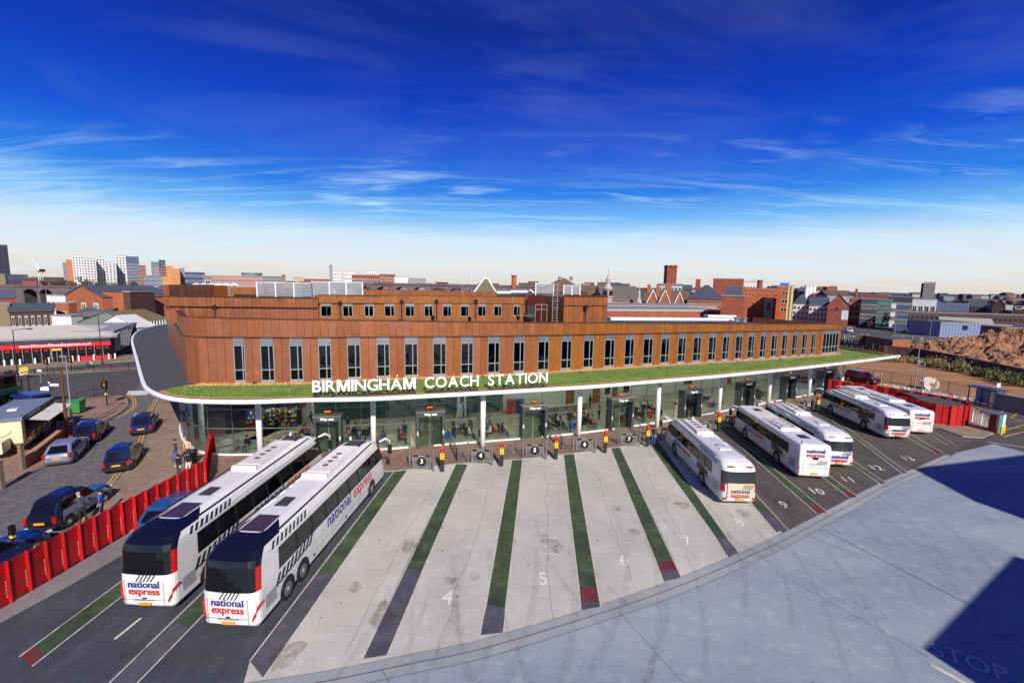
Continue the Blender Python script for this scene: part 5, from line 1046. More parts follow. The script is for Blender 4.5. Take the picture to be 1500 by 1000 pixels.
# ---- cars
def car(kind, label, cat, loc, rz, paint, L=4.6, W_=.88, H=1.75, group=None, nm='taxi', plate=True, roof=None, lower=None, sidec=None):
    t = thing(nm, label, cat, loc, rz, group)
    if kind == 'cab': LV = [(.22, .12, L - .15, W_ - .04, .2, .3), (.42, 0., L, W_, .25, .42, .03, .1), (.75, .0, L - .02, W_, .25, .45, .03, .12), (.93, .12, L - .22, W_ - .05, .25, .5, .02, .1), (1.02, .22, L - 1.42, W_ - .08, .22, .2, .02, .1), (1.5, .5, L - 1.95, W_ - .16, .2, .2, .02, .08), (1.63, .72, L - 2.15, W_ - .25, .2, .2), (1.7, 1.1, L - 2.5, W_ - .45, .2, .2)]
    elif kind == 'suv': LV = [(.32, .12, L - .12, W_ - .04, .15, .2), (.5, 0., L, W_, .15, .25, .02, .06), (.9, .0, L - .02, W_, .15, .28, .02, .06), (1.08, .05, L - .12, W_ - .03, .15, .3), (1.14, .1, L - 1.35, W_ - .06, .15, .15), (1.62, .28, L - 1.75, W_ - .14, .15, .15), (1.74, .4, L - 1.9, W_ - .2, .15, .15), (1.78, .7, L - 2.2, W_ - .4, .15, .15)]
    elif kind == 'van': LV = [(.3, .06, L - .1, W_ - .04, .1, .2), (.5, 0., L, W_, .1, .25, .01, .08), (1.0, .0, L - .08, W_, .1, .3, 0, .08), (1.15, .0, L - .3, W_, .1, .3), (1.22, .0, L - .85, W_, .1, .2), (1.85, .03, L - 1.35, W_ - .05, .1, .2), (1.98, .08, L - 1.5, W_ - .12, .1, .2), (2.03, .3, L - 1.8, W_ - .35, .1, .2)]
    else: LV = [(.2, .12, L - .15, W_ - .04, .2, .25), (.42, 0., L, W_, .25, .35, .03, .08), (.7, .02, L - .03, W_, .25, .4, .03, .08), (.84, .1, L - .22, W_ - .04, .25, .45), (.9, .2, L - 1.3, W_ - .07, .2, .2), (1.3, .75, L - 2.0, W_ - .2, .2, .2), (1.4, 1.0, L - 2.2, W_ - .28, .2, .2), (1.44, 1.4, L - 2.5, W_ - .5, .15, .15)]
    k = H / LV[-1][0]; LV = [(a[0] * (k if i > 1 else 1),) + a[1:] for i, a in enumerate(LV)]
    st = [.04, .3, .33, .62, .65, .95]
    def cls(l, s_, q, side):
        if l == 4:
            if kind == 'van' and s_ == 's' and q < 5: return 'body'
            if s_ == 's': return f'side{side}_{q}' if q in (1, 3, 5) else 'body'
            if s_ in ('r',) or (s_ == 'cr' and q < 1): return 'rear_window'
            if s_ in ('f',) or (s_ == 'cf' and q > 2): return 'windscreen'
        if roof is not None and l >= 4: return 'roof'
        if sidec is not None and s_ == 's' and l in (1, 2, 3) and q > 0: return 'door_panels' if side > 0 else 'door_panels_left'
        if lower is not None and l <= 1: return 'lower'
        return 'body'
    out, R = shell(LV, st, cls); out['body' if roof is None else 'roof'].poly(R[-1]); out['body' if lower is None else 'lower'].poly(R[0][::-1])
    for key, mb in out.items():
        nm_, m = {'body': ('body', paint), 'roof': ('roof', roof), 'lower': ('lower_body', lower), 'door_panels': ('door_panels', sidec), 'door_panels_left': ('door_panels', sidec), 'rear_window': ('rear_window', gdark), 'windscreen': ('windscreen', gdark)}.get(key, ('side_window', gdark)); o = mb.build(nm_, m, t, smooth=True)
        o.data.set_sharp_from_angle(angle=radians(30)) if hasattr(o.data, 'set_sharp_from_angle') else None
    r = .33 if kind != 'suv' else .38
    for y in (.85, L - .88):
        for sd in (-1, 1): arch(t, sd * W_, y, r, sd); wheel(t, sd * W_, y, r, sd, .2)
    MB().box(-.26, .26, -.06, -.035, .62, .74).build('number_plate', orang, t) if plate else None
    for sd in (-1, 1):
        mb = MB(); mb.box(sd * (W_ - .16) - .08, sd * (W_ - .16) + .08, -.035, .12, .6 * k, .92 * k if kind != 'van' else 1.0); mb.build('tail_lamp', redc, t)
        mb = MB(); mb.tube([(sd * (W_ - .2), L - .25, .68 * k), (sd * (W_ - .2), L + .03, .68 * k)], .11, 14); mb.build('headlamp', headl, t)
        mb = MB(); mb.box(sd * (W_ + .1) - .09, sd * (W_ + .1) + .09, L - 1.55, L - 1.45, .98 * k, 1.14 * k); mb.build('door_mirror', rubber, t)
        mb = MB()
        for y in (.3 * L, .52 * L, .7 * L): mb.box(sd * (W_ + .001) - .003, sd * (W_ + .001) + .003, y, y + .012, .4, .9 * k)
        mb.build('door_seams', rubber, t)
        mb = MB(); mb.box(sd * (W_ + .008) - .012, sd * (W_ + .008) + .012, .4 * L, .4 * L + .14, .78 * k, .81 * k); mb.box(sd * (W_ + .008) - .012, sd * (W_ + .008) + .012, .6 * L, .6 * L + .14, .78 * k, .81 * k); mb.build('door_handle', steel, t)
    MB().box(-W_ + .1, W_ - .1, -.07, .03, .36, .5).build('rear_bumper', rubber if kind != 'estate' else greym, t)
    MB().box(-.5, .5, L + .0, L + .09, .5, .7).build('grille', rubber, t)
    if kind == 'cab': MB().box(-.18, .18, L - 2.5, L - 2.4, H - .04, H + .05).build('roof_sign', rubber, t)
    return t
def park(kind, label, cat, rear, head, paint, **k):
    a, b = G(*rear), G(*head); d = (b - a).normalized(); print(label[:30], 'len', (b - a).length); return car(kind, label, cat, (a.x, a.y, .014), atan2(d.y, d.x) - pi / 2, paint, **k)
cabk = mat('cab_black_paint', (20, 24, 34), .15, .1, var=.03, coat=.8); cabn = mat('cab_navy_paint', (26, 40, 84), .15, .2, var=.03, coat=.8); cabs = mat('cab_silver_blue_paint', (124, 136, 168), .25, .3, var=.03, coat=.6); silv = mat('car_grey_paint', (134, 142, 160), .25, .4, var=.03, coat=.6); bluep = mat('car_blue_paint', (44, 88, 140), .2, .3, var=.03, coat=.7); redp = mat('car_maroon_paint', (96, 14, 26), .2, .2, var=.05, coat=.7); gr_tx = 'taxis at the rank beside the station'
park('cab', 'black cab with silver blue doors close to the red fence, a man leaning beside it', 'taxi', (60, 784), (132, 738), cabk, L=4.7, group=gr_tx, roof=cabk, H=1.85, sidec=cabs)
park('cab', 'black cab with a navy roof on the double yellow line, middle of the rank', 'taxi', (171, 695), (196, 662), cabk, L=4.6, group=gr_tx, roof=cabn)
park('cab', 'navy cab farthest up the road, close to the station corner', 'taxi', (207, 639), (222, 612), cabn, L=4.6, group=gr_tx)
park('estate', 'long silver grey estate taxi seen from behind by the brick wall', 'taxi', (84, 684), (116, 654), silv, L=4.6, group=gr_tx, H=1.6)
park('cab', 'black cab parked in front of the silver estate taxi', 'taxi', (123, 652), (148, 628), cabk, L=4.5, group=gr_tx, roof=cabn)
park('estate', 'dark blue car cut off by the left edge of the view', 'car', (-100, 878), (-24, 838), cabn, L=4.6, nm='parked_car', H=1.5)
park('estate', 'blue car squeezed between the leftmost coach and the red fence', 'car', (222, 790), (300, 712), bluep, L=4.6, nm='parked_car', H=1.45)
park('suv', 'maroon off road car on the service road behind the red wall', 'car', (1240, 556), (1280, 564), redp, L=4.8, W_=.92, nm='parked_car', H=1.85)
v = park('van', 'dark blue van with yellow and white diagonal graphics by the green stall', 'van', (63, 606), (22, 602), mat('van_blue_paint', (32, 42, 106), .3, .1, var=.04, coat=.5), L=4.9, W_=.95, nm='parked_van', H=2.1)
for sd in (-1, 1):
    mb = MB(); 
    for i in range(3): y = .7 + i * .75; mb.poly([(sd * .958, y, .8), (sd * .958, y + .1, .8), (sd * .93, y + .9, 1.6), (sd * .93, y + .8, 1.6)])
    mb.build('diagonal_graphic', yel, v)
    mb = MB(); 
    for i in range(2): y = 1.1 + i * .75; mb.poly([(sd * .959, y, .95), (sd * .959, y + .35, .95), (sd * .94, y + .55, 1.3), (sd * .94, y + .2, 1.3)])
    mb.build('white_graphic', whitem, v)
# ------------------------------------------------------------------ red fences
redf = mat('red_fence_paint', (176, 18, 24), .55, .0, var=.2, vs_=1.2); slit = mat('fence_slit', (60, 6, 10), .8, var=0)
fence = thing('red_fence', 'tall red folded metal fence between the taxi rank and the coaches', 'fence', G(150, 805))
def fpanel(t, a, b, h, tilt=.10, face=1, zb=.1):
    d = (b - a).normalized(); q = Vector((-d.y, d.x, 0)) * face; A = a; B = b + q * tilt; mb = MB(); th = q * .03
    mb.pts([(p.x, p.y, z) for z in (zb, h) for p in (A, B, B + th, A + th)], [(3, 2, 1, 0), (4, 5, 6, 7), (0, 1, 5, 4), (1, 2, 6, 5), (2, 3, 7, 6), (3, 0, 4, 7)])
    mb.bar((b.x + q.x * tilt, b.y + q.y * tilt, (zb + h) / 2 + .03), (b.x - q.x * .05, b.y - q.y * .05, (zb + h) / 2 + .03), .03, h - zb + .06)
    mb.build('fence_panel', redf, t, True)
pA, pB = G(-90, 946), G(0, 896); FN = Line([pA, pB, G(84, 845), G(186, 783), G(303, 713)]); nF = round(FN.L / .8)
for k in range(nF):
    a, b = FN.at(FN.L * k / nF), FN.at(FN.L * (k + 1) / nF); fpanel(fence, a, b, 2.02 - .12 * k / nF, .12, 1)
    if k % 1 == 0:
        mb = MB(); 
        for j in range(7): z = .45 + j * .12; mb.box(b.x - .02, b.x + .02, b.y - .16, b.y - .145, z, z + .04)
        mb.build('fence_slots', mat('slot_light', (206, 150, 150), .6, var=0), fence, True)
FN2 = Line([G(303, 713), G(306, 690), G(311, 665.5)]); 
for k in range(8): fpanel(fence, FN2.at(FN2.L * k / 8), FN2.at(FN2.L * (k + 1) / 8), 1.86, .1, 1)
fpanel(fence, G(311, 665.5), G(316, 665), 1.86, 0.02, 1)
fr2 = thing('red_fence', 'curved red corrugated wall looping round a dark platform beyond the coaches', 'wall', G(1380, 600))
RF = Line(smoothline([G(1214, 555, 2.3), G(1243, 559, 2.3), G(1285, 564.6, 2.3), G(1330, 571.5, 2.3), G(1368, 577.6, 2.3), G(1400, 583.5, 2.3), G(1417, 588, 2.3), G(1421, 592, 2.3), G(1412, 595, 2.3), G(1388, 593.5, 2.3), G(1370, 591, 2.3), G(1352, 587, 2.3), G(1332, 582.5, 2.3), G(1300, 576.5, 2.3)], 5)); nR_ = round(RF.L / .62)
for k in range(nR_):
    a, b = RF.at(RF.L * k / nR_), RF.at(RF.L * (k + 1) / nR_); a = Vector((a.x, a.y, 0)); b = Vector((b.x, b.y, 0)); fpanel(fr2, a, b, 2.3, .14 if k % 2 else -.14, -1, .02)
mb = MB(); Q = [RF.at(RF.L * u) for u in [.3 + .5 * i / 24 for i in range(25)]]; mb.poly([(p.x, p.y, 2.02) for p in Q]); mb.build('platform', memb, fr2, True)
# ------------------------------------------------------------------ street furniture
def lamp(label, base, top, reach=(0, 0), mcol=None, Yoff=0, head=True, nm='street_lamp', cat='street lamp', r=.08):
    p = G(*base); zt = AT(top[0], top[1], p.y).z; m = mcol or greym; t = thing(nm, label, cat, (p.x, p.y, 0)); mb = MB(); mb.tube([(0, 0, 0), (0, 0, .9), (0, 0, .95), (0, 0, zt)], [r * 1.3, r * 1.3, r, r * .6], 10); mb.build('post', m, t)
    if head:
        mb = MB(); mb.tube([(0, 0, zt - .1), (reach[0] * .5, reach[1] * .5, zt + .12), (reach[0], reach[1], zt + .15)], .04, 8); mb.build('arm', m, t)
        MB().box(reach[0] - .3, reach[0] + .3, reach[1] - .12, reach[1] + .12, zt + .08, zt + .22).build('lamp_head', m, t); MB().box(reach[0] - .22, reach[0] + .22, reach[1] - .09, reach[1] + .09, zt + .06, zt + .079).build('lens', whitem, t)
    return t, zt
lamp('tall thin silver lamp post behind the last coach, left one of two', (1338.5, 577), (1340, 497), (.1, .1), silver)
lamp('silver lamp post with a white head on a short arm beside the curved red wall', (1347, 594), (1351.5, 531), (-.7, 0), silver)
lamp('grey street lamp with a white head beside the green waste bin', (107, 631), (94, 524), (-.2, 0), silver)
lamp('dark grey angled street lamp in front of the fitness shop', (27, 559), (19, 483), (2., .3), darkm)
lamp('tall dark pole in front of the fitness shop sign', (150, 533), (141, 462), (.3, 0), darkm, head=False)
lamp('pale street lamp with a curved arm among the sheds', (59, 479), (56, 450), (-1.8, 0), silver)
lamp('tall pale street lamp rising over the brick sheds', (72, 474), (67, 420), (-1., 0), silver)
lamp('rusty brown timber pole beside the food trailer', (99, 640), (87, 541), (0, 0), mat('rusty_pole', (110, 56, 36), .8, var=.3), head=False, nm='timber_pole', cat='pole', r=.13)
for lb, b_, tp in (('black lamp column between the pub and the van', (34, 583), (31, 545)), ('black signal post left of the blue direction sign', (44, 580), (43, 552)), ):
    lamp(lb, b_, tp, (.3, 0), black)
def tsignal(label, base, ty, back=True):
    p = G(*base); zt = AT(base[0], ty, p.y).z; t = thing('traffic_light', label, 'traffic light', (p.x, p.y, .1)); mb = MB(); mb.cyl((0, 0), .06, 0, zt, 10); mb.build('post', black, t); hw_ = .2 if back else .1; MB().box(-hw_, hw_, -.1, .1, zt - (.9 if back else .5), zt).build('signal_head', black, t)
    mb = MB(); mb.tube([(0, -.13, zt - .45), (0, -.15, zt - .45)], .42, 20); mb.build('backing_board', black, t) if back else None; MB().box(-.08, .08, -.09, .09, 1.2, 1.45).build('push_button_box', yel, t)
    for i, c in () if not back else enumerate((redl, yel, mat('green_lamp', (30, 110, 70), .4, var=0))): mb = MB(); mb.tube([(0, -.15, zt - .2 - i * .25), (0, -.18, zt - .2 - i * .25)], .08, 10); mb.build('lens', c, t)
tsignal('round backed traffic light on the corner pavement', (157, 595), 559); tsignal('traffic light by the central barrier near the shop', (70, 547), 526); tsignal('traffic light right of the lamp with the white head', (105, 545), 524); tsignal('black signal post with a yellow box beside the red fence', (23, 822), 772, False); tsignal('traffic light under the dark pole at the shop corner', (128, 520), 491)
def simplesign(label, base, ty, boards, m=silver, nm='direction_sign', bm=whitem):
    p = G(*base); zt = AT(base[0], ty, p.y).z; t = thing(nm, label, 'sign', (p.x, p.y, 0)); mb = MB(); mb.cyl((0, 0), .05, 0, zt, 8); mb.build('post', m, t)
    for x0, x1, z0, z1 in boards: MB().box(x0, x1, -.06, -.03, zt + z0, zt + z1).build('board', bm, t)
simplesign('white direction sign boards on a blue post behind the van', (75, 592), 560, [(-1., -.05, -.95, -.45), (.1, 1.1, -.4, -.12), (-.05, .1, -.1, .1)], mat('blue_post', (50, 60, 110), .5, var=0))
simplesign('small white sign on a short pole in the road reserve', (60, 560), 541, [(-.3, .3, -.3, 0)])
# guard railings by the road
def railing(pts, label, h=1.05, m=darkm, gap=.25):
    P = [G(*q, .12) for q in pts]; t = thing('guard_railing', label, 'railing', (P[0].x, P[0].y, .12)); ln = Line([p - P[0] for p in P]); n_ = max(2, round(ln.L / 2.)); 
    for k in range(n_):
        a, b = ln.at(ln.L * k / n_), ln.at(ln.L * (k + 1) / n_); mb = MB(); mb.bar((a.x, a.y, 0), (a.x, a.y, h + .05), .06); mb.bar((a.x, a.y, h), (b.x, b.y, h), .05); mb.bar((a.x, a.y, .15), (b.x, b.y, .15), .04)
        j = gap
        while j < (b - a).length: q = a.lerp(b, j / (b - a).length); mb.bar((q.x, q.y, .15), (q.x, q.y, h), .02); j += gap
        mb.build('rail_panel', m, t)
railing([(110, 545), (160, 542.5), (238, 538.5)], 'dark guard railing along the central reserve right part'); railing([(0, 553), (50, 551), (105, 546)], 'dark guard railing along the central reserve left part'); railing([(113, 588), (134, 582), (170, 581)], 'dark guard railing round the corner pavement')
# waste bin, cycle clutter, shop bollards
p = G(113, 606); t = thing('waste_bin', 'green wheeled waste container beside the silver lamp post', 'bin', (p.x, p.y, .1), .2); mb = MB(); mb.pts([(-.5, -.4, .15), (.5, -.4, .15), (.5, .4, .15), (-.5, .4, .15), (-.6, -.5, 1.3), (.6, -.5, 1.3), (.6, .5, 1.3), (-.6, .5, 1.3)], [(3, 2, 1, 0), (4, 5, 6, 7), (0, 1, 5, 4), (1, 2, 6, 5), (2, 3, 7, 6), (3, 0, 4, 7)]); binm = mat('bin_green', (50, 128, 60), .5, var=.08); mb.build('bin_body', binm, t); MB().box(-.63, .63, -.53, .53, 1.302, 1.4).build('lid', binm, t)
for x in (-.4, .4): mb = MB(); mb.tube([(x - .04, -.3, .1), (x + .04, -.3, .1)], .1, 10); mb.build('bin_wheel', rubber, t)
def bike(label, px, py, rz, fm):
    p = G(px, py); t = thing('bicycle', label, 'bicycle', (p.x, p.y, .1), rz)
    for y in (-.5, .5):
        mb = MB(); R_ = [(0, y + .33 * cos(a), .35 + .33 * sin(a)) for a in [2 * pi * k / 18 for k in range(19)]]; mb.tube(R_, .02, 5, caps=False)
        for k in range(8): a = k * pi / 4; mb.bar((0, y, .35), (0, y + .32 * cos(a), .35 + .32 * sin(a)), .006)
        mb.build('wheel', rubber, t)
    mb = MB(); 
    for a, b in (((0, -.5, .35), (0, -.15, .35)), ((0, -.15, .35), (0, -.25, .85)), ((0, -.5, .35), (0, -.22, .8)), ((0, -.15, .35), (0, .35, .8)), ((0, -.22, .78), (0, .35, .82)), ((0, .33, .95), (0, .5, .35))): mb.bar(a, b, .035)
    mb.build('frame', fm, t); MB().box(-.06, .06, -.35, -.15, .86, .92).build('saddle', rubber, t); mb = MB(); mb.bar((-.25, .33, .98), (.25, .33, .98), .03); mb.build('handlebar', steel, t)
bike('red framed bicycle locked beside the green waste bin', 98, 603, .9, mat('bike_red', (170, 40, 40), .4, var=0)); bike('dark bicycle among clutter left of the green bin', 92, 599, 1.4, rubber); bike('white bicycle parked before the shop', 134, 538, 1.2, whitem); bike('purple bicycle parked before the shop beside the white one', 129, 538.5, .9, mat('bike_purple', (110, 60, 140), .4, var=0))
# food trailer
p = G(36, 664); t = thing('food_trailer', 'cream catering trailer with grey roof and raised serving hatch awning', 'trailer', (p.x, p.y, .1), 0); a, b = G(36, 664), G(72, 636); d = (b - a).normalized(); t.rotation_euler = (0, 0, atan2(d.y, d.x)); Lt = 7.2
cream = mat('cream_paint', (206, 200, 164), .5, var=.06); mb = MB(); mb.box(0, Lt, .0, 2.6, .5, .95); mb.box(0, .12, 0, 2.6, .95, 2.7); mb.box(Lt - .12, Lt, 0, 2.6, .95, 2.7); mb.box(.12, Lt - .12, 2.5, 2.6, .95, 2.7); mb.box(.12, .6, 0, .1, .95, 2.7); mb.box(Lt - .5, Lt - .12, 0, .1, .95, 2.7); mb.build('trailer_body', cream, t)
mb = MB(); mb.box(-.1, Lt + .05, -.12, 2.7, 2.7, 3.0); mb.build('roof', mat('trailer_roof', (104, 118, 132), .6, var=.15, vs_=1.), t); MB().box(Lt * .35, Lt * .35 + .6, 1., 1.6, 3.0, 3.1).build('roof_vent', whitem, t)
MB().box(-.12, Lt + .06, -.16, -.125, 2.66, 2.98).build('name_board', mat('brown_board', (64, 36, 34), .6, var=.1), t); put('lettering', textmesh('KEBABS   BURGERS   CHIPS', .2, .004, 0, whitem), t, (.9, -.17, 2.74), (pi / 2, 0, 0))
for x0 in (.65, 3.7): mb = MB(); mb.pts([(x0, -.12, 2.6), (x0 + 2.9, -.12, 2.6), (x0 + 2.9, -1.5, 2.35), (x0, -1.5, 2.35)], [(0, 1, 2, 3)]); mb.pts([(x0, -.12, 2.57), (x0 + 2.9, -.12, 2.57), (x0 + 2.9, -1.5, 2.32), (x0, -1.5, 2.32)], [(3, 2, 1, 0)]); mb.build('hatch_awning', mat('awning_cream', (206, 202, 190), .6, var=.05), t)
MB().box(.5, Lt - .4, -.35, .1, .96, 1.02).build('serving_counter', steel, t); MB().box(.2, Lt - .2, 1.3, 1.7, .96, 1.9).build('kitchen_units', darkm, t)
mb = MB(); 
for i in range(14): mb.box(.8 + i * .42, .95 + i * .42, -.2, -.1, 1.02, 1.2 + .08 * (i % 3), i % 3)
mb.build('bottles', [redc, yel, whitem], t)
for x in (2.9, 3.8): mb = MB(); mb.tube([(x, -.02, .4), (x, .22, .4)], .36, 14); mb.build('wheel', tyre_m, t)
mb = MB(); 
for i in range(12): a_ = pi * (1.15 + .7 * i / 11); a2 = pi * (1.15 + .7 * (i + 1) / 11); mb.bar((-.01, 1.3 + .75 * cos(a_), 2.2 + .75 * sin(a_)), (-.01, 1.3 + .75 * cos(a2), 2.2 + .75 * sin(a2)), .04)
mb.build('smile_line', mat('line_brown', (90, 70, 60), .6, var=0), t)
MB().box(-1.6, -.15, .7, 1.9, .5, 1.4).build('tow_hitch_box', cream, t); mb = MB(); mb.bar((-.1, 1.3, .45), (-2., 1.3, .4), .1); mb.build('tow_bar', darkm, t); MB().box(-.02, .0, 0, 2.6, .5, .82).build('brown_skirt', mat('skirt_brown', (84, 50, 44), .6, var=.05), t)
# low brick wall beside the rank, timber posts, menu board
def wallrun(nm, label, cat, pts, h, th, m, cap=None, capm=None, z0=0, piers=0):
    P = [G(*q) for q in pts]; t = thing(nm, label, cat, P[0])
    for i, (a, b) in enumerate(zip(P, P[1:])):
        mb = MB(); mb.bar((a.x, a.y, z0 + h / 2), (b.x, b.y, z0 + h / 2), th, h); mb.build('wall_section', m, t, True)
        if cap: mb = MB(); mb.bar((a.x, a.y, z0 + h + cap / 2 + .002), (b.x, b.y, z0 + h + cap / 2 + .002), th + .1, cap); mb.build('coping', capm or kerbst, t, True)
    return t
brick_o = mat('orange_brick', (158, 84, 54), .85, var=.18, vs_=.9, kind='ground', tile=(.45, .15, True), mortar=(140, 110, 90))
brick_d = mat('dark_brick', (84, 52, 46), .85, var=.2, vs_=.7, kind='ground', tile=(.5, .17, True), mortar=(80, 64, 58))
brick_far = mat('far_red_brick', (146, 66, 48), .85, var=.2, vs_=.25, kind='ground')
wallrun('brick_wall', 'low orange brick wall between the food trailer and the taxi rank', 'wall', [(37, 687), (70, 660), (94, 640), (106, 628)], .85, .3, brick_o, .08, mat('coping_tan', (170, 128, 96), .8, var=.1))
for lb, x, y, ty in (('thick timber gate post left of the low brick wall', 34, 689, 651), ('timber gate post cut by the left edge', 3, 716, 676)):
    p = G(x, y); zt = AT(x, ty, p.y).z; t = thing('timber_post', lb, 'post', (p.x, p.y, 0)); MB().box(-.13, .13, -.13, .13, 0, zt).build('post', mat('weathered_timber', (120, 104, 84), .9, var=.25), t); MB().box(-.16, .16, -.16, .16, zt + .002, zt + .06).build('cap', mat('weathered_timber', (120, 104, 84)), t)
simplesign('small black menu board with a blue light beside the timber pole', (91, 632), 612, [(-.75, .55, -.3, .55)], black, 'menu_board', mat('dark_board', (30, 32, 40), .4, var=0))
# pub at the left edge
t = thing('corner_pub', 'dark brick pub with green fascia at the left edge of the view', 'building', G(-60, 600)); a, b = G(-95, 640), G(29, 601); d = (b - a).normalized(); q = Vector((-d.y, d.x, 0)); zt = AT(24, 548, b.y).z
mb = MB(); mb.prism([a[:2], b[:2], (b + q * 9)[:2], (a + q * 9)[:2]], 0, zt); mb.build('wall', brick_d, t, True)
mb = MB(); mb.prism([(a - q * .3)[:2], (b - q * .3 + d * .3)[:2], (b + q * 9.2 + d * .3)[:2], (a + q * 9.2)[:2]], zt + .002, zt + .25); mb.build('roof', memb, t, True)
mb = MB(); mb.bar((a - q * .2).to_tuple()[:2] + (2.5,), (b - q * .2).to_tuple()[:2] + (2.5,), .35, .5); mb.build('fascia_board', mat('fascia_green', (20, 74, 62), .4, var=.1), t, True)
for i in range(5):
    c = a.lerp(b, (i + .5) / 5); mb = MB(); mb.bar((c - d * .7 - q * .06).to_tuple()[:2] + (1.3,), (c + d * .7 - q * .06).to_tuple()[:2] + (1.3,), .1, 1.3); mb.build('window', mat('window_frame_green', (30, 86, 74), .4, var=0), t, True)
    mb = MB(); mb.bar((c - d * .6 - q * .12).to_tuple()[:2] + (1.3,), (c + d * .6 - q * .12).to_tuple()[:2] + (1.3,), .03, 1.1); mb.build('pane', gdark, t, True)
    mb = MB(); mb.bar((c - d * .5 - q * .06).to_tuple()[:2] + (3.9,), (c + d * .5 - q * .06).to_tuple()[:2] + (3.9,), .1, 1.3); mb.build('window', gdark, t, True)
for i, c_ in enumerate(((220, 50, 40), (240, 230, 230), (60, 90, 180), (230, 190, 40))):
    p = b + d * (.3 - .0) + q * (.3 * i); mb = MB(); mb.bar((p.x, p.y, zt - .1), (p.x + 1.2 + .4 * i, p.y - .3, zt + .5 + .15 * i), .04); mb.build('flag_pole', darkm, t, True)
    mb = MB(); e_ = Vector((p.x + 1.2 + .4 * i, p.y - .3, zt + .5 + .15 * i)); mb.pts([e_, e_ + Vector((-.9, .05, -.25)), e_ + Vector((-.8, .1, -.75)), e_ + Vector((.1, .05, -.5))], [(0, 1, 2, 3)]); mb.build('flag', mat('flag_%d' % i, c_, .7, var=0), t, True)
# ------------------------------------------------------------------ right side: shelter, wall, gate, mesh fence
p0, p1 = G(1417, 590.5), G(1455, 599.5); d = (p1 - p0).normalized(); t = thing('bus_shelter', 'blue framed bus shelter with poster panels on the service road', 'bus shelter', (p0.x, p0.y, 0), atan2(d.y, d.x)); Lb = (p1 - p0).length; blu = mat('shelter_blue', (34, 48, 110), .4, var=.05)
zt = 2.3; mb = MB()
for x in (0, Lb / 2, Lb): 
    for y in (0, 1.2): mb.box(x - .05, x + .05, y - .05, y + .05, 0, zt)
for y in (0, 1.2): mb.box(0, Lb, y - .04, y + .04, .3, .38)
mb.build('frame', blu, t); MB().box(-.2, Lb + .2, -.2, 1.5, zt + .002, zt + .15).build('roof', blu, t)
mb = MB(); mb.box(.1, Lb / 2 - .1, 1.19, 1.21, .4, 2.1); mb.build('poster_panel', mat('pale_blue_poster', (120, 150, 196), .4, var=.25, vs_=1.5), t); mb = MB(); mb.box(Lb / 2 + .1, Lb - .1, 1.19, 1.21, .4, 2.1); mb.build('glass_panel', glass_hall, t); MB().box(.5, Lb - .5, .75, 1.05, .55, .6).build('bench', redc, t)
simplesign('white bus stop flag on a pole beside the shelter', (1457, 598), 561, [(-.2, .25, -.5, 0)], silver, 'bus_stop_sign')
wallrun('concrete_wall', 'grey rendered wall running right from the bus shelter', 'wall', [(1456, 599), (1500, 608), (1620, 632)], 2.0, .3, mat('grey_render', (124, 122, 122), .85, var=.25, vs_=.5, kind='ground'), .1)
p = G(1459, 633); t = thing('gate_pillar', 'teal and white barrier pillar at the station exit', 'pillar', (p.x, p.y, 0), .3); MB().box(-.5, .15, -.35, .35, 0, 2.0).build('teal_face', mat('teal_paint', (60, 140, 130), .5, var=.05), t); MB().box(.152, .6, -.33, .33, 0, 1.95).build('white_face', whitem, t); MB().box(-.8, -.502, -.3, .3, 0, 1.9).build('red_face', mat('dark_red_paint', (110, 24, 34), .5, var=.05), t); MB().box(-.85, .65, -.4, .4, 2.002, 2.08).build('cap', greym, t)
for i, (x, y) in enumerate(((1466, 637), (1470, 634))):
    p = G(x, y); t = thing('yellow_bollard', ('short yellow bollard in front of the barrier pillar', 'short yellow bollard right of the barrier pillar')[i], 'bollard', (p.x, p.y, 0)); mb = MB(); mb.cyl((0, 0), .1, 0, .8, 12); mb.lathe([(.1, .8), (.07, .87), (0.001, .9)], 12); mb.build('bollard_body', yel, t)
def railing2(pts, label, h, nm, cat, m, gap, posth=0):
    P = [G(*q) for q in pts]; t = thing(nm, label, cat, P[0]); ln = Line([p - P[0] for p in P]); n_ = max(2, round(ln.L / 2.6))
    for k in range(n_):
        a, b = ln.at(ln.L * k / n_), ln.at(ln.L * (k + 1) / n_); mb = MB(); mb.bar((a.x, a.y, 0), (a.x, a.y, h + .1), .08); mb.build('fence_post', m, t)
        mb = MB(); mb.bar((a.x, a.y, h), (b.x, b.y, h), .05); mb.bar((a.x, a.y, .2), (b.x, b.y, .2), .05); j = gap
        while j < (b - a).length: q = a.lerp(b, j / (b - a).length); mb.bar((q.x, q.y, .1), (q.x, q.y, h), .022); j += gap
        if posth:
            for i in range(5): z = .4 + i * (h - .4) / 5; mb.bar((a.x, a.y, z), (b.x, b.y, z), .018)
        o = mb.build('fence_mesh', m, t); o['kind'] = 'stuff'
    return t
railing2([(1423, 620), (1437, 625), (1452, 630)], 'white railed sliding gate beside the curved red wall', 1.4, 'sliding_gate', 'gate', whitem, .22)
railing2([(1226, 550), (1262, 554), (1314, 563), (1360, 570), (1415, 583)], 'brown steel mesh fence along the waste ground', 1.75, 'mesh_fence', 'fence', mat('rusty_steel', (88, 72, 64), .7, .3, var=.2), .25, 1)
p = G(1361, 571); t = thing('cable_drum', 'large pale wooden cable drum behind the mesh fence', 'cable drum', (p.x, p.y, 0), -.3); drm = mat('drum_wood', (196, 186, 176), .85, var=.15)
for y in (-.45, .45):
    mb = MB(); mb.tube([(0, y - .04, .95), (0, y + .04, .95)], .95, 24); mb.build('drum_flange', drm, t)
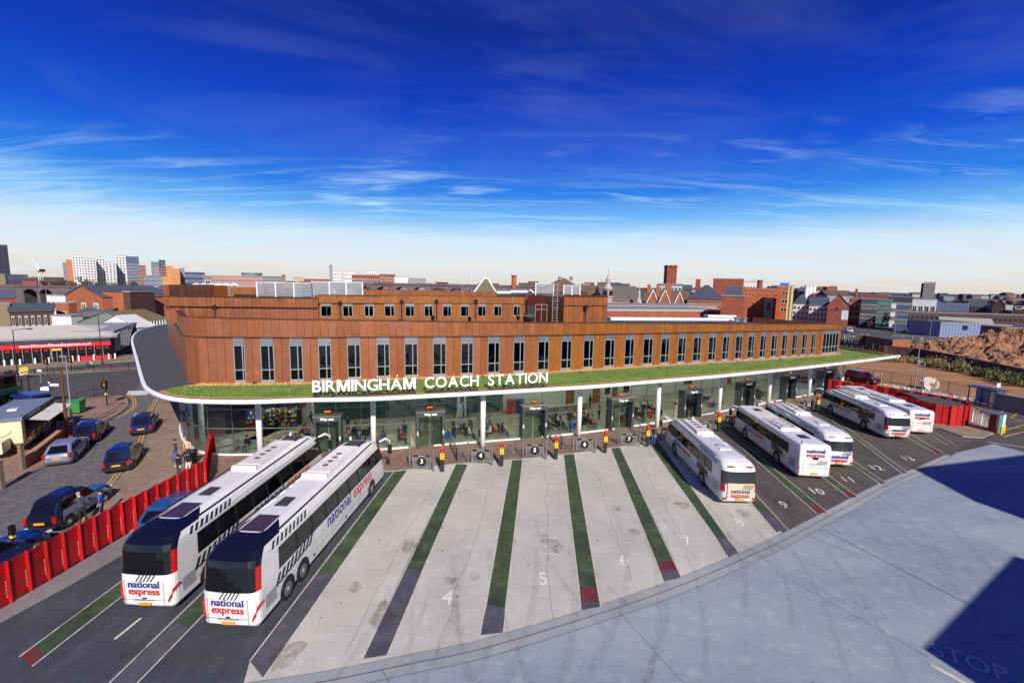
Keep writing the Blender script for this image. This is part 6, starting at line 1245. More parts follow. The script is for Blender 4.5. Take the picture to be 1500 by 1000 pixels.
mb = MB(); mb.tube([(0, -.4, .95), (0, .4, .95)], .45, 16); mb.tube([(0, -.53, .95), (0, -.495, .95)], .18, 10, 1); mb.build('drum_core', [drm, redc], t)
mb = MB(); 
for k in range(6): a_ = k * pi / 6; mb.bar((-.9 * cos(a_), -.5, .95 - .9 * sin(a_)), (.9 * cos(a_), -.5, .95 + .9 * sin(a_)), .03, .012)
mb.build('flange_planks', mat('drum_gap', (110, 100, 92), .9, var=0), t)
# rubble and scrub
def scatter(name, label, cat, pxpoly, n, hmin, hmax, mats_, kindtri='grass', seed=1):
    rnd = random.Random(seed); P = [G(*q) for q in pxpoly]; xs = [p.x for p in P]; ys = [p.y for p in P]; mb = MB()
    def inside(x, y):
        c = False; j = len(P) - 1
        for i in range(len(P)):
            if (P[i].y > y) != (P[j].y > y) and x < (P[j].x - P[i].x) * (y - P[i].y) / (P[j].y - P[i].y) + P[i].x: c = not c
            j = i
        return c
    k = 0
    while k < n:
        x, y = rnd.uniform(min(xs), max(xs)), rnd.uniform(min(ys), max(ys))
        if not inside(x, y): k += .2; continue
        k += 1; h = rnd.uniform(hmin, hmax); a = rnd.random() * 6.28; mi = rnd.randrange(len(mats_))
        if kindtri == 'grass':
            for q in range(3):
                a2 = a + q * 2.1; dx, dy = cos(a2) * h * .12, sin(a2) * h * .12; lx, ly = rnd.uniform(-.3, .3) * h, rnd.uniform(-.3, .3) * h; mb.pts([(x - dx, y - dy, 0), (x + dx, y + dy, 0), (x + lx, y + ly, h)], [(0, 1, 2)], mi)
        else:
            r = h; pts_ = [(x + r * rnd.uniform(.6, 1) * cos(a + q * 1.57), y + r * rnd.uniform(.6, 1) * sin(a + q * 1.57), 0) for q in range(4)] + [(x + rnd.uniform(-.2, .2) * r, y + rnd.uniform(-.2, .2) * r, r * rnd.uniform(.5, .9))]; mb.pts(pts_, [(0, 1, 4), (1, 2, 4), (2, 3, 4), (3, 0, 4)], mi)
    o = mb.build(name, mats_); o['label'] = label; o['category'] = cat; o['kind'] = 'stuff'; return o
drys = mat('dry_grass', (164, 146, 100), .95, var=.3, vs_=.6, kind='ground'); drys2 = mat('green_weeds', (84, 96, 48), .95, var=.3, vs_=.6, kind='ground'); rubm = mat('rubble_stone', (140, 126, 116), .95, var=.3, vs_=2, kind='ground')
scatter('rubble', 'broken stones strewn along the foot of the mesh fence', 'rubble', [(1280, 560), (1420, 582), (1425, 588), (1300, 566)], 700, .08, .35, [rubm, mat('pale_rubble', (190, 184, 178), .95, var=.2)], 'stone', 3)
scatter('dry_grass', 'dry grass and weeds along the brown boundary wall', 'grass', [(1290, 524), (1340, 527), (1420, 541), (1500, 557), (1640, 584), (1640, 596), (1500, 568), (1420, 549), (1340, 533), (1290, 530)], 2600, .3, 1.3, [drys, drys2, mat('brown_stalks', (110, 84, 56), .95, var=.3)], 'grass', 4)
scatter('scrub', 'weedy scrub behind the brown boundary wall', 'grass', [(1300, 504), (1345, 503), (1385, 500), (1440, 512), (1400, 518), (1320, 516)], 2500, .4, 1.3, [drys, drys2], 'grass', 5)
# boundary wall and spoil heap
t = wallrun('boundary_wall', 'long dark brown boundary wall across the waste ground', 'wall', [(1262, 519), (1300, 522), (1340, 526), (1400, 538), (1500, 562), (1640, 592)], 2.3, .35, brick_d, .1, mat('coping_rust', (96, 66, 54), .8, var=.2))
def heap(label, cx, cy, rx, ry, H_, seed):
    rnd = random.Random(seed); n, m_ = 150, 70; mb = MB(); V_ = []
    from mathutils import noise
    for j in range(m_ + 1):
        for i in range(n):
            r = 1 - j / m_; a = 2 * pi * i / n; x, y = cx + rx * r * cos(a), cy + ry * r * sin(a); h = H_ * (1 - r) ** 1.1 * (1.0 + .25 * cos(2 * a)) if 0 else H_ * (1 - r) ** .95
            nz = noise.fractal(Vector((x * .45, y * .45, seed)), .7, 2.1, 8) * H_ * .3 * min(1, (1 - r) * 5); V_.append((x + rnd.uniform(-.25, .25), y + rnd.uniform(-.25, .25), max(0, h + nz)))
    F = [(j * n + i, j * n + (i + 1) % n, (j + 1) * n + (i + 1) % n, (j + 1) * n + i) for j in range(m_) for i in range(n)]
    mb.pts(V_, F); o = mb.build('spoil_heap', mat('spoil_earth', (138, 100, 74), .95, var=.4, vs_=.5, bump=.6, bs=4, kind='ground')); o['label'] = label; o['category'] = 'earth heap'; return o
c = AT(1440, 505, 112); heap('large heap of brown rubble and soil behind the boundary wall', c.x + 3, 108, 26, 13, 5.6, 3)
c = AT(1500, 520, 95); heap('second lower spoil heap behind the wall at the right edge', c.x + 6, 94, 22, 12, 3.6, 8)
# ------------------------------------------------------------------ people
SK_ = {}
def bodymesh(pose):
    if pose in SK_: return SK_[pose]
    S = 1.0
    if pose == 'sit':
        J = dict(pel=(0, 0, .5), sp=(0, -.04, .72), ch=(0, -.03, .95), nk=(0, 0, 1.12), hd=(0, .02, 1.2), tp=(0, .03, 1.33), lh=(.1, .05, .5), lk=(.13, .45, .5), la=(.13, .42, .08), lt=(.14, .6, .04), ls=(.17, -.02, 1.03), le=(.23, .08, .78), lw=(.14, .3, .64))
    elif pose == 'lean':
        J = dict(pel=(0, 0, .92), sp=(0, .06, 1.12), ch=(0, .2, 1.32), nk=(0, .32, 1.46), hd=(0, .38, 1.52), tp=(0, .42, 1.64), lh=(.1, 0, .88), lk=(.12, -.02, .48), la=(.12, -.1, .08), lt=(.14, .08, .04), ls=(.18, .22, 1.38), le=(.22, .44, 1.18), lw=(.16, .62, 1.1))
    else:
        sw = .16 if pose == 'walk' else .02
        J = dict(pel=(0, 0, .93), sp=(0, .0, 1.12), ch=(0, .0, 1.33), nk=(0, .0, 1.5), hd=(0, .02, 1.57), tp=(0, .03, 1.7), lh=(.1, 0, .9), lk=(.11, sw, .5), la=(.11, sw * .8, .08), lt=(.13, sw + .14, .04), ls=(.19, 0, 1.4), le=(.25, -.03 - sw * .5, 1.12), lw=(.24, .08 - sw, .88))
    V_ = []; E_ = []; R_ = []; ix = {}
    def v(n, p, r): ix[n] = len(V_); V_.append(p); R_.append(r)
    def e(a, b): E_.append((ix[a], ix[b]))
    v('pel', J['pel'], (.15, .11)); v('sp', J['sp'], (.14, .1)); v('ch', J['ch'], (.165, .11)); v('nk', J['nk'], (.055, .055)); v('hd', J['hd'], (.075, .085)); v('tp', J['tp'], (.07, .08))
    for a, b in (('pel', 'sp'), ('sp', 'ch'), ('ch', 'nk'), ('nk', 'hd'), ('hd', 'tp')): e(a, b)
    for s_, n_ in ((1, 'l'), (-1, 'r')):
        def q(k):
            p = J['l' + k]; 
            if s_ < 0 and pose == 'walk' and k in ('k', 'a', 't', 'e', 'w'):
                y = {'k': -.02, 'a': -.24, 't': -.1, 'e': .06, 'w': .2}[k]; z = p[2] + (.04 if k == 'a' else 0); return (-p[0], y, z)
            return (s_ * p[0], p[1], p[2])
        for k, r in (('h', (.09, .09)), ('k', (.058, .06)), ('a', (.042, .045)), ('t', (.045, .03)), ('s', (.062, .062)), ('e', (.043, .043)), ('w', (.028, .03))): v(n_ + k, q(k), r)
        e('pel', n_ + 'h'); e(n_ + 'h', n_ + 'k'); e(n_ + 'k', n_ + 'a'); e(n_ + 'a', n_ + 't'); e('ch', n_ + 's'); e(n_ + 's', n_ + 'e'); e(n_ + 'e', n_ + 'w')
        el = Vector(q('e')); wr = Vector(q('w')); d = (wr - el).normalized(); sd_ = d.cross(Vector((0, 1, 0)) if abs(d.y) < .8 else Vector((0, 0, 1))).normalized(); v(n_ + 'p', wr + d * .07, (.034, .018)); e(n_ + 'w', n_ + 'p')
        for f in range(4):
            o = sd_ * (.024 * (f - 1.5)); l_ = (.07, .085, .08, .06)[f]; v(f'{n_}f{f}', wr + d * .1 + o, (.009, .009)); v(f'{n_}g{f}', wr + d * (.1 + l_) + o * 1.1 + Vector((0, .015, -.01)), (.008, .008)); e(n_ + 'p', f'{n_}f{f}'); e(f'{n_}f{f}', f'{n_}g{f}')
        v(n_ + 'th', wr + d * .06 + sd_ * .05 + Vector((0, .02, 0)), (.01, .01)); e(n_ + 'p', n_ + 'th')
    me = bpy.data.meshes.new('body'); me.from_pydata([tuple(x) for x in V_], E_, []); o = bpy.data.objects.new('b', me); COL.objects.link(o)
    sk = o.modifiers.new('s', 'SKIN'); sk.use_smooth_shade = True; ms = o.modifiers.new('u', 'SUBSURF'); ms.levels = 1; ms.render_levels = 1
    for i, sv in enumerate(me.skin_vertices[0].data): sv.radius = R_[i]; sv.use_root = i == 0
    dg = bpy.context.evaluated_depsgraph_get(); nm = bpy.data.meshes.new_from_object(o.evaluated_get(dg)); bpy.data.objects.remove(o); nm.name = 'body_' + pose
    for i in range(4): nm.materials.append(None)
    hz = J['nk'][2] - .0; wy = J['pel'][2] + (.03 if pose != 'sit' else .06)
    for p in nm.polygons:
        c = p.center
        if c.z > hz - .01 and abs(c.x) < .14: mi = 0
        elif abs(c.x) > .1 and (c - Vector((J['lw'][0] * (1 if c.x > 0 else -1), J['lw'][1], J['lw'][2]))).length < .13 and pose != 'walk' and (pose != 'sit' or c.z > .58): mi = 0
        elif c.z < .09: mi = 3
        elif pose == 'sit' and (c.z < wy and not (abs(c.x) > .16 and c.z > .6)): mi = 2
        elif pose != 'sit' and c.z < wy and abs(c.x) < .205: mi = 2
        else: mi = 1
        p.material_index = mi; p.use_smooth = True
    hb_ = MB(); hd = Vector(J['tp']) + Vector((0, -.01, -.02)); P = [(.001, .1), (.06, .088), (.095, .04), (.1, -.02), (.085, -.08)]; hb_.lathe([(r, z) for r, z in P], 12, (hd.x, hd.y - .012, hd.z)); hair = hb_.mesh('hair', [None], smooth=True)
    eb = MB(); fy = J['hd'][1] + .1
    for x in (-.03, .03): eb.box(x - .011, x + .011, fy - .02, fy + .002, J['hd'][2] + .045, J['hd'][2] + .06)
    eb.box(-.012, .012, fy - .02, fy + .02, J['hd'][2] + .0, J['hd'][2] + .035, 1); eb.box(-.025, .025, fy - .02, fy - .002, J['hd'][2] - .03, J['hd'][2] - .02, 0)
    SK_[pose] = (nm, hair, eb.mesh('face', [mat('eye_dark', (40, 30, 28), .5, var=0), mat('skin_light', (206, 160, 136), .6, var=0)])); return SK_[pose]
skin_l = mat('skin_light', (206, 160, 136)); skin_d = mat('skin_brown', (120, 80, 60), .6, var=0); shoe = mat('shoe_dark', (30, 28, 28), .6, var=0)
CL = {'black': (24, 24, 28), 'dark grey': (56, 58, 64), 'navy': (28, 36, 70), 'blue': (50, 90, 180), 'red': (190, 30, 34), 'pink': (220, 90, 140), 'white': (214, 212, 208), 'beige': (196, 170, 136), 'green': (60, 100, 60), 'brown': (110, 76, 54), 'light blue': (140, 170, 210), 'purple': (90, 60, 120), 'grey': (120, 120, 124), 'yellow green': (170, 190, 70)}
def clo(n): return mat('cloth_' + n.replace(' ', '_'), CL[n], .9, var=0)
def person(label, x, y, z, rz, pose, top, leg, hair='dark', h=1.0, skin=None, group=None):
    me, hm, fm = bodymesh(pose); t = thing('person', label, 'person', (x, y, z), rz, group); t.scale = (h, h, h)
    o = put('body', me, t)
    for i, m in enumerate((skin or skin_l, clo(top), clo(leg), shoe)): o.material_slots[i].link = 'OBJECT'; o.material_slots[i].material = m
    q = put('hair', hm, t); q.material_slots[0].link = 'OBJECT'; q.material_slots[0].material = mat('hair_' + hair, {'dark': (34, 26, 22), 'brown': (84, 58, 40), 'blond': (180, 150, 100), 'grey': (150, 148, 144)}[hair], .8, var=0)
    put('face', fm, t); return t
def pg(px, py, z=.1): p = G(px, py, z); return p.x, p.y, z
x = lambda *a: pg(*a)
person('man in dark jacket and blue jeans walking beside the glass corner', *pg(258.5, 675), 2.6, 'walk', 'dark grey', 'blue', 'dark', 1.03)
person('person in a beige coat standing right at the glass corner', *pg(276, 673), .4, 'stand', 'beige', 'dark grey', 'brown', 1.0)
person('man in a black t-shirt behind the red fence, left of two', *pg(263, 699), 2.9, 'stand', 'black', 'dark grey', 'dark')
person('woman in a black and white top behind the red fence, right of two', *pg(276.5, 694), 3.3, 'stand', 'black', 'white', 'dark', .97)
person('man in a dark suit leaning on the window of the nearest cab', *pg(122, 765), 1.0, 'lean', 'dark grey', 'black', 'grey', 1.04)
person('man in a blue shirt standing at the front of the nearest cab', *pg(150, 757), 1.9, 'stand', 'blue', 'dark grey', 'dark', 1.0)
person('worker in blue overalls beside the signal bollard at bay 7', *pg(957, 651), 2.4, 'stand', 'navy', 'blue', 'dark', 1.03)
person('person in dark clothes bending by the food trailer', *pg(80, 632), .3, 'lean', 'black', 'black', 'dark')
bx = thing('wheeled_litter_bin', 'black litter bin behind the red fence beside the glass corner', 'bin', (G(284, 680).x, G(284, 680).y, .1)); mb = MB(); mb.lathe([(.001, 0), (.22, 0), (.26, .9), (.3, .95), (.28, 1.1), (.001, 1.15)], 14); mb.build('bin_body', black, bx, smooth=True)
# seats in the hall: rows of black chairs at right angles to the glass, people on some of them
seatm = mat('seat_black', (30, 30, 34), .5, var=.05)
bench0 = None
def hallpt(px, off_): s_ = gs(px); return gp(s_, -off_, .115), GLn.dir(s_)
PH = [(420, 'behind the leftmost coach'), (437, 'left of the first doorway'), (505, 'right of the first doorway'), (524, 'left of the second column'), (560, 'right of the second column'), (588, 'left of the second doorway'), (668, 'right of the second doorway'), (690, 'left of the third column'), (722, 'right of the third column'), (742, 'left of the third doorway'), (812, 'right of the third doorway'), (832, 'left of the fourth column'), (858, 'right of the fourth column'), (876, 'left of the fourth doorway'), (935, 'right of the fourth doorway'), (952, 'left of the fifth column'), (976, 'right of the fifth column'), (1034, 'right of the fifth doorway'), (1066, 'right of the sixth column'), (1108, 'right of the sixth doorway'), (1135, 'right of the seventh column')]
tops = ['white', 'pink', 'black', 'light blue', 'green', 'red', 'pink', 'dark grey', 'blue', 'white', 'navy', 'light blue', 'red', 'black', 'yellow green', 'beige', 'white', 'purple', 'grey', 'black', 'brown', 'blue']
rnd = random.Random(5)
for i, (px, ph) in enumerate(PH):
    p, d = hallpt(px, 1.6); rz = atan2(d.y, d.x); t = thing('seat_row', f'row of three black chairs {ph}', 'seats', (p.x, p.y, .115), rz + pi / 2 + (pi if i % 2 else 0), 'black seat rows in the waiting hall')
    for k in range(3):
        mb = MB(); xx = (k - 1) * .58; mb.box(xx - .25, xx + .25, -.2, .25, .42, .47); mb.box(xx - .25, xx + .25, -.25, -.2, .5, .95); mb.build('seat', seatm, t)
        mb = MB()
        for a_ in range(14): an = a_ * 2 * pi / 14; a2 = (a_ + 1) * 2 * pi / 14; mb.bar((xx + .28, .02 + .2 * cos(an), .62 + .14 * sin(an)), (xx + .28, .02 + .2 * cos(a2), .62 + .14 * sin(a2)), .02)
        mb.build('armrest', steel, t)
    bench_first = t if i == 0 else bench_first
    mb = MB(); mb.box(-.85, .85, -.03, .03, .36, .41); mb.box(-.7, -.64, -.25, .25, 0, .36); mb.box(.64, .7, -.25, .25, 0, .36); mb.build('beam', steel, t)
    M_ = Matrix.Rotation(t.rotation_euler[2], 4, 'Z'); 
    for k in ([0, 2] if i % 3 else [1, 2]):
        q = M_ @ Vector(((k - 1) * .58, .0, 0)); tp = tops[(i * 2 + k) % len(tops)]
        person(f'seated traveller in {tp} {("near the glass", "at mid row", "deeper in the hall")[k] if not i % 2 else ("deeper in the hall", "at mid row", "near the glass")[k]} {ph}', p.x + q.x, p.y + q.y, .115 - .02, t.rotation_euler[2], 'sit', tp, rnd.choice(['blue', 'black', 'navy', 'grey']), rnd.choice(['dark', 'brown', 'blond', 'grey']), 1, group='travellers sitting in the hall')
    if i % 2 == 0:
        q = p + M_ @ Vector((-.1, .75, 0)); c_ = rnd.choice(['red', 'blue', 'black', 'pink', 'purple', 'navy']); s_ = thing('suitcase', f'{c_} suitcase on the floor {ph}', 'suitcase', (q.x, q.y, .115), rz + .3, 'luggage beside the seats'); MB().box(-.22, .22, -.14, .14, .05, .62).build('case', clo(c_), s_); mb = MB(); mb.bar((-.15, .1, .62), (-.15, .1, .95), .02); mb.bar((.15, .1, .62), (.15, .1, .95), .02); mb.bar((-.15, .1, .95), (.15, .1, .95), .025); mb.build('handle', steel, s_)
bag = ['red', 'navy', 'black', 'pink', 'blue', 'purple', 'brown', 'green']
for i, (px, ph) in enumerate(PH):
    if i % 5 == 4: continue
    p, d = hallpt(px + 7, 3.6); rz = atan2(d.y, d.x); t = copytree(bench_first, (p.x, p.y, .115), rz - pi / 2 + (pi if i % 2 else 0), f'second row of black chairs, farther in, {ph}'); M_ = Matrix.Rotation(t.rotation_euler[2], 4, 'Z')
    for k in ((0, 1), (1,), (0, 2), (2,))[i % 4]:
        q = M_ @ Vector(((k - 1) * .58, 0, 0)); tp = tops[(i * 3 + k + 5) % len(tops)]; person(f'traveller in {tp}, {("inner", "middle", "outer")[k]} chair of second row, {ph}', p.x + q.x, p.y + q.y, .095, t.rotation_euler[2], 'sit', tp, rnd.choice(['blue', 'black', 'navy', 'grey']), rnd.choice(['dark', 'brown', 'blond']), 1, group='travellers sitting in the hall')
    q = p + M_ @ Vector((1.1, .4, 0)); c_ = bag[i % 8]; s_ = thing('holdall', f'{c_} bag dropped on the floor by the second row {ph}', 'bag', (q.x, q.y, .115), i, 'luggage beside the seats'); mb = MB(); mb.tube([(-.32, 0, .17), (-.28, 0, .17), (.28, 0, .17), (.32, 0, .17)], [.1, .17, .17, .1], 10); mb.build('bag_body', clo(c_), s_); mb = MB(); mb.tube([(-.12, 0, .32), (-.08, 0, .42), (.08, 0, .42), (.12, 0, .32)], .015, 5); mb.build('strap', black, s_)
for j, (px, o_, tp, lg, ph) in enumerate(((495, 5., 'dark grey', 'blue', 'deep behind the first doorway'), (509, 4.8, 'brown', 'black', 'right of the first doorway, standing by the rail'), (424, 6.5, 'black', 'navy', 'near the shop shelves'), (820, 3.4, 'dark grey', 'light blue', 'standing by the chairs right of the third doorway'), (903, 3.0, 'black', 'black', 'in the fourth doorway'), (922, 7.0, 'black', 'dark grey', 'near the brown door'), (650, 7.5, 'navy', 'blue', 'deep in front of the green glass'), (1040, 4., 'black', 'black', 'behind the coach in bay 8'), (1080, 3.5, 'red', 'black', 'near the sixth doorway'), (355, .9, 'black', 'dark grey', 'sitting'), (700, 8., 'blue', 'black', 'by the back glass left of the third column'))):
    p, d = hallpt(px, o_)
    if tp == 'black' and ph == 'sitting': person('lone traveller in black on the pale bench at the left glass', p.x, p.y, .095, 3.1, 'sit', tp, lg); bq = (p, d)
    else: person(f'standing traveller in {tp} {ph}', p.x, p.y, .115, j * 1.7, 'stand', tp, lg, rnd.choice(['dark', 'brown', 'blond']))
p, d = bq; t = thing('bench', 'pale perforated metal bench facing the left glass', 'bench', (p.x, p.y, .115), 3.1); MB().box(-1.3, 1.3, -.2, .25, .4, .45).build('seat', silver, t); MB().box(-1.3, 1.3, -.28, -.22, .48, .9).build('backrest', silver, t); MB().box(-1.1, -1., -.2, .2, 0, .4).build('leg', steel, t); MB().box(1., 1.1, -.2, .2, 0, .4).build('leg', steel, t)
# enquiry desk, shop shelves, chairs by the back glass
s_ = hb(800); p = bw(s_, 2.3); t = thing('enquiry_desk', 'curved beige enquiry desk in the hall beside the brown doors', 'desk', (p.x, p.y, .115), atan2(HB.dir(s_).y, HB.dir(s_).x)); mb = MB(); A = [(4.2 * cos(a_), -1.6 - 1.3 * sin(a_) + 1.6, 0) for a_ in [pi * k / 16 for k in range(17)]]
mb.strip(A, [(x, y, 1.05) for x, y, _ in A]); mb.build('desk_front', mat('desk_stone', (150, 140, 122), .4, var=.15, vs_=1), t); mb = MB(); mb.strip([(x, y, 1.08) for x, y, _ in A], [(x * .86, y * .6, 1.08) for x, y, _ in A]); mb.build('desk_top', mat('desk_top_pale', (180, 176, 166), .3, var=.05), t)
for q, lb in ((690, 'left'), (738, 'right')): pass
for px, c_, lb in ((745, 'red', 'red waste machine by the end of the green glass'), (757, 'blue', 'blue waste machine beside the red one')):
    p = bw(hb(px), .9); t = thing('vending_bin', lb, 'recycling bin', (p.x, p.y, .115)); MB().box(-.5, .5, -.35, .35, 0, 1.5).build('bin_body', clo(c_), t); MB().box(-.3, .3, -.37, -.352, .9, 1.3).build('bin_opening', black, t)
for i, (px, o_) in enumerate(((386, 2.2), (395, 3.), (432, 1.6), (436, 2.6), (389, 4.))):
    p = bw(hb(px), o_); t = thing('shop_shelf', f'shop shelf of magazines and snacks ' if 0 else ('dark shop shelf at the left end of the kiosk', 'second dark shop shelf in the kiosk', 'magazine rack right of the blue banner', 'bright snack stand in front of the magazine rack', 'low display shelf nearest the glass in the kiosk')[i], 'shelf', (p.x, p.y, .115), .3); mb = MB(); mb.box(-.8, .8, -.25, .25, 0, .1); mb.box(-.8, .8, .2, .25, .1, 1.8); mb.build('shelf_frame', darkm, t)
    for k in range(4):
        MB().box(-.8, .8, -.25, .2, .3 + k * .42, .33 + k * .42).build('shelf_board', greym, t); mb = MB(); 
        for q in range(9): mb.box(-.75 + q * .17, -.62 + q * .17, -.2, .1, .33 + k * .42, .33 + k * .42 + rnd.uniform(.15, .3), rnd.randrange(5))
        mb.build('goods', [redc, yel, whitem, clo('blue'), clo('green')], t)
# ------------------------------------------------------------------ the town around
WIN = {}
def winmesh(m1, m2):
    k = (m1.name, m2.name)
    if k not in WIN:
        mb = MB(); t = .1
        mb.box(-.5, -.5 + t, -.1, .0, 0, 1); mb.box(.5 - t, .5, -.1, 0, 0, 1); mb.box(-.5 + t, .5 - t, -.1, 0, 0, t); mb.box(-.5 + t, .5 - t, -.1, 0, 1 - t, 1); mb.box(-.04, .04, -.08, 0, t, 1 - t); mb.box(-.5 + t, .5 - t, -.04, 0, t, 1 - t, 1)
        WIN[k] = mb.mesh('window', [m1, m2])
    return WIN[k]
wframe = mat('window_frame_white', (206, 204, 196), .5, var=0); wdark = mat('window_dark', (30, 34, 42), .15, var=0, coat=.3); stone = mat('pale_stone_trim', (196, 170, 134), .8, var=.12); slate = mat('slate_roof', (66, 72, 84), .8, var=.2, vs_=.6); browntile = mat('brown_tile_roof', (96, 76, 58), .85, var=.2, vs_=.6); lead = mat('grey_sheet_roof', (130, 132, 138), .6, var=.12, vs_=.4)
whitew = mat('white_render', (206, 206, 204), .75, var=.08, vs_=.5); tancl = mat('terracotta_facade', (170, 116, 88), .8, var=.2, vs_=.6); greyb = mat('blue_grey_cladding', (104, 116, 140), .5, .1, var=.1); dkb = mat('dark_brick_far', (78, 56, 54), .85, var=.2, vs_=.4)
FAR = mat('town_red_brick', (134, 70, 54), .85, var=.3, vs_=.5, kind='ground')
def block(nm, label, cat, x0, x1, yt, Y, dep, m, Y1=None, yt1=None, win=None, side=None, roof='flat', rh=1.5, rm=None, group=None, chim=(), zb=0, wm=None, cap=.3, trim=None, sidewin=None, face=None):
    if x0 >= 940 and Y < 150 and Y > 97 and nm not in ('grey_ledge_roof',) and zb == 0: Y *= 1.9; Y1 = None; dep *= 1.5; rh *= 1.9; chim = [(a_, b_ * 1.6, c_ * 1.7) for a_, b_, c_ in chim]; sidewin = None; cap = .5
    if face is None: face = Y >= 170
    P = AT(x0, yt, Y); Q = AT(x1, yt if yt1 is None else yt1, Y1 or Y)
    if face:   # front turned towards the viewpoint
        r0 = Vector((P.x, P.y)); rm_ = (Vector((P.x, P.y)).normalized() + Vector((Q.x, Q.y)).normalized()).normalized(); Q = AT(x1, yt if yt1 is None else yt1, Q.y * r0.dot(rm_) / Vector((Q.x, Q.y)).dot(rm_))
    z = (P.z + Q.z) / 2; a = Vector((P.x, P.y, zb)); b = Vector((Q.x, Q.y, zb)); w_ = (b - a).length; d = (b - a).normalized(); h = z - zb
    eave = h if roof == 'flat' else h - rh
    t = thing(nm, label, cat, a, atan2(d.y, d.x), group); rm = rm or slate
    mb = MB(); mb.box(0, w_, 0, dep, 0, eave); 
    if roof == 'gable_front': mb.pts([(0, 0, eave), (w_, 0, eave), (w_ / 2, 0, h), (0, dep, eave), (w_, dep, eave), (w_ / 2, dep, h)], [(0, 1, 2), (5, 4, 3)])
    if roof == 'gable': mb.pts([(0, 0, eave), (0, dep, eave), (0, dep / 2, h), (w_, 0, eave), (w_, dep, eave), (w_, dep / 2, h)], [(0, 2, 1), (3, 4, 5)])
    mb.build('wall', m, t)
    r = MB(); e = .25
    if roof == 'flat': r.box(-.1, w_ + .1, -.1, dep + .1, eave + .003, eave + cap); r.box(.25, w_ - .25, .25, dep - .25, eave + cap + .002, eave + cap + .02, 1)
    elif roof == 'gable_front': r.pts([(-e, -e, eave - .2), (w_ / 2, -e, h + .05), (w_ + e, -e, eave - .2), (-e, dep + e, eave - .2), (w_ / 2, dep + e, h + .05), (w_ + e, dep + e, eave - .2)], [(0, 1, 4, 3), (1, 2, 5, 4)]); 
    elif roof == 'gable': r.pts([(-e, -e, eave - .2), (-e, dep / 2, h + .05), (-e, dep + e, eave - .2), (w_ + e, -e, eave - .2), (w_ + e, dep / 2, h + .05), (w_ + e, dep + e, eave - .2)], [(0, 3, 4, 1), (1, 4, 5, 2)])
    elif roof == 'hip':
        i_ = min(w_, dep) / 2 * .9; r.pts([(-e, -e, eave), (w_ + e, -e, eave), (w_ + e, dep + e, eave), (-e, dep + e, eave), (i_, dep / 2, h), (w_ - i_, dep / 2, h)], [(0, 1, 5, 4), (1, 2, 5), (2, 3, 4, 5), (3, 0, 4), (3, 2, 1, 0)])
    if roof == 'flat': ro = r.build('roof', [trim or kerbst, rm], t)
    else: ro = r.build('roof', rm, t)
    if roof == 'gable_front' and trim:
        mb = MB(); mb.bar((-.3, -.3, eave - .2), (w_ / 2, -.3, h + .05), .12, .3); mb.bar((w_ / 2, -.3, h + .05), (w_ + .3, -.3, eave - .2), .12, .3); mb.build('bargeboards', trim, t)
    for cx, cw, ch in chim:
        c = MB(); c.box(cx * w_ - cw / 2, cx * w_ + cw / 2, dep * .4, dep * .4 + cw, eave - .3, h + ch); c.box(cx * w_ - cw / 2 - .1, cx * w_ + cw / 2 + .1, dep * .4 - .1, dep * .4 + cw + .1, h + ch + .002, h + ch + .2)
        for q in (-.2, .2): c.cyl((cx * w_ + q * cw, dep * .4 + cw / 2), .1, h + ch + .2, h + ch + .7, 6)
        c.build('chimney', m if m is not whitew else FAR, ro)
    if win:
        cols, rows, fw, fh, z0, z1 = win; wmm = winmesh(wm or wframe, wdark)
        for j in range(rows):
            for i in range(cols):
                ww = w_ / cols * fw; hh = (z1 - z0) * eave / rows * fh; put('window', wmm, t, (w_ * (i + .5) / cols, -.001, eave * (z0 + (z1 - z0) * (j + .5 - fh / 2) / rows)), 0, (ww, 1.5, hh))
    if sidewin:
        cols, rows, fw, fh, z0, z1, sd = sidewin; wmm = winmesh(wm or wframe, wdark)
        for j in range(rows):
            for i in range(cols):
                ww = dep / cols * fw; hh = (z1 - z0) * eave / rows * fh; put('window', wmm, t, ((-.001 if sd < 0 else w_ + .001), dep * (i + .5) / cols, eave * (z0 + (z1 - z0) * (j + .5 - fh / 2) / rows)), (0, 0, -pi / 2 if sd < 0 else pi / 2), (ww, 1.5, hh))
    t['_w'] = w_; del t['_w']; return t, w_, eave, h, dep
def H_(Y, n): return n * Y / FPX
# --- fitness shop
a, b = G(-70, 540), G(164, 526); d = (b - a).normalized(); q = Vector((-d.y, d.x, 0)); t = thing('fitness_shop', 'single storey shop with pale sloping roof and red sign band', 'shop', a, atan2(d.y, d.x)); Lw = (b - a).length; ze = AT(165, 491, b.y).z; zrg = ze + 1.3; D_ = 17
MB().box(0, Lw, .3, D_, 0, ze - .1).build('wall', mat('shop_dark_inside', (52, 50, 50), .7, var=.2), t)
mb = MB(); r = [(-.8, -.9, ze), (Lw + 1., -.9, ze), (Lw + 1., D_ + .5, ze + .2), (-.8, D_ + .5, ze + .2), (3, D_ * .55, zrg), (Lw - 5.5, D_ * .55, zrg)]; mb.pts(r, [(0, 1, 5, 4), (1, 2, 5), (2, 3, 4, 5), (3, 0, 4), (3, 2, 1, 0)]); mb.build('roof', mat('cream_sheet_roof', (196, 188, 172), .6, var=.06, vs_=.3), t)
MB().box(-.8, Lw + 1.05, -1.0, -.9, ze - .3, ze - .003).build('eaves_trim', silver, t)
nb = 17; sgz0, sgz1 = ze - 1.75, ze - 1.05
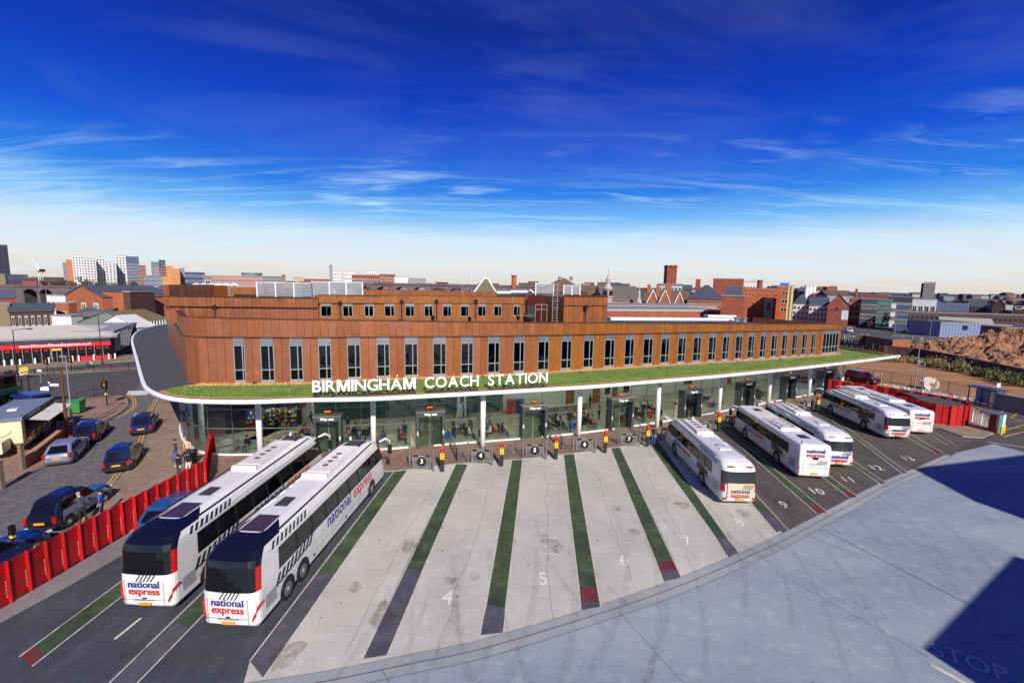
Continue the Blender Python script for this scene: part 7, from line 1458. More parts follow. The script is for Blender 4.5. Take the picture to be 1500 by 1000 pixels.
for i in range(nb):
    x0, x1 = Lw * i / nb, Lw * (i + 1) / nb
    MB().box(x0 + .05, x1 - .05, .12, .16, sgz1 + .02, ze - .32).build('clerestory_pane', mat('pale_panel', (178, 186, 190), .3, var=.08), t)
    MB().box(x0 + .05, x1 - .05, .12, .16, .1, sgz0 - .02).build('shop_pane', gdark, t); MB().box(x0 - .04, x0 + .04, 0.05, .2, 0, ze - .3).build('shop_mullion', silver, t)
    if i not in (11,): MB().box(x0 + .3, x1 - .3, .06, .1, sgz0 - .5, sgz0 - .22).build('window_sticker', redc, t)
MB().box(0, Lw, .02, .12, sgz0, sgz1).build('sign_band', mat('sign_red', (206, 20, 34), .5, var=0), t)
s0 = (Line([a, b])); xs0 = Lw * .44; tm = textmesh('www.DiscountFitnessEquipment.co.uk', .62, .005, .012, whitem); wt = max(v.co.x for v in tm.vertices)
def locx(px): 
    lo, hi = 0., Lw
    for _ in range(30):
        m_ = (lo + hi) / 2; p = a + d * m_
        if pix((p.x, p.y, 3.))[0] < px: lo = m_
        else: hi = m_
    return lo
xa, xb = locx(28), locx(134); put('lettering', tm, t, (xa, .012, sgz0 + .13), (pi / 2, 0, 0), ((xb - xa) / wt, 1, 1))
MB().box(locx(110), locx(162), -.02, .11, .15, .8).build('red_panel', mat('sign_red', (206, 20, 34)), t); MB().box(locx(74), locx(90), -.05, .11, 0, 2.1).build('entrance_door', silver, t); MB().box(locx(75.5), locx(81.5), -.08, -.052, .1, 2.).build('door_leaf', gdark, t); MB().box(locx(82.5), locx(88.5), -.08, -.052, .1, 2.).build('door_leaf', gdark, t); MB().box(locx(75), locx(90), -.06, .11, 2.12, 2.35).build('door_sign', yel, t)
for i, px in enumerate((7, 18, 30, 52, 72, 107, 116, 138, 160, 169)):
    p = G(px, 536 - px * .065, .1); q_ = thing('white_bollard', f'short white bollard on the shop pavement, {["leftmost", "second", "third", "fourth", "fifth", "sixth", "seventh", "eighth", "ninth", "rightmost"][i]} in the row', 'bollard', (p.x, p.y, .1), 0, 'white bollards in front of the shop'); mb = MB(); mb.cyl((0, 0), .13, 0, .85, 10); mb.lathe([(.13, .85), (.08, .93), (.001, .95)], 10); mb.build('bollard_body', whitem, q_)
# --- market sheds between shop and station
t, w_, ea, h, dp = block('white_shed', 'white gabled shed behind the fitness shop', 'shed', 140, 200, 461, 100, 4, whitew, Y1=98, yt1=463, roof='gable_front', rh=2.2, rm=mat('white_sheet_roof', (196, 194, 190), .6, var=.05))
t, w_, ea, h, dp = block('market_hall', 'long market hall with olive roof and dark glazing left of the station', 'hall', 196, 247, 461, 101, 12, mat('olive_grey_wall', (110, 116, 110), .7, var=.1), Y1=112, yt1=450, roof='gable', rh=2.2, rm=mat('olive_roof', (118, 98, 62), .8, var=.1))
for i in range(12): MB().box(.3 + i * w_ / 12, .2 + (i + .85) * w_ / 12, -.06, -.01, .6, ea - .6).build('glazing', gdark, t)
for i in range(13): MB().box(i * w_ / 12 - .08, i * w_ / 12 + .08, -.35, -.07, 0, ea - .1).build('pillar', whitem, t)
t, w_, ea, h, dp = block('glass_arcade', 'low glazed arcade linking the shop with the market hall', 'arcade', 166, 200, 489, 83, 6, greym, Y1=100, yt1=472, roof='flat', rm=lead)
for i in range(10): MB().box(i * w_ / 10 + .15, (i + 1) * w_ / 10 - .15, -.05, -.01, .2, ea - .3).build('pane', gdark, t)
block('low_white_shed', 'low flat white shed in front of the brick warehouse', 'shed', 75, 104, 463, 110, 8, whitew, Y1=110, roof='flat', rm=lead)
t, w_, ea, h, dp = block('glass_lantern_shed', 'dark shed with slatted glass roof beside the brick warehouse', 'shed', 103, 147, 452, 113, 9, dkb, roof='gable', rh=1.8, rm=slate)
for i in range(6): MB().quad((w_ * .25 + i * .9, -.28, ea - .1), (w_ * .25 + i * .9 + .5, -.28, ea - .1), (w_ * .25 + i * .9 + .5, 3.2, ea + 1.25), (w_ * .25 + i * .9, 3.2, ea + 1.25)).build('roof_light', silver, t)
block('brick_kiosk', 'small square orange brick block left of the warehouse', 'building', 81, 100, 445, 118, 5, brick_o, roof='flat', rm=lead, win=(1, 1, .6, .4, .4, .9))
t, w_, ea, h, dp = block('brick_warehouse', 'orange brick warehouse with stepped gable and slate roof', 'warehouse', 94, 148, 417, 122, 16, brick_o, Y1=116, yt1=419, roof='gable_front', rh=2.6, win=(3, 1, .35, .62, .25, .95))
block('brick_wing', 'plain orange brick wing right of the warehouse', 'building', 150, 182, 428, 118, 8, brick_o, roof='flat', rm=slate, trim=brick_d); block('brick_pier_block', 'narrow dark brick block at the right end of the warehouse wing', 'building', 180, 190, 428, 116, 8, brick_d, roof='flat', rm=slate)
block('long_slate_shed', 'long orange brick shed with a mossy grey roof left of the station', 'shed', 188, 246, 429, 135, 14, brick_o, roof='gable', rh=3.0, rm=mat('mossy_roof', (106, 104, 98), .9, var=.3, vs_=.8))
t = block('dark_terrace', 'dark brick terrace with arched windows and grey roof', 'building', 12, 78, 446, 106, 9, brick_d, yt1=445, face=True, roof='gable', rh=1.6, rm=slate, win=(7, 1, .5, .6, .3, .95))[0]
block('stone_block', 'pale stone block at the left edge above the shop roof', 'building', -40, 14, 446, 104, 8, mat('pale_ochre_stone', (130, 118, 94), .8, var=.1), face=True, roof='flat', rm=lead); block('white_van_shed', 'white flat building with a glazed strip near the lamp posts', 'building', 68, 96, 433, 125, 7, whitew, roof='flat', win=(4, 1, .8, .5, .5, .95))
block('brick_office', 'small brick office with slate roof at the far left', 'building', -30, 22, 424, 140, 10, FAR, face=True, roof='gable', rh=2.5, win=(8, 1, .5, .4, .4, .8)); block('ochre_house', 'ochre rendered block beside the dark tower', 'building', -14, 7, 402, 190, 12, mat('ochre_render', (136, 122, 92), .8, var=.1), roof='flat'); 
# --- viaducts
vbrick = mat('viaduct_brick', (98, 86, 88), .9, var=.25, vs_=.3)
def viaduct(label, x0, y0, x1, y1, Y0, Y1, n, arch_, th=5, top=0.):
    P, Q = AT(x0, y0, Y0), AT(x1, y1, Y1); t = thing('railway_viaduct', label, 'viaduct', (P.x, P.y, 0)); d = Vector((Q.x - P.x, Q.y - P.y, 0)); L_ = d.length; t.rotation_euler = (0, 0, atan2(d.y, d.x)); h = (P.z + Q.z) / 2; bw_ = L_ / n
    for k in range(n):
        mb = MB(); xa = k * bw_; op = arch_ and (k in arch_ if isinstance(arch_, tuple) else True); r = bw_ * .4; cx = xa + bw_ / 2; sp = h - 1.3 - r * .75
        if op and sp > -2:
            sp = max(sp, .3); A = [(cx - r, 0)] + [(cx - r * cos(pi * i / 12), sp + r * .75 * sin(pi * i / 12)) for i in range(13)] + [(cx + r, 0)]; T = [(xa, 0), (xa, sp)] + [(xa + bw_ * i / 12, h - .6) for i in range(1, 12)] + [(xa + bw_, sp), (xa + bw_, 0)]
            T = [(xa, 0)] + [(xa + bw_ * i / 12, h - .6) for i in range(13)] + [(xa + bw_, 0)]
            for y in (0, th): mb.strip([(x, y, z) for x, z in A], [(x, y, z) for x, z in T])
            mb.strip([(x, 0, z) for x, z in A], [(x, th, z) for x, z in A])
            rg = MB(); 
            for i in range(12): rg.bar((cx - r * 1.03 * cos(pi * i / 12), -.06, sp + r * .78 * sin(pi * i / 12)), (cx - r * 1.03 * cos(pi * (i + 1) / 12), -.06, sp + r * .78 * sin(pi * (i + 1) / 12)), .35, .12)
            rg.build('arch_ring', dkb, t)
        else: mb.box(xa, xa + bw_, 0, th, 0, h - .6)
        mb.build('viaduct_span', vbrick, t)
        mb = MB(); mb.box(xa + .02, xa + bw_ - .02, -.25, th + .2, h - .598, h); mb.build('parapet', vbrick, t)
    return t
viaduct('long grey brick railway viaduct behind the warehouse on the left', -60, 420, 262, 418, 165, 165, 14, (4, 5), 6)
viaduct('railway viaduct with open arches behind the station roof', 440, 413.5, 845, 417.5, 150, 150, 15, True, 6)
# --- left skyline
block('dark_tower', 'dark tower cut by the left edge of the view', 'tower', -40, 10.5, 358, 300, 12, mat('tower_dark', (44, 38, 62), .6, var=.1), win=(6, 14, .6, .5, .1, .98), wm=mat('tower_frame', (60, 52, 80), .6, var=0), group=None)
block('brown_hall', 'dark brown hall beside the dark tower', 'building', 11, 40, 402, 270, 20, dkb, roof='gable', rh=4, rm=slate, win=(5, 1, .5, .4, .3, .8)); block('brown_annexe', 'lower brown building with a blue panel left of the crane', 'building', 34, 53, 407, 260, 12, dkb, roof='flat', win=(4, 2, .5, .5, .2, .9))
block('cream_shed', 'pale shed roofs in front of the brown hall', 'shed', 5, 42, 419, 172, 9, whitew, roof='flat'); block('white_gable_house', 'small white gabled house below the brown hall', 'house', 34, 51, 412, 200, 9, whitew, roof='gable', rh=3, rm=FAR)
towers = [('white apartment tower, tallest part at the left with orange flank', 105, 122, 374, 480, 4, 12, whitew), ('white apartment tower stepping down right of the tallest part', 122, 139.5, 379, 480, 4, 11, whitew), ('middle white apartment tower', 140, 153, 377, 500, 3, 11, whitew), ('grey balconied slope of the middle white tower', 153, 169, 384, 500, 3, 10, whitew), ('right white apartment slab with a flat dark cap', 169, 187, 375, 520, 4, 12, whitew)]
for lb, x0, x1, yt, Y, c_, r_, m in towers: block('apartment_tower', lb, 'tower', x0, x1, yt, Y, 20, m, win=(c_, r_, .5, .5, .05, .97), wm=mat('tower_win_frame', (120, 124, 134), .5, var=0), group='white towers on the skyline', rm=slate, trim=greym)
block('apartment_tower', 'dark balconied face of the right white slab', 'tower', 184, 203, 375.5, 516, 18, mat('balcony_dark', (70, 84, 110), .5, var=.1), win=(5, 9, .75, .5, .02, .8), wm=wframe, group='white towers on the skyline', trim=whitew); block('apartment_tower', 'orange brick slab left of the white towers', 'tower', 96.5, 105.5, 381, 478, 20, mat('orange_render', (190, 100, 56), .7, var=.1), win=(1, 11, .3, .4, .1, .95)); block('apartment_tower', 'slim grey slab left of the orange one', 'tower', 91.5, 97, 385, 490, 15, greyb, win=(1, 9, .7, .5, .1, .95))
for lb, x0, x1, yt, Y, c_, r_, m in (('red brick block right of the white towers', 204, 213, 389, 500, 2, 6, FAR), ('pale teal tower with a glass crown', 221, 233, 384, 560, 3, 10, mat('teal_glass', (92, 124, 140), .3, .2, var=.1)), ('dark teal tower behind the maroon block', 232, 242, 381, 570, 3, 10, mat('teal_dark', (44, 80, 100), .3, .2, var=.1)), ('grey pink block below the teal tower', 224, 233, 391, 480, 3, 6, mat('pinkish_grey', (140, 116, 120), .7, var=.1)), ('maroon apartment block with pale windows', 233, 243, 390, 470, 4, 8, mat('maroon_cladding', (96, 40, 50), .6, var=.1)), ('orange clad apartment block, left', 243, 253, 390, 440, 4, 8, mat('orange_cladding', (204, 128, 44), .6, var=.12)), ('orange clad apartment block with grey stripes, right', 249, 263, 394, 430, 5, 8, mat('orange_cladding', (204, 128, 44))), ('grey block right of the orange one', 263, 270, 393, 445, 2, 7, mat('warm_grey', (130, 118, 114), .7, var=.1)), ('low dark glass office in front of the maroon block', 210, 238, 404, 400, 12, 2, greyb), ('small orange block beside the dark glass office', 238, 246, 405, 395, 3, 3, mat('orange_cladding', (204, 128, 44))), ('low blue office with roof plant', 270, 300, 399, 520, 10, 3, mat('blue_office', (52, 66, 104), .4, .1, var=.1)), ('grey shed end beside the pink building', 297, 311, 404, 500, 1, 1, mat('warm_grey', (130, 118, 114))), ('long pink clad building on the skyline', 310, 385, 404.5, 480, 26, 2, mat('pink_cladding', (168, 116, 112), .7, var=.1)), ('long grey terminal with a green drum on its roof', 356, 418, 404.5, 520, 20, 2, mat('grey_green_clad', (104, 108, 108), .6, var=.1)), ('small brown tower at the end of the grey terminal', 413, 418, 402.5, 515, 1, 2, FAR), ('tan block on the skyline left of the chimney', 430, 444, 406.5, 420, 3, 2, mat('tan_render', (176, 148, 116), .8, var=.1)), ('brown low roofs right of the tan block', 445, 484, 409, 430, 12, 1, FAR)):
    block('city_block', lb, 'building', x0, x1, yt, Y, 16, m, win=(c_, r_, .6, .5, .1, .95), group='city blocks on the left skyline')
p = AT(369, 404, 530); t = thing('roof_drum', 'green glass drum rising above the grey terminal', 'building', (p.x, p.y, 0)); rr = 13 * 530 / FPX; zt = AT(369, 399.5, 530).z; mb = MB(); mb.cyl((0, 0), rr, 0, zt - .8, 28); mb.build('drum_wall', mat('drum_green', (110, 136, 130), .4, .1, var=.1), t); mb = MB(); mb.cyl((0, 0), rr * 1.06, zt - .798, zt, 28); mb.build('drum_roof', lead, t)
for i in range(6):
    x0 = 282 + i * 11; p = AT(x0 + 6, 416, 230); t = thing('white_canopy', f'white tent shaped canopy behind the copper wall, {["first", "second", "third", "fourth", "fifth", "sixth"][i]} from the left', 'canopy', (p.x, p.y, 0), 0, 'white canopies behind the viaduct'); zt = AT(x0, 414.3, 230).z; mb = MB(); mb.lathe([(2.4, zt - 1.1), (1.8, zt - .6), (.9, zt - .2), (.001, zt)], 12); mb.build('canopy_roof', whitem, t); mb = MB(); mb.cyl((0, 0), .2, 0, zt - .3, 6); mb.build('pole', greym, t)
# crane
p = AT(60, 412, 450); t = thing('tower_crane', 'white luffing tower crane on the left skyline', 'crane', (p.x, p.y, 0)); z1 = AT(61, 396, 450).z; z2 = AT(50, 378, 450).z; cr = mat('crane_white', (214, 210, 196), .6, var=0); mb = MB()
for x, y in ((-1, -1), (1, -1), (1, 1), (-1, 1)): mb.bar((x, y, 0), (x, y, z1), .45)
z = 0
while z < z1 - 2: mb.bar((-1, -1, z), (1, -1, z + 2.4), .25); mb.bar((1, -1, z + 2.4), (-1, -1, z + 4), .25) if z < z1 - 4 else None; z += 4
mb.build('mast', cr, t); xj = (50 - 60.5) * 450 / FPX; mb = MB(); mb.bar((0, -.6, z1), (xj, 0, z2), .45); mb.bar((0, .6, z1 + 1.6), (xj, 0, z2), .35)
for k in range(10): u = k / 10; mb.bar((xj * u, -.6 * (1 - u), z1 + (z2 - z1) * u), (xj * (u + .05), .6 * (1 - u), z1 + 1.6 * (1 - u) + (z2 - z1) * (u + .05)), .25)
mb.build('jib', cr, t); MB().box(-2, 4, -1.3, 1.3, z1 - 1.4, z1 + 1.2).build('counterweight', darkm, t); MB().box(-1.5, .5, -1.5, -1.0, z1 - .6, z1 + 1.4).build('cab', whitem, t)
# --- centre skyline
def stack(nm, label, cat, px, yb, yt, Y, r, m, r2=None, sq=False, cap=True):
    p = AT(px, yt, Y); t = thing(nm, label, cat, (p.x, p.y, 0)); mb = MB()
    if sq: mb.pts([(sx * r, sy * r, 0) for sx, sy in ((-1, -1), (1, -1), (1, 1), (-1, 1))] + [(sx * (r2 or r), sy * (r2 or r), p.z) for sx, sy in ((-1, -1), (1, -1), (1, 1), (-1, 1))], [(3, 2, 1, 0), (4, 5, 6, 7), (0, 1, 5, 4), (1, 2, 6, 5), (2, 3, 7, 6), (3, 0, 4, 7)])
    else: mb.tube([(0, 0, 0), (0, 0, p.z)], [r, r2 or r * .85], 14)
    mb.build('shaft', m, t)
    if cap:
        mb = MB(); rr = (r2 or r) * 1.1
        mb.box(-rr, rr, -rr, rr, p.z + .002, p.z + .35) if sq else mb.cyl((0, 0), rr, p.z + .002, p.z + .3, 14)
        mb.build('cap', m, t)
    return t, p.z
stack('flue_mast', 'thin grey flue with dark top above the louvred screens', 'chimney', 484.5, 412, 389, 300, .9, lead)
stack('brick_chimney', 'round orange brick chimney behind the station roof', 'chimney', 753, 424, 404.5, 140, .85, brick_o); stack('antenna_mast', 'thin pale antenna mast', 'mast', 691, 415, 390, 200, .12, whitem, cap=False)
t, zt = stack('brick_water_tower', 'tall square dark red brick tower on the skyline', 'tower', 982.5, 415, 392, 330, 3.4, brick_far, sq=True)
mb = MB(); 
for sx in (-1, 0, 1): mb.box(sx * 2.8 - .7, sx * 2.8 + .7, -3.7, 3.7, zt + .36, zt + 1.6)
mb.build('battlements', brick_far, t)
for k in (-1, 0, 1): MB().box(k * 2.1 - .3, k * 2.1 + .3, -3.52, -3.4, zt * .3, zt - 1.).build('pilaster_recess', dkb, t)
for lb, x0, x1, yt, Y, c_, r_, m in (('pale flats right of the flue', 487, 499, 398, 520, 4, 6, whitew), ('second pale flats right of the flue', 505, 520, 398.5, 530, 5, 5, whitew), ('third pale flats on the centre skyline', 537, 551, 397.5, 540, 4, 5, whitew), ('long red and white striped building', 515, 560, 403, 380, 14, 2, FAR), ('red brick block with white top', 556, 579, 402, 370, 6, 3, FAR), ('white sheds right of the red block', 578, 599, 406, 350, 8, 1, whitew), ('grey blocks at the right of the white sheds', 598, 624, 408, 340, 8, 1, lead)):
    block('city_block', lb, 'building', x0, x1, yt, Y, 14, m, win=(c_, r_, .6, .5, .1, .95), group='city blocks on the centre skyline')
t, w_, ea, h, dp = block('kiln_roof', 'steep mossy pyramid roof with white hips behind the station', 'building', 690, 731, 408, 105, 6, FAR, roof='hip', rh=4.4, rm=mat('mossy_tiles', (96, 90, 62), .9, var=.3, vs_=1))
mb = MB(); e = .25; i_ = min(w_, dp) / 2 * .9
for A, B in (((-e, -e, ea), (i_, dp / 2, h)), ((w_ + e, -e, ea), (w_ - i_, dp / 2, h)), ((i_, dp / 2, h + .1), (w_ - i_, dp / 2, h + .1))): mb.bar(A, B, .28)
mb.build('hip_flashing', whitem, t)
t, w_, ea, h, dp = block('brown_gable_hall', 'broad hall with brown tiled roof and two round vents', 'hall', 795, 862, 407, 130, 14, brick_d, roof='hip', rh=4, rm=browntile)
for x in (.42, .68): mb = MB(); mb.cyl((w_ * x, dp * .4), .5, h - .6, h + .5, 10); mb.build('roof_ventilator', lead, t)
block('grey_roof_hall', 'grey slate roofed range left of the white turret', 'hall', 848, 884, 418, 128, 14, tancl, roof='gable', rh=4, rm=browntile)
# police station: turrets, terracotta
t, w_, ea, h, dp = block('terracotta_court', 'terracotta building with grey roof, white turret and arched windows', 'building', 884, 940, 419, 120, 14, tancl, roof='gable', rh=3.6, rm=mat('grey_tile', (92, 86, 80), .85, var=.2), win=(10, 2, .5, .55, .4, .95), wm=stone)
tw = mat('turret_stone', (160, 150, 140), .7, var=.12)
def turret(px, yt, Y, r, nm='turret', par=None, yb=436):
    p = AT(px, yt, Y); zt = p.z; k = 1.0; mb = MB(); loc = Vector((p.x, Y, 0)); lw = par.matrix_world if 0 else Matrix.Translation(par.location) @ Matrix.Rotation(par.rotation_euler[2], 4, 'Z'); lp = lw.inverted() @ loc
    H0 = zt - 7.2
    mb.lathe([(r * 1.1, 0), (r * 1.1, H0), (r * 1.25, H0 + .05), (r * 1.25, H0 + .4), (r * .85, H0 + .45), (r * .85, H0 + 2.0), (r * 1.05, H0 + 2.1), (r * 1.05, H0 + 2.4), (r * .8, H0 + 2.9), (r * .5, H0 + 3.5), (r * .5, H0 + 4.4), (r * .6, H0 + 4.5), (r * .35, H0 + 5.1), (r * .1, H0 + 5.6), (.05, zt), (.001, zt)], 12, (lp.x, lp.y, 0)); o = mb.build(nm, tw, par, smooth=False)
    for a in range(6): an = a * pi / 3; mb = MB(); mb.box(lp.x + r * .86 * cos(an) - .25, lp.x + r * .86 * cos(an) + .25, lp.y + r * .86 * sin(an) - .25, lp.y + r * .86 * sin(an) + .25, H0 + .6, H0 + 1.8); mb.build('louvre_opening', wdark, o)
turret(891.5, 394, 118, 1.15, par=t); turret(937, 414, 117, .75, par=t)
for i, (px, w2, apx) in enumerate(((957, 17, 425), (974.5, 17, 425), (996, 15, 428))):
    block('gabled_house', f'{("left", "middle", "right")[i]} of the three brown roofed gables with white bargeboards', 'house', px - w2 / 2, px + w2 / 2, apx, 112 - i * 2, 12, brick_o, roof='gable_front', rh=3.2, rm=browntile, trim=whitem, group='gabled houses behind the station', win=(2, 1, .5, .5, .45, .95), chim=((.9, .9, 1.4),) if i < 2 else ())
block('brown_roof_row', 'long brown tiled roof behind the three gables', 'house', 943, 1010, 426, 124, 10, brick_o, roof='gable', rh=3.5, rm=browntile, chim=((.1, 1., 1.6), (.5, 1., 1.6)))
block('glass_grey_block', 'grey glass block with white frames behind the brown roofs', 'building', 964, 1000, 416, 300, 14, mat('grey_glass_block', (120, 126, 140), .4, .1, var=.1), win=(6, 1, .85, .8, .5, .95), wm=whitem); block('slate_shed', 'blue slate roof right of the grey glass block', 'building', 995, 1014, 417, 300, 14, slate, roof='gable', rh=3)
t, w_, ea, h, dp = block('brick_hotel', 'large red brick building with slate roof and stone window bands', 'building', 1008, 1064, 417, 118, 18, FAR, Y1=108, yt1=417, roof='hip', rh=3.6, rm=slate, win=(12, 3, .45, .55, .32, .95), wm=stone, chim=((.25, 1.4, 1.4), (.8, 1.2, 1.2)), sidewin=(8, 3, .45, .55, .35, .95, 1))
for z in (.5, .74): MB().box(-.05, w_ + .05, -.12, -.02, ea * z, ea * z + .25).build('stone_band', stone, t)
block('brick_rear_wing', 'red brick rear wing with slate roof right of the large brick building', 'building', 1062, 1093, 420, 124, 14, FAR, roof='gable', rh=3., rm=slate); block('red_block', 'flat red block rising behind the slate roofs', 'building', 1045, 1090, 408.5, 300, 14, FAR, roof='flat', rm=lead); block('white_plant_block', 'white plant room right of the red block', 'building', 1090, 1108, 413, 300, 10, whitew, win=(4, 1, .6, .5, .6, .95))
stack('brick_chimney', 'short round brown chimney above the orange brick offices', 'chimney', 1113.5, 424, 411, 260, 1.6, FAR)
t, w_, ea, h, dp = block('brick_stair_block', 'plain square brick block standing close behind the station roof', 'building', 1057, 1091, 434, 84, 6, brickr, Y1=82, roof='flat', cap=.15, rm=lead)
block('brick_annexe', 'long low red brick range behind the station roof', 'building', 850, 1062, 452.5, 84, 10, brickr, Y1=90, yt1=459, roof='flat', rm=lead, trim=mat('pale_coping', (170, 160, 150), .8, var=.1)); block('grey_ledge_roof', 'pale flat roof beyond the long brick range', 'building', 890, 1050, 447.5, 96, 12, tancl, Y1=102, yt1=451, roof='flat', rm=lead)
t, w_, ea, h, dp = block('orange_offices', 'orange brick offices with cream bay and stone framed windows', 'building', 1088, 1143, 423, 112, 14, mat('bright_orange_brick', (176, 84, 44), .8, var=.15, vs_=.6), Y1=102, yt1=424, roof='flat', rm=slate, win=(5, 2, .42, .42, .42, .95), wm=stone); MB().box(w_ * .62, w_ * .84, -.4, -.02, 0, ea * .72).build('cream_bay', stone, t); MB().box(w_ * .68, w_ * .78, -.46, -.41, ea * .35, ea * .6).build('bay_window', wdark, t)
t, w_, ea, h, dp = block('orange_stair_tower', 'orange brick corner tower with cream quoins right of the offices', 'building', 1139, 1163, 420, 100, 9, mat('bright_orange_brick', (176, 84, 44)), Y1=98, roof='flat', rm=slate, win=(1, 3, .42, .5, .3, .95), wm=stone)
MB().box(w_ * .66, w_ * .76, -.2, -.02, 0, ea).build('cream_pilaster', mat('cream_stone', (206, 190, 140), .8, var=.1), t); MB().box(w_ * .86, w_ * 1.0, -.2, -.02, 0, ea).build('cream_pilaster', mat('cream_stone', (206, 190, 140), .8, var=.1), t)
block('blue_hoarding', 'bright blue box sign on the roof of the orange brick offices', 'sign', 1143, 1156, 414.5, 215, 4, mat('bright_blue', (40, 110, 220), .5, var=0), zb=AT(1143, 424, 215).z, cap=.05); block('navy_roof_block', 'navy roof block left of the blue box sign', 'building', 1130, 1146, 419, 140, 4, mat('van_blue_paint', (32, 42, 106)), cap=.1)
block('white_terrace', 'white rendered terrace with slate roof, left of two', 'building', 1163, 1188, 431, 110, 12, whitew, Y1=112, roof='hip', rh=2.2, rm=slate, win=(4, 3, .42, .5, .1, .93), wm=greym); block('white_terrace', 'white rendered terrace with slate roof, right of two', 'building', 1187, 1215, 435, 106, 12, whitew, Y1=103, yt1=436.5, roof='gable', rh=1.8, rm=slate, win=(5, 3, .45, .5, .1, .93), wm=greym)
for i, px in enumerate((1182, 1187.5, 1193)): stack('silo', f'pale round silo, {("left", "middle", "right")[i]} of three', 'silo', px, 430, 418.5, 270, 1.15, whitem)
t, w_, ea, h, dp = block('barrel_roof_hall', 'hall with a pale curved roof behind the white terraces', 'hall', 1190, 1222, 431, 140, 12, FAR, roof='flat', rm=lead); mb = MB(); mb.strip([(w_ / 2 - w_ / 2 * cos(pi * k / 14), 0, ea + .3 + 1.7 * sin(pi * k / 14)) for k in range(15)], [(w_ / 2 - w_ / 2 * cos(pi * k / 14), dp, ea + .3 + 1.7 * sin(pi * k / 14)) for k in range(15)]); mb.poly([(w_ / 2 - w_ / 2 * cos(pi * k / 14), 0, ea + .3 + 1.7 * sin(pi * k / 14)) for k in range(15)]); mb.build('barrel_roof', mat('cream_sheet_roof', (196, 188, 172)), t)
stack('brick_turret', 'square brown brick turret behind the curved roof', 'tower', 1213, 428, 420.5, 290, 1.9, FAR, sq=True); stack('brick_chimney', 'thin brick chimney beside the red gabled building', 'chimney', 1255, 440, 424, 240, .6, FAR)
t, w_, ea, h, dp = block('red_gable_building', 'red brick gabled building with a white wall advertisement', 'building', 1214, 1246, 431, 98, 14, FAR, Y1=94, yt1=432, roof='gable_front', rh=2.2, rm=slate, sidewin=(4, 4, .35, .5, .1, .95, 1)); MB().box(w_ * .68, w_ * .98, -.12, -.02, ea * .35, ea * .78).build('wall_advertisement', mat('advert_white', (206, 210, 220), .6, var=.12, vs_=3), t); MB().box(w_ * .05, w_ * .62, -.1, -.02, ea * .74, ea * .77).build('brick_band', dkb, t); MB().box(w_ * .4, w_ * .5, -.1, -.02, ea * .8, ea * .9).build('window', wdark, t)
for lb, x0, x1, yt, Y, c_, r_, m in (('dark red brick wing behind the red gable', 1244, 1262, 438, 104, 3, 3, FAR), ('cream fronted block down the main road', 1256, 1267, 441, 140, 3, 2, mat('cream_paint', (206, 200, 164))), ('dark blue shopfronts on the left of the main road', 1262, 1286, 438, 190, 8, 2, slate), ('teal glass office with white bands', 1285, 1308, 439, 210, 8, 4, mat('teal_office', (80, 116, 110), .4, .1, var=.1)), ('long dark factory block on the skyline', 1301, 1338, 435, 260, 14, 1, mat('factory_dark', (54, 54, 66), .7, var=.1)), ('small white block at the end of the road', 1306, 1316, 444, 190, 3, 2, whitew), ('blue works building by the road end', 1313, 1332, 447, 170, 6, 2, mat('works_blue', (70, 84, 120), .5, var=.1)), ('brown roofscape behind the road', 1262, 1302, 431.5, 330, 14, 1, FAR), ('white and red retail shed', 1337, 1373, 438.5, 230, 4, 1, whitew), ('dark tall roof on the skyline beside the dark factory', 1326, 1334, 431, 280, 2, 1, slate)):
    block('road_side_block', lb, 'building', x0, x1, yt, Y, 14, m, win=(c_, r_, .7, .5, .2, .9), group='buildings along the main road')
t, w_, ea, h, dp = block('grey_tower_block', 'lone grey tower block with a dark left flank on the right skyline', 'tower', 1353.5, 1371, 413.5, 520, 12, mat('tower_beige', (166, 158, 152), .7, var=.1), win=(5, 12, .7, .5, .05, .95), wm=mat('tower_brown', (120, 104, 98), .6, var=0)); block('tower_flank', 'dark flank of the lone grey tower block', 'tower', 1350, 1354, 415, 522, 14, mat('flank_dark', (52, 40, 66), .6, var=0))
# industrial sheds on the right
t, w_, ea, h, dp = block('blue_grey_warehouse', 'long blue grey warehouse with a row of small windows', 'warehouse', 1356, 1421, 443, 260, 20, greyb, Y1=250, yt1=446, win=(5, 1, .2, .22, .4, .8), cap=.3); 
t, w_, ea, h, dp = block('white_warehouse', 'bright white warehouse with a raised step on its roof', 'warehouse', 1421, 1484, 444.5, 255, 18, whitew, Y1=250, yt1=447.5, cap=.2); MB().box(w_ * .2, w_ * .35, -.02, 4, ea + .22, ea + 1.2).build('roof_step', whitew, t); MB().box(0, w_, -.05, -.01, 0, ea * .45).build('dark_plinth', dkb, t)
for i in range(14): MB().box(w_ * (i + .2) / 14, w_ * (i + .8) / 14, -.1, -.052, ea * .15, ea * .35).build('window', wdark, t)
t, w_, ea, h, dp = block('market_sign_shed', 'dark shed with a white lettered sign cut by the right edge', 'warehouse', 1484, 1560, 450, 230, 18, dkb, Y1=228); put('lettering', textmesh('CARE', 2.6, .02, .03, whitem), t, (.6, -.05, ea - 1.9), (pi / 2, 0, 0))
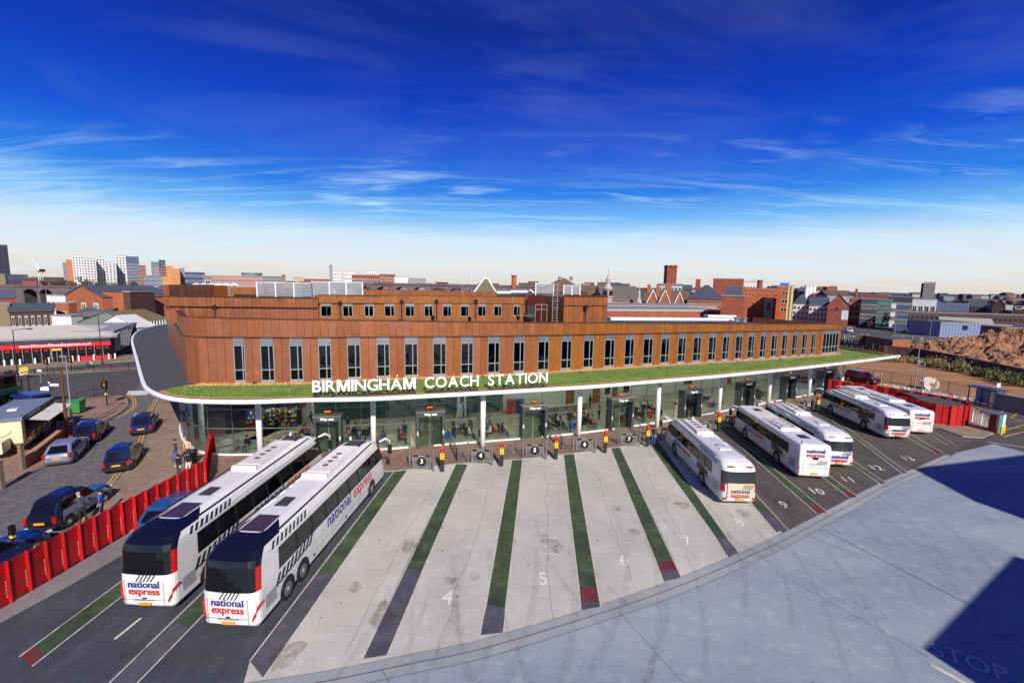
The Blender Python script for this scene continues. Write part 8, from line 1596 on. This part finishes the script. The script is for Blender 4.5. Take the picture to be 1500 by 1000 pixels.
for i, (lb, x0, x1, yt, Y, Y1, yt1, m, rf, rh) in enumerate((('long low dark roofed depot right of the main road', 1328, 1500, 456, 215, 205, 463, dkb, 'flat', 1), ('corrugated grey roof shed with cream roof strip', 1381, 1458, 463, 180, 172, 470, mat('shed_grey', (122, 130, 146), .5, var=.1), 'gable', 1.6), ('ribbed blue grey shed with a single dark window', 1378, 1437, 473, 150, 150, 474, mat('ribbed_blue_grey', (116, 126, 156), .5, var=.1), 'flat', 1), ('pale blue lean to shed right of the ribbed shed', 1435, 1476, 470, 166, 160, 482, mat('pale_blue_shed', (132, 148, 170), .5, var=.08), 'gable', 1.), ('long dark low building at the right edge', 1437, 1560, 488, 140, 138, 497, mat('dark_steel_shed', (50, 52, 62), .6, var=.1), 'flat', 1), ('rusty brown low shed at the right edge', 1470, 1580, 478, 158, 156, 486, mat('rust_shed', (126, 84, 56), .8, var=.2), 'flat', 1), ('white container shed beside the blue grey shed', 1348, 1378, 480, 134, 134, 481, mat('container_grey', (160, 170, 178), .5, var=.1), 'flat', 1), ('dark parked truck bodies by the main road', 1322, 1352, 468, 186, 180, 472, mat('truck_navy', (42, 48, 80), .5, var=.1), 'flat', 1))):
    t, w_, ea, h, dp = block('industrial_shed', lb, 'shed', x0, x1, yt, Y, 12, m, Y1=Y1, yt1=yt1, roof=rf, rh=rh * 1.5, face=False, rm=mat('pale_sheet_roof', (150, 150, 138), .6, var=.1) if rf == 'gable' else memb, group='industrial sheds on the right')
    n_ = int(w_ / 1.0)
    if i in (1, 2, 3, 6):
        mb = MB(); 
        for k in range(n_): mb.box(k * w_ / n_ + .1, k * w_ / n_ + .2, -.07, -.01, .1, ea - .1)
        mb.build('wall_ribs', m, t); 
    if i == 2: MB().box(w_ * .55, w_ * .68, -.1, -.02, ea * .55, ea * .85).build('window', wdark, t)
    if i == 0:
        for k in range(24): MB().box(w_ * (k + .2) / 24, w_ * (k + .8) / 24, -.06, -.01, ea * .4, ea * .7).build('window', wdark, t)
t, w_, ea, h, dp = block('orange_brick_hut', 'small orange brick enclosure beyond the canopy tip', 'building', 1268, 1308, 492, 121, 4, brick_o, Y1=111, yt1=498, roof='flat', cap=.15, face=False, zb=.001)
block('dark_brick_flank', 'dark brick end wall left of the orange brick enclosure', 'building', 1259, 1269, 491, 122, 5, brick_d, Y1=121, roof='flat', cap=.1, zb=.001)
railing2([(1236, 503), (1262, 505)], 'white palings beyond the green roof', 2.2, 'paling_fence', 'fence', whitem, .5); railing2([(1306, 504), (1380, 506)], 'pale palisade fence beside the container shed', 2.4, 'palisade_fence', 'fence', mat('palisade_grey', (160, 156, 148), .6, var=.1), .6)
# the same words seen from behind on the far canopy edge
p = G(1228, 511, CZ1); q = G(1294, 521, CZ1); t = thing('rear_sign', 'dark reversed letters of a second sign seen from behind beyond the grass roof', 'sign', (p.x, p.y, CZ1)); d = Vector((q.x - p.x, q.y - p.y, 0)); L_ = d.length; d.normalize(); word = 'BIRMINGHAM'[::-1]; sgd = mat('sign_letter_dark', (22, 22, 26), .5, var=0)
ms = [textmesh(c, 1.5, .06, .03, sgd) for c in word]; tot = sum(max(v.co.x for v in m.vertices) for m in ms); sx = L_ / tot / 1.1; x_ = 0
for m in ms:
    wd = max(v.co.x for v in m.vertices) * sx; x_ += wd * 1.1; put('letter', m, t, (d.x * x_, d.y * x_, .25), (pi / 2, 0, atan2(-d.y, -d.x)), (sx, 1, 1))
mb = MB(); mb.bar((0, 0, .18), (d.x * L_, d.y * L_, .18), .1); mb.build('sign_rail', darkm, t)
# cars on the main road
cpl = [mat('car_white', (206, 206, 206), .3, var=0, coat=.5), silv, mat('car_black', (24, 24, 28), .2, var=0, coat=.6), cabn, redp, mat('car_green', (40, 80, 60), .3, var=0, coat=.5)]; nmc = ['white', 'silver', 'black', 'navy', 'maroon', 'green']
for i, (x, y, hd) in enumerate(((1243, 486, 'parked closest behind the far end of the station'), (1258, 470, 'at the junction below the red gable'), (1270, 466, 'on the near lane of the main road'), (1272, 459, 'in the middle of the main road'), (1283, 455, 'further up the main road'), (1293, 450, 'near the white block up the road'), (1300, 446, 'far up the main road on the left'), (1311, 450, 'far up the main road on the right'), (1287, 463, 'on the outer lane beside the trees'), (1304, 456, 'beside the blue works building'), (1335, 468, 'parked beside the navy trucks'), (1331, 462, 'parked beyond the navy trucks'))):
    p = G(x, y); car('van' if i in (1, 7) else 'estate', f'distant {nmc[i % 6]} {"van" if i in (1, 7) else "car"} {hd}', 'van' if i in (1, 7) else 'car', (p.x, p.y, .012), -.5 if i % 2 else 2.6, cpl[i % 6], L=4.4, nm='road_car', group='cars on the main road', plate=False)
for i, (x, y, ty) in enumerate(((1224, 478, 440), (1235, 486, 446), (1310, 492, 455), (1318, 478, 448), (1346, 470, 452), (1361, 500, 470))):
    lamp(f'distant thin street lamp {["left of the red gable building", "in front of the red gable building", "beside the bare trees", "right of the bare trees", "beside the navy trucks", "in front of the container shed"][i]}', (x, y), (x - 1, ty), (-.8, 0), silver)
# ------------------------------------------------------------------ trees, far roofs, finish
def tree(label, x, y, base_z, h, w_, bare=True, seed=1, group=None, dens=1.0):
    rnd = random.Random(seed); t = thing('tree' if not bare else 'bare_tree', label, 'tree', (x, y, base_z), 0, group); tr = MB(); tw = MB()
    def limb(p, d, L_, r, lev):
        q = p + d * L_; m_ = p + d * L_ * .5 + Vector((rnd.uniform(-1, 1), rnd.uniform(-1, 1), 0)) * L_ * .06; tr.tube([p, m_, q], [r, r * .8, r * .6], 5 if lev else 8, caps=False)
        if lev < 4:
            for _ in range(3 if lev else 5):
                s_ = rnd.uniform(.45, 1); b = p + d * L_ * s_; nd_ = (d + Vector((rnd.uniform(-1, 1) * w_ * 2.2 / h, rnd.uniform(-1, 1) * w_ * 2.2 / h, rnd.uniform(-.1, .5)))).normalized()
                limb(b, nd_, L_ * rnd.uniform(.5, .75), r * .5, lev + 1)
        else:
            for _ in range(int(5 * dens)):
                c = p + d * L_ * rnd.random() + Vector((rnd.uniform(-1, 1), rnd.uniform(-1, 1), rnd.uniform(-1, 1))) * h * .03
                if bare: e_ = c + Vector((rnd.uniform(-1, 1), rnd.uniform(-1, 1), rnd.uniform(-.2, 1))) * h * .07; s_ = h * .006; tw.pts([c - Vector((s_, 0, 0)), c + Vector((s_, 0, 0)), e_], [(0, 1, 2)], rnd.randrange(2))
                else:
                    s_ = h * .035; a = Vector((rnd.uniform(-1, 1), rnd.uniform(-1, 1), rnd.uniform(-1, 1))).normalized() * s_; b2 = a.cross(Vector((rnd.random(), rnd.random(), 1))).normalized() * s_; tw.pts([c - a, c + b2, c + a, c - b2], [(0, 1, 2, 3)], rnd.randrange(2))
    limb(Vector((0, 0, 0)), Vector((0, 0, 1)), h * .38, h * .03, 0)
    tr.build('trunk', bark, t); tw.build('crown', [twig1, twig2] if bare else [leaf1, leaf2], t)
bark = mat('bark', (74, 60, 50), .9, var=.2); twig1 = mat('twig_brown', (112, 90, 72), .9, var=.2); twig2 = mat('twig_dark', (76, 62, 52), .9, var=.2); leaf1 = mat('leaf_dull', (66, 74, 44), .85, var=.25); leaf2 = mat('leaf_dark', (44, 54, 34), .85, var=.25)
def rowtrees(spec, gp_, fmt):
    for i, (x, yt, Y, w_) in enumerate(spec):
        p = AT(x, yt, Y); tree(fmt[i], p.x, p.y, 0, p.z, w_, seed=i + int(Y), group=gp_, dens=1.2)
rowtrees([(70, 398, 330, 11), (84, 396, 340, 12), (96, 400, 335, 9), (112, 401, 320, 9), (121, 398, 330, 10), (136, 401, 330, 9), (146, 402, 325, 9), (163, 404, 320, 9), (182, 403, 330, 10), (195, 405, 330, 8)], 'bare winter trees below the white towers', ['wide bare tree nearest the crane', 'tall bare tree left of the orange slab', 'bare tree at the foot of the orange slab', 'bare tree under the tallest white tower', 'bare tree right of the tallest white tower foot', 'bare tree between the first two white towers', 'bare tree under the middle white tower', 'bare tree left of the right white slab', 'bare tree under the right white slab', 'low bare tree at the right end of the row'])
for i, (x, y, ty) in enumerate(((1291, 480, 455), (1299, 477, 452), (1306, 474, 456), (1273, 482, 465))):
    p = G(x, y); h = AT(x, ty, p.y).z; tree(('bare roadside tree, left of the close group', 'tallest bare roadside tree', 'bare roadside tree, right of the close group', 'small bare tree nearest the red gable')[i], p.x, p.y, 0, h, h * .55, seed=20 + i, group='bare trees beside the main road', dens=.8)
for i, x in enumerate(range(1372, 1500, 9)):
    p = AT(x, 437.5 - (i % 3), 300 + 12 * (i % 4)); tree(['dark distant tree right of the grey tower', 'second dark distant tree from the grey tower', 'rounded dark tree above the blue grey warehouse', 'broad dark tree above the blue grey warehouse', 'small dark tree above the blue grey warehouse', 'dark tree where the two warehouses meet', 'dark tree above the left end of the white warehouse', 'tall dark tree above the white warehouse', 'low dark tree above the white warehouse', 'dark tree above the roof step', 'dark tree right of the roof step', 'dark tree left of the peaked roof', 'dark tree right of the peaked roof', 'broad dark tree near the right edge', 'dark tree at the right edge'][i], p.x, p.y, 0, p.z, 7, False, 60 + i, 'dark trees on the right skyline', 1.5)
block('peaked_house', 'dark peaked roof among the trees at the right', 'house', 1455, 1475, 438, 240, 12, dkb, roof='gable_front', rh=4, rm=slate); block('peaked_house', 'broad dark roof above the white warehouse', 'house', 1424, 1446, 438, 250, 12, dkb, roof='gable', rh=4, rm=slate)
# bushes on the waste ground
def bush(label, px, py, h, seed, cols):
    rnd = random.Random(seed); p = G(px, py); t = thing('shrub', label, 'shrub', (p.x, p.y, 0)); st_ = MB(); lf = MB()
    for k in range(26):
        a = rnd.random() * 6.28; d = Vector((cos(a) * rnd.uniform(.2, .8), sin(a) * rnd.uniform(.2, .8), 1)).normalized(); L_ = h * rnd.uniform(.6, 1.05); st_.tube([(0, 0, 0), d * L_ * .5, d * L_ + Vector((0, 0, -.1))], [.03, .02, .01], 4, caps=False)
        for _ in range(26): c = d * L_ * rnd.uniform(.3, 1.05) + Vector((rnd.gauss(0, .12), rnd.gauss(0, .12), rnd.gauss(0, .1))) * h; a1 = Vector((rnd.uniform(-1, 1), rnd.uniform(-1, 1), rnd.uniform(-1, 1))).normalized() * .12; b1 = a1.cross(Vector((0, 0, 1))).normalized() * .07; lf.pts([c - a1, c + b1, c + a1, c - b1], [(0, 1, 2, 3)], rnd.randrange(2))
    st_.build('stems', bark, t); lf.build('leaves', cols, t)
strawl = mat('straw_leaf', (164, 148, 104), .9, var=.2); gl_ = mat('green_leaf', (84, 104, 52), .85, var=.2)
for i, (x, y, h, c, lb) in enumerate(((1372, 540, 2.6, [strawl, drys], 'pale straw coloured bush leaning on the boundary wall, left'), (1405, 546, 3.0, [strawl, gl_], 'tallest pale bush in front of the spoil heap'), (1440, 553, 2.2, [gl_, leaf1], 'green bush right of the tallest pale bush'), (1462, 560, 2.4, [gl_, strawl], 'mixed green and straw bush near the shelter'), (1485, 566, 2.4, [leaf1, gl_], 'dark green bush near the right edge'), (1315, 514, 2.4, [leaf2, strawl], 'brown bush beside the orange brick enclosure'), (1335, 512, 2.4, [leaf1, leaf2], 'dark bush behind the boundary wall'), (1356, 510, 1.8, [strawl, leaf1], 'low straw bush behind the boundary wall'), (1283, 560, 1.5, [strawl, strawl], 'small dry bush beside the maroon car'))): bush(lb, x, y, h, 90 + i, c)
# distant low roofs filling the town to the horizon: cheap, each a building of its own
import re
rnd = random.Random(11); rc = [mat('town_brick', (112, 74, 64), .85, var=.2), dkb, mat('town_brick', (112, 74, 64)), mat('town_render', (150, 146, 140), .8, var=.1), dkb, lead, greyb]; rr_ = [slate, browntile, lead, mat('dull_tile', (92, 70, 60), .85, var=.2, vs_=.5), slate]
def filler(x0, x1, ylo, yhi, Ya, Yb, n, g):
    for i in range(n):
        Y = rnd.uniform(Ya, Yb); x = rnd.uniform(x0, x1); yt = rnd.uniform(ylo, yhi); P = AT(x, yt, Y)
        P.z -= 2
        if P.z < 3: P.z = 3 + rnd.random() * 2
        w_ = rnd.uniform(7, 15) * (Y / 250) ** .5; dp = rnd.uniform(8, 14); m = rnd.choice(rc); rm = rnd.choice(rr_); pit = rnd.random() < .6; nme = lambda q: re.sub(r'(town_|_roof|_cladding|_sheet|_far)', ' ', q.name).replace('_', ' ').strip(); t = thing('distant_building', re.sub(' +', ' ', f'low {nme(m)} building with {"pitched" if pit else "flat"} {nme(rm)} roof, {g.replace("town buildings ", "")}'), 'building', (P.x, P.y, 0), rnd.uniform(-.3, .3), g); h = P.z; MB().box(0, w_, 0, dp, 0, h).build('wall', m, t)
        mb = MB(); 
        if pit: mb.pts([(-.3, -.3, h), (w_ + .3, -.3, h), (w_ + .3, dp + .3, h), (-.3, dp + .3, h), (-.3, dp / 2, h + 2.6), (w_ + .3, dp / 2, h + 2.6)], [(0, 1, 5, 4), (2, 3, 4, 5), (1, 2, 5), (3, 0, 4)])
        else: mb.box(-.2, w_ + .2, -.2, dp + .2, h + .002, h + .35)
        mb.build('roof', rm, t)
        wmm = winmesh(wframe, wdark); c_ = int(w_ / 3.2)
        for q in range(c_): put('window', wmm, t, (w_ * (q + .5) / c_, -.001, h * .6), 0, (1.3, 1.5, 1.5))
filler(-150, 250, 418, 424, 230, 420, 20, 'distant town buildings on the left'); filler(430, 900, 414, 419, 180, 420, 22, 'distant town buildings in the centre'); filler(900, 1250, 422, 428, 240, 420, 20, 'distant town buildings right of centre'); filler(1255, 1560, 437, 444, 270, 480, 30, 'distant town buildings on the right')
filler(-200, 260, 409, 413, 500, 1300, 26, 'far town buildings on the left horizon'); filler(260, 900, 412, 417, 500, 1400, 34, 'far town buildings on the centre horizon'); filler(900, 1260, 419, 424, 500, 1300, 24, 'far town buildings right of centre on the horizon'); filler(1260, 1700, 428, 434, 520, 1300, 34, 'far town buildings on the right horizon')
# two neighbouring buildings out of view to the right: their shadows fall across the right of the apron
def caster(label, ps, h):
    c = Vector((ps[0][0], ps[0][1], 0)); t = thing('office_block', label, 'building', c); MB().prism(ps, 0, h).build('wall', whitew, t, True); mb = MB(); mb.prism(ps, h + .003, h + .3); mb.build('roof', lead, t, True)
    wmm = winmesh(wframe, wdark); a, b = Vector((*ps[-1], 0)), Vector((*ps[0], 0)); d = (b - a).normalized()
    for j in range(int(h / 3)):
        for i in range(int((b - a).length / 3)): p = a + d * (i * 3 + 1.5) - c; put('window', wmm, t, (p.x, p.y, 1 + j * 3), atan2(d.y, d.x), (1.6, 1.5, 1.6))
caster('white office block beside the apron on the right, outside the view', [(22.5, .7), (40, -30), (62, -20), (33.6, 7.6)][::-1], 12)
caster('second taller white office block farther right, outside the view', [(42.3, 9.4), (41.6, 3.5), (80, -8), (80, 20)], 20)
NW = {'0': 'zero', '3': 'three', '4': 'four', '5': 'five', '6': 'six', '7': 'seven', '8': 'eight', '9': 'nine', '10': 'ten', '11': 'eleven', '12': 'twelve'}
import re
for o in scene.objects:
    if 'label' in o.keys():
        s_ = re.sub(r'\b\d+\b', lambda m_: NW.get(m_.group(0), m_.group(0)), o['label']); o['label'] = s_
        if len(s_.split()) > 16: print('LONG', s_)
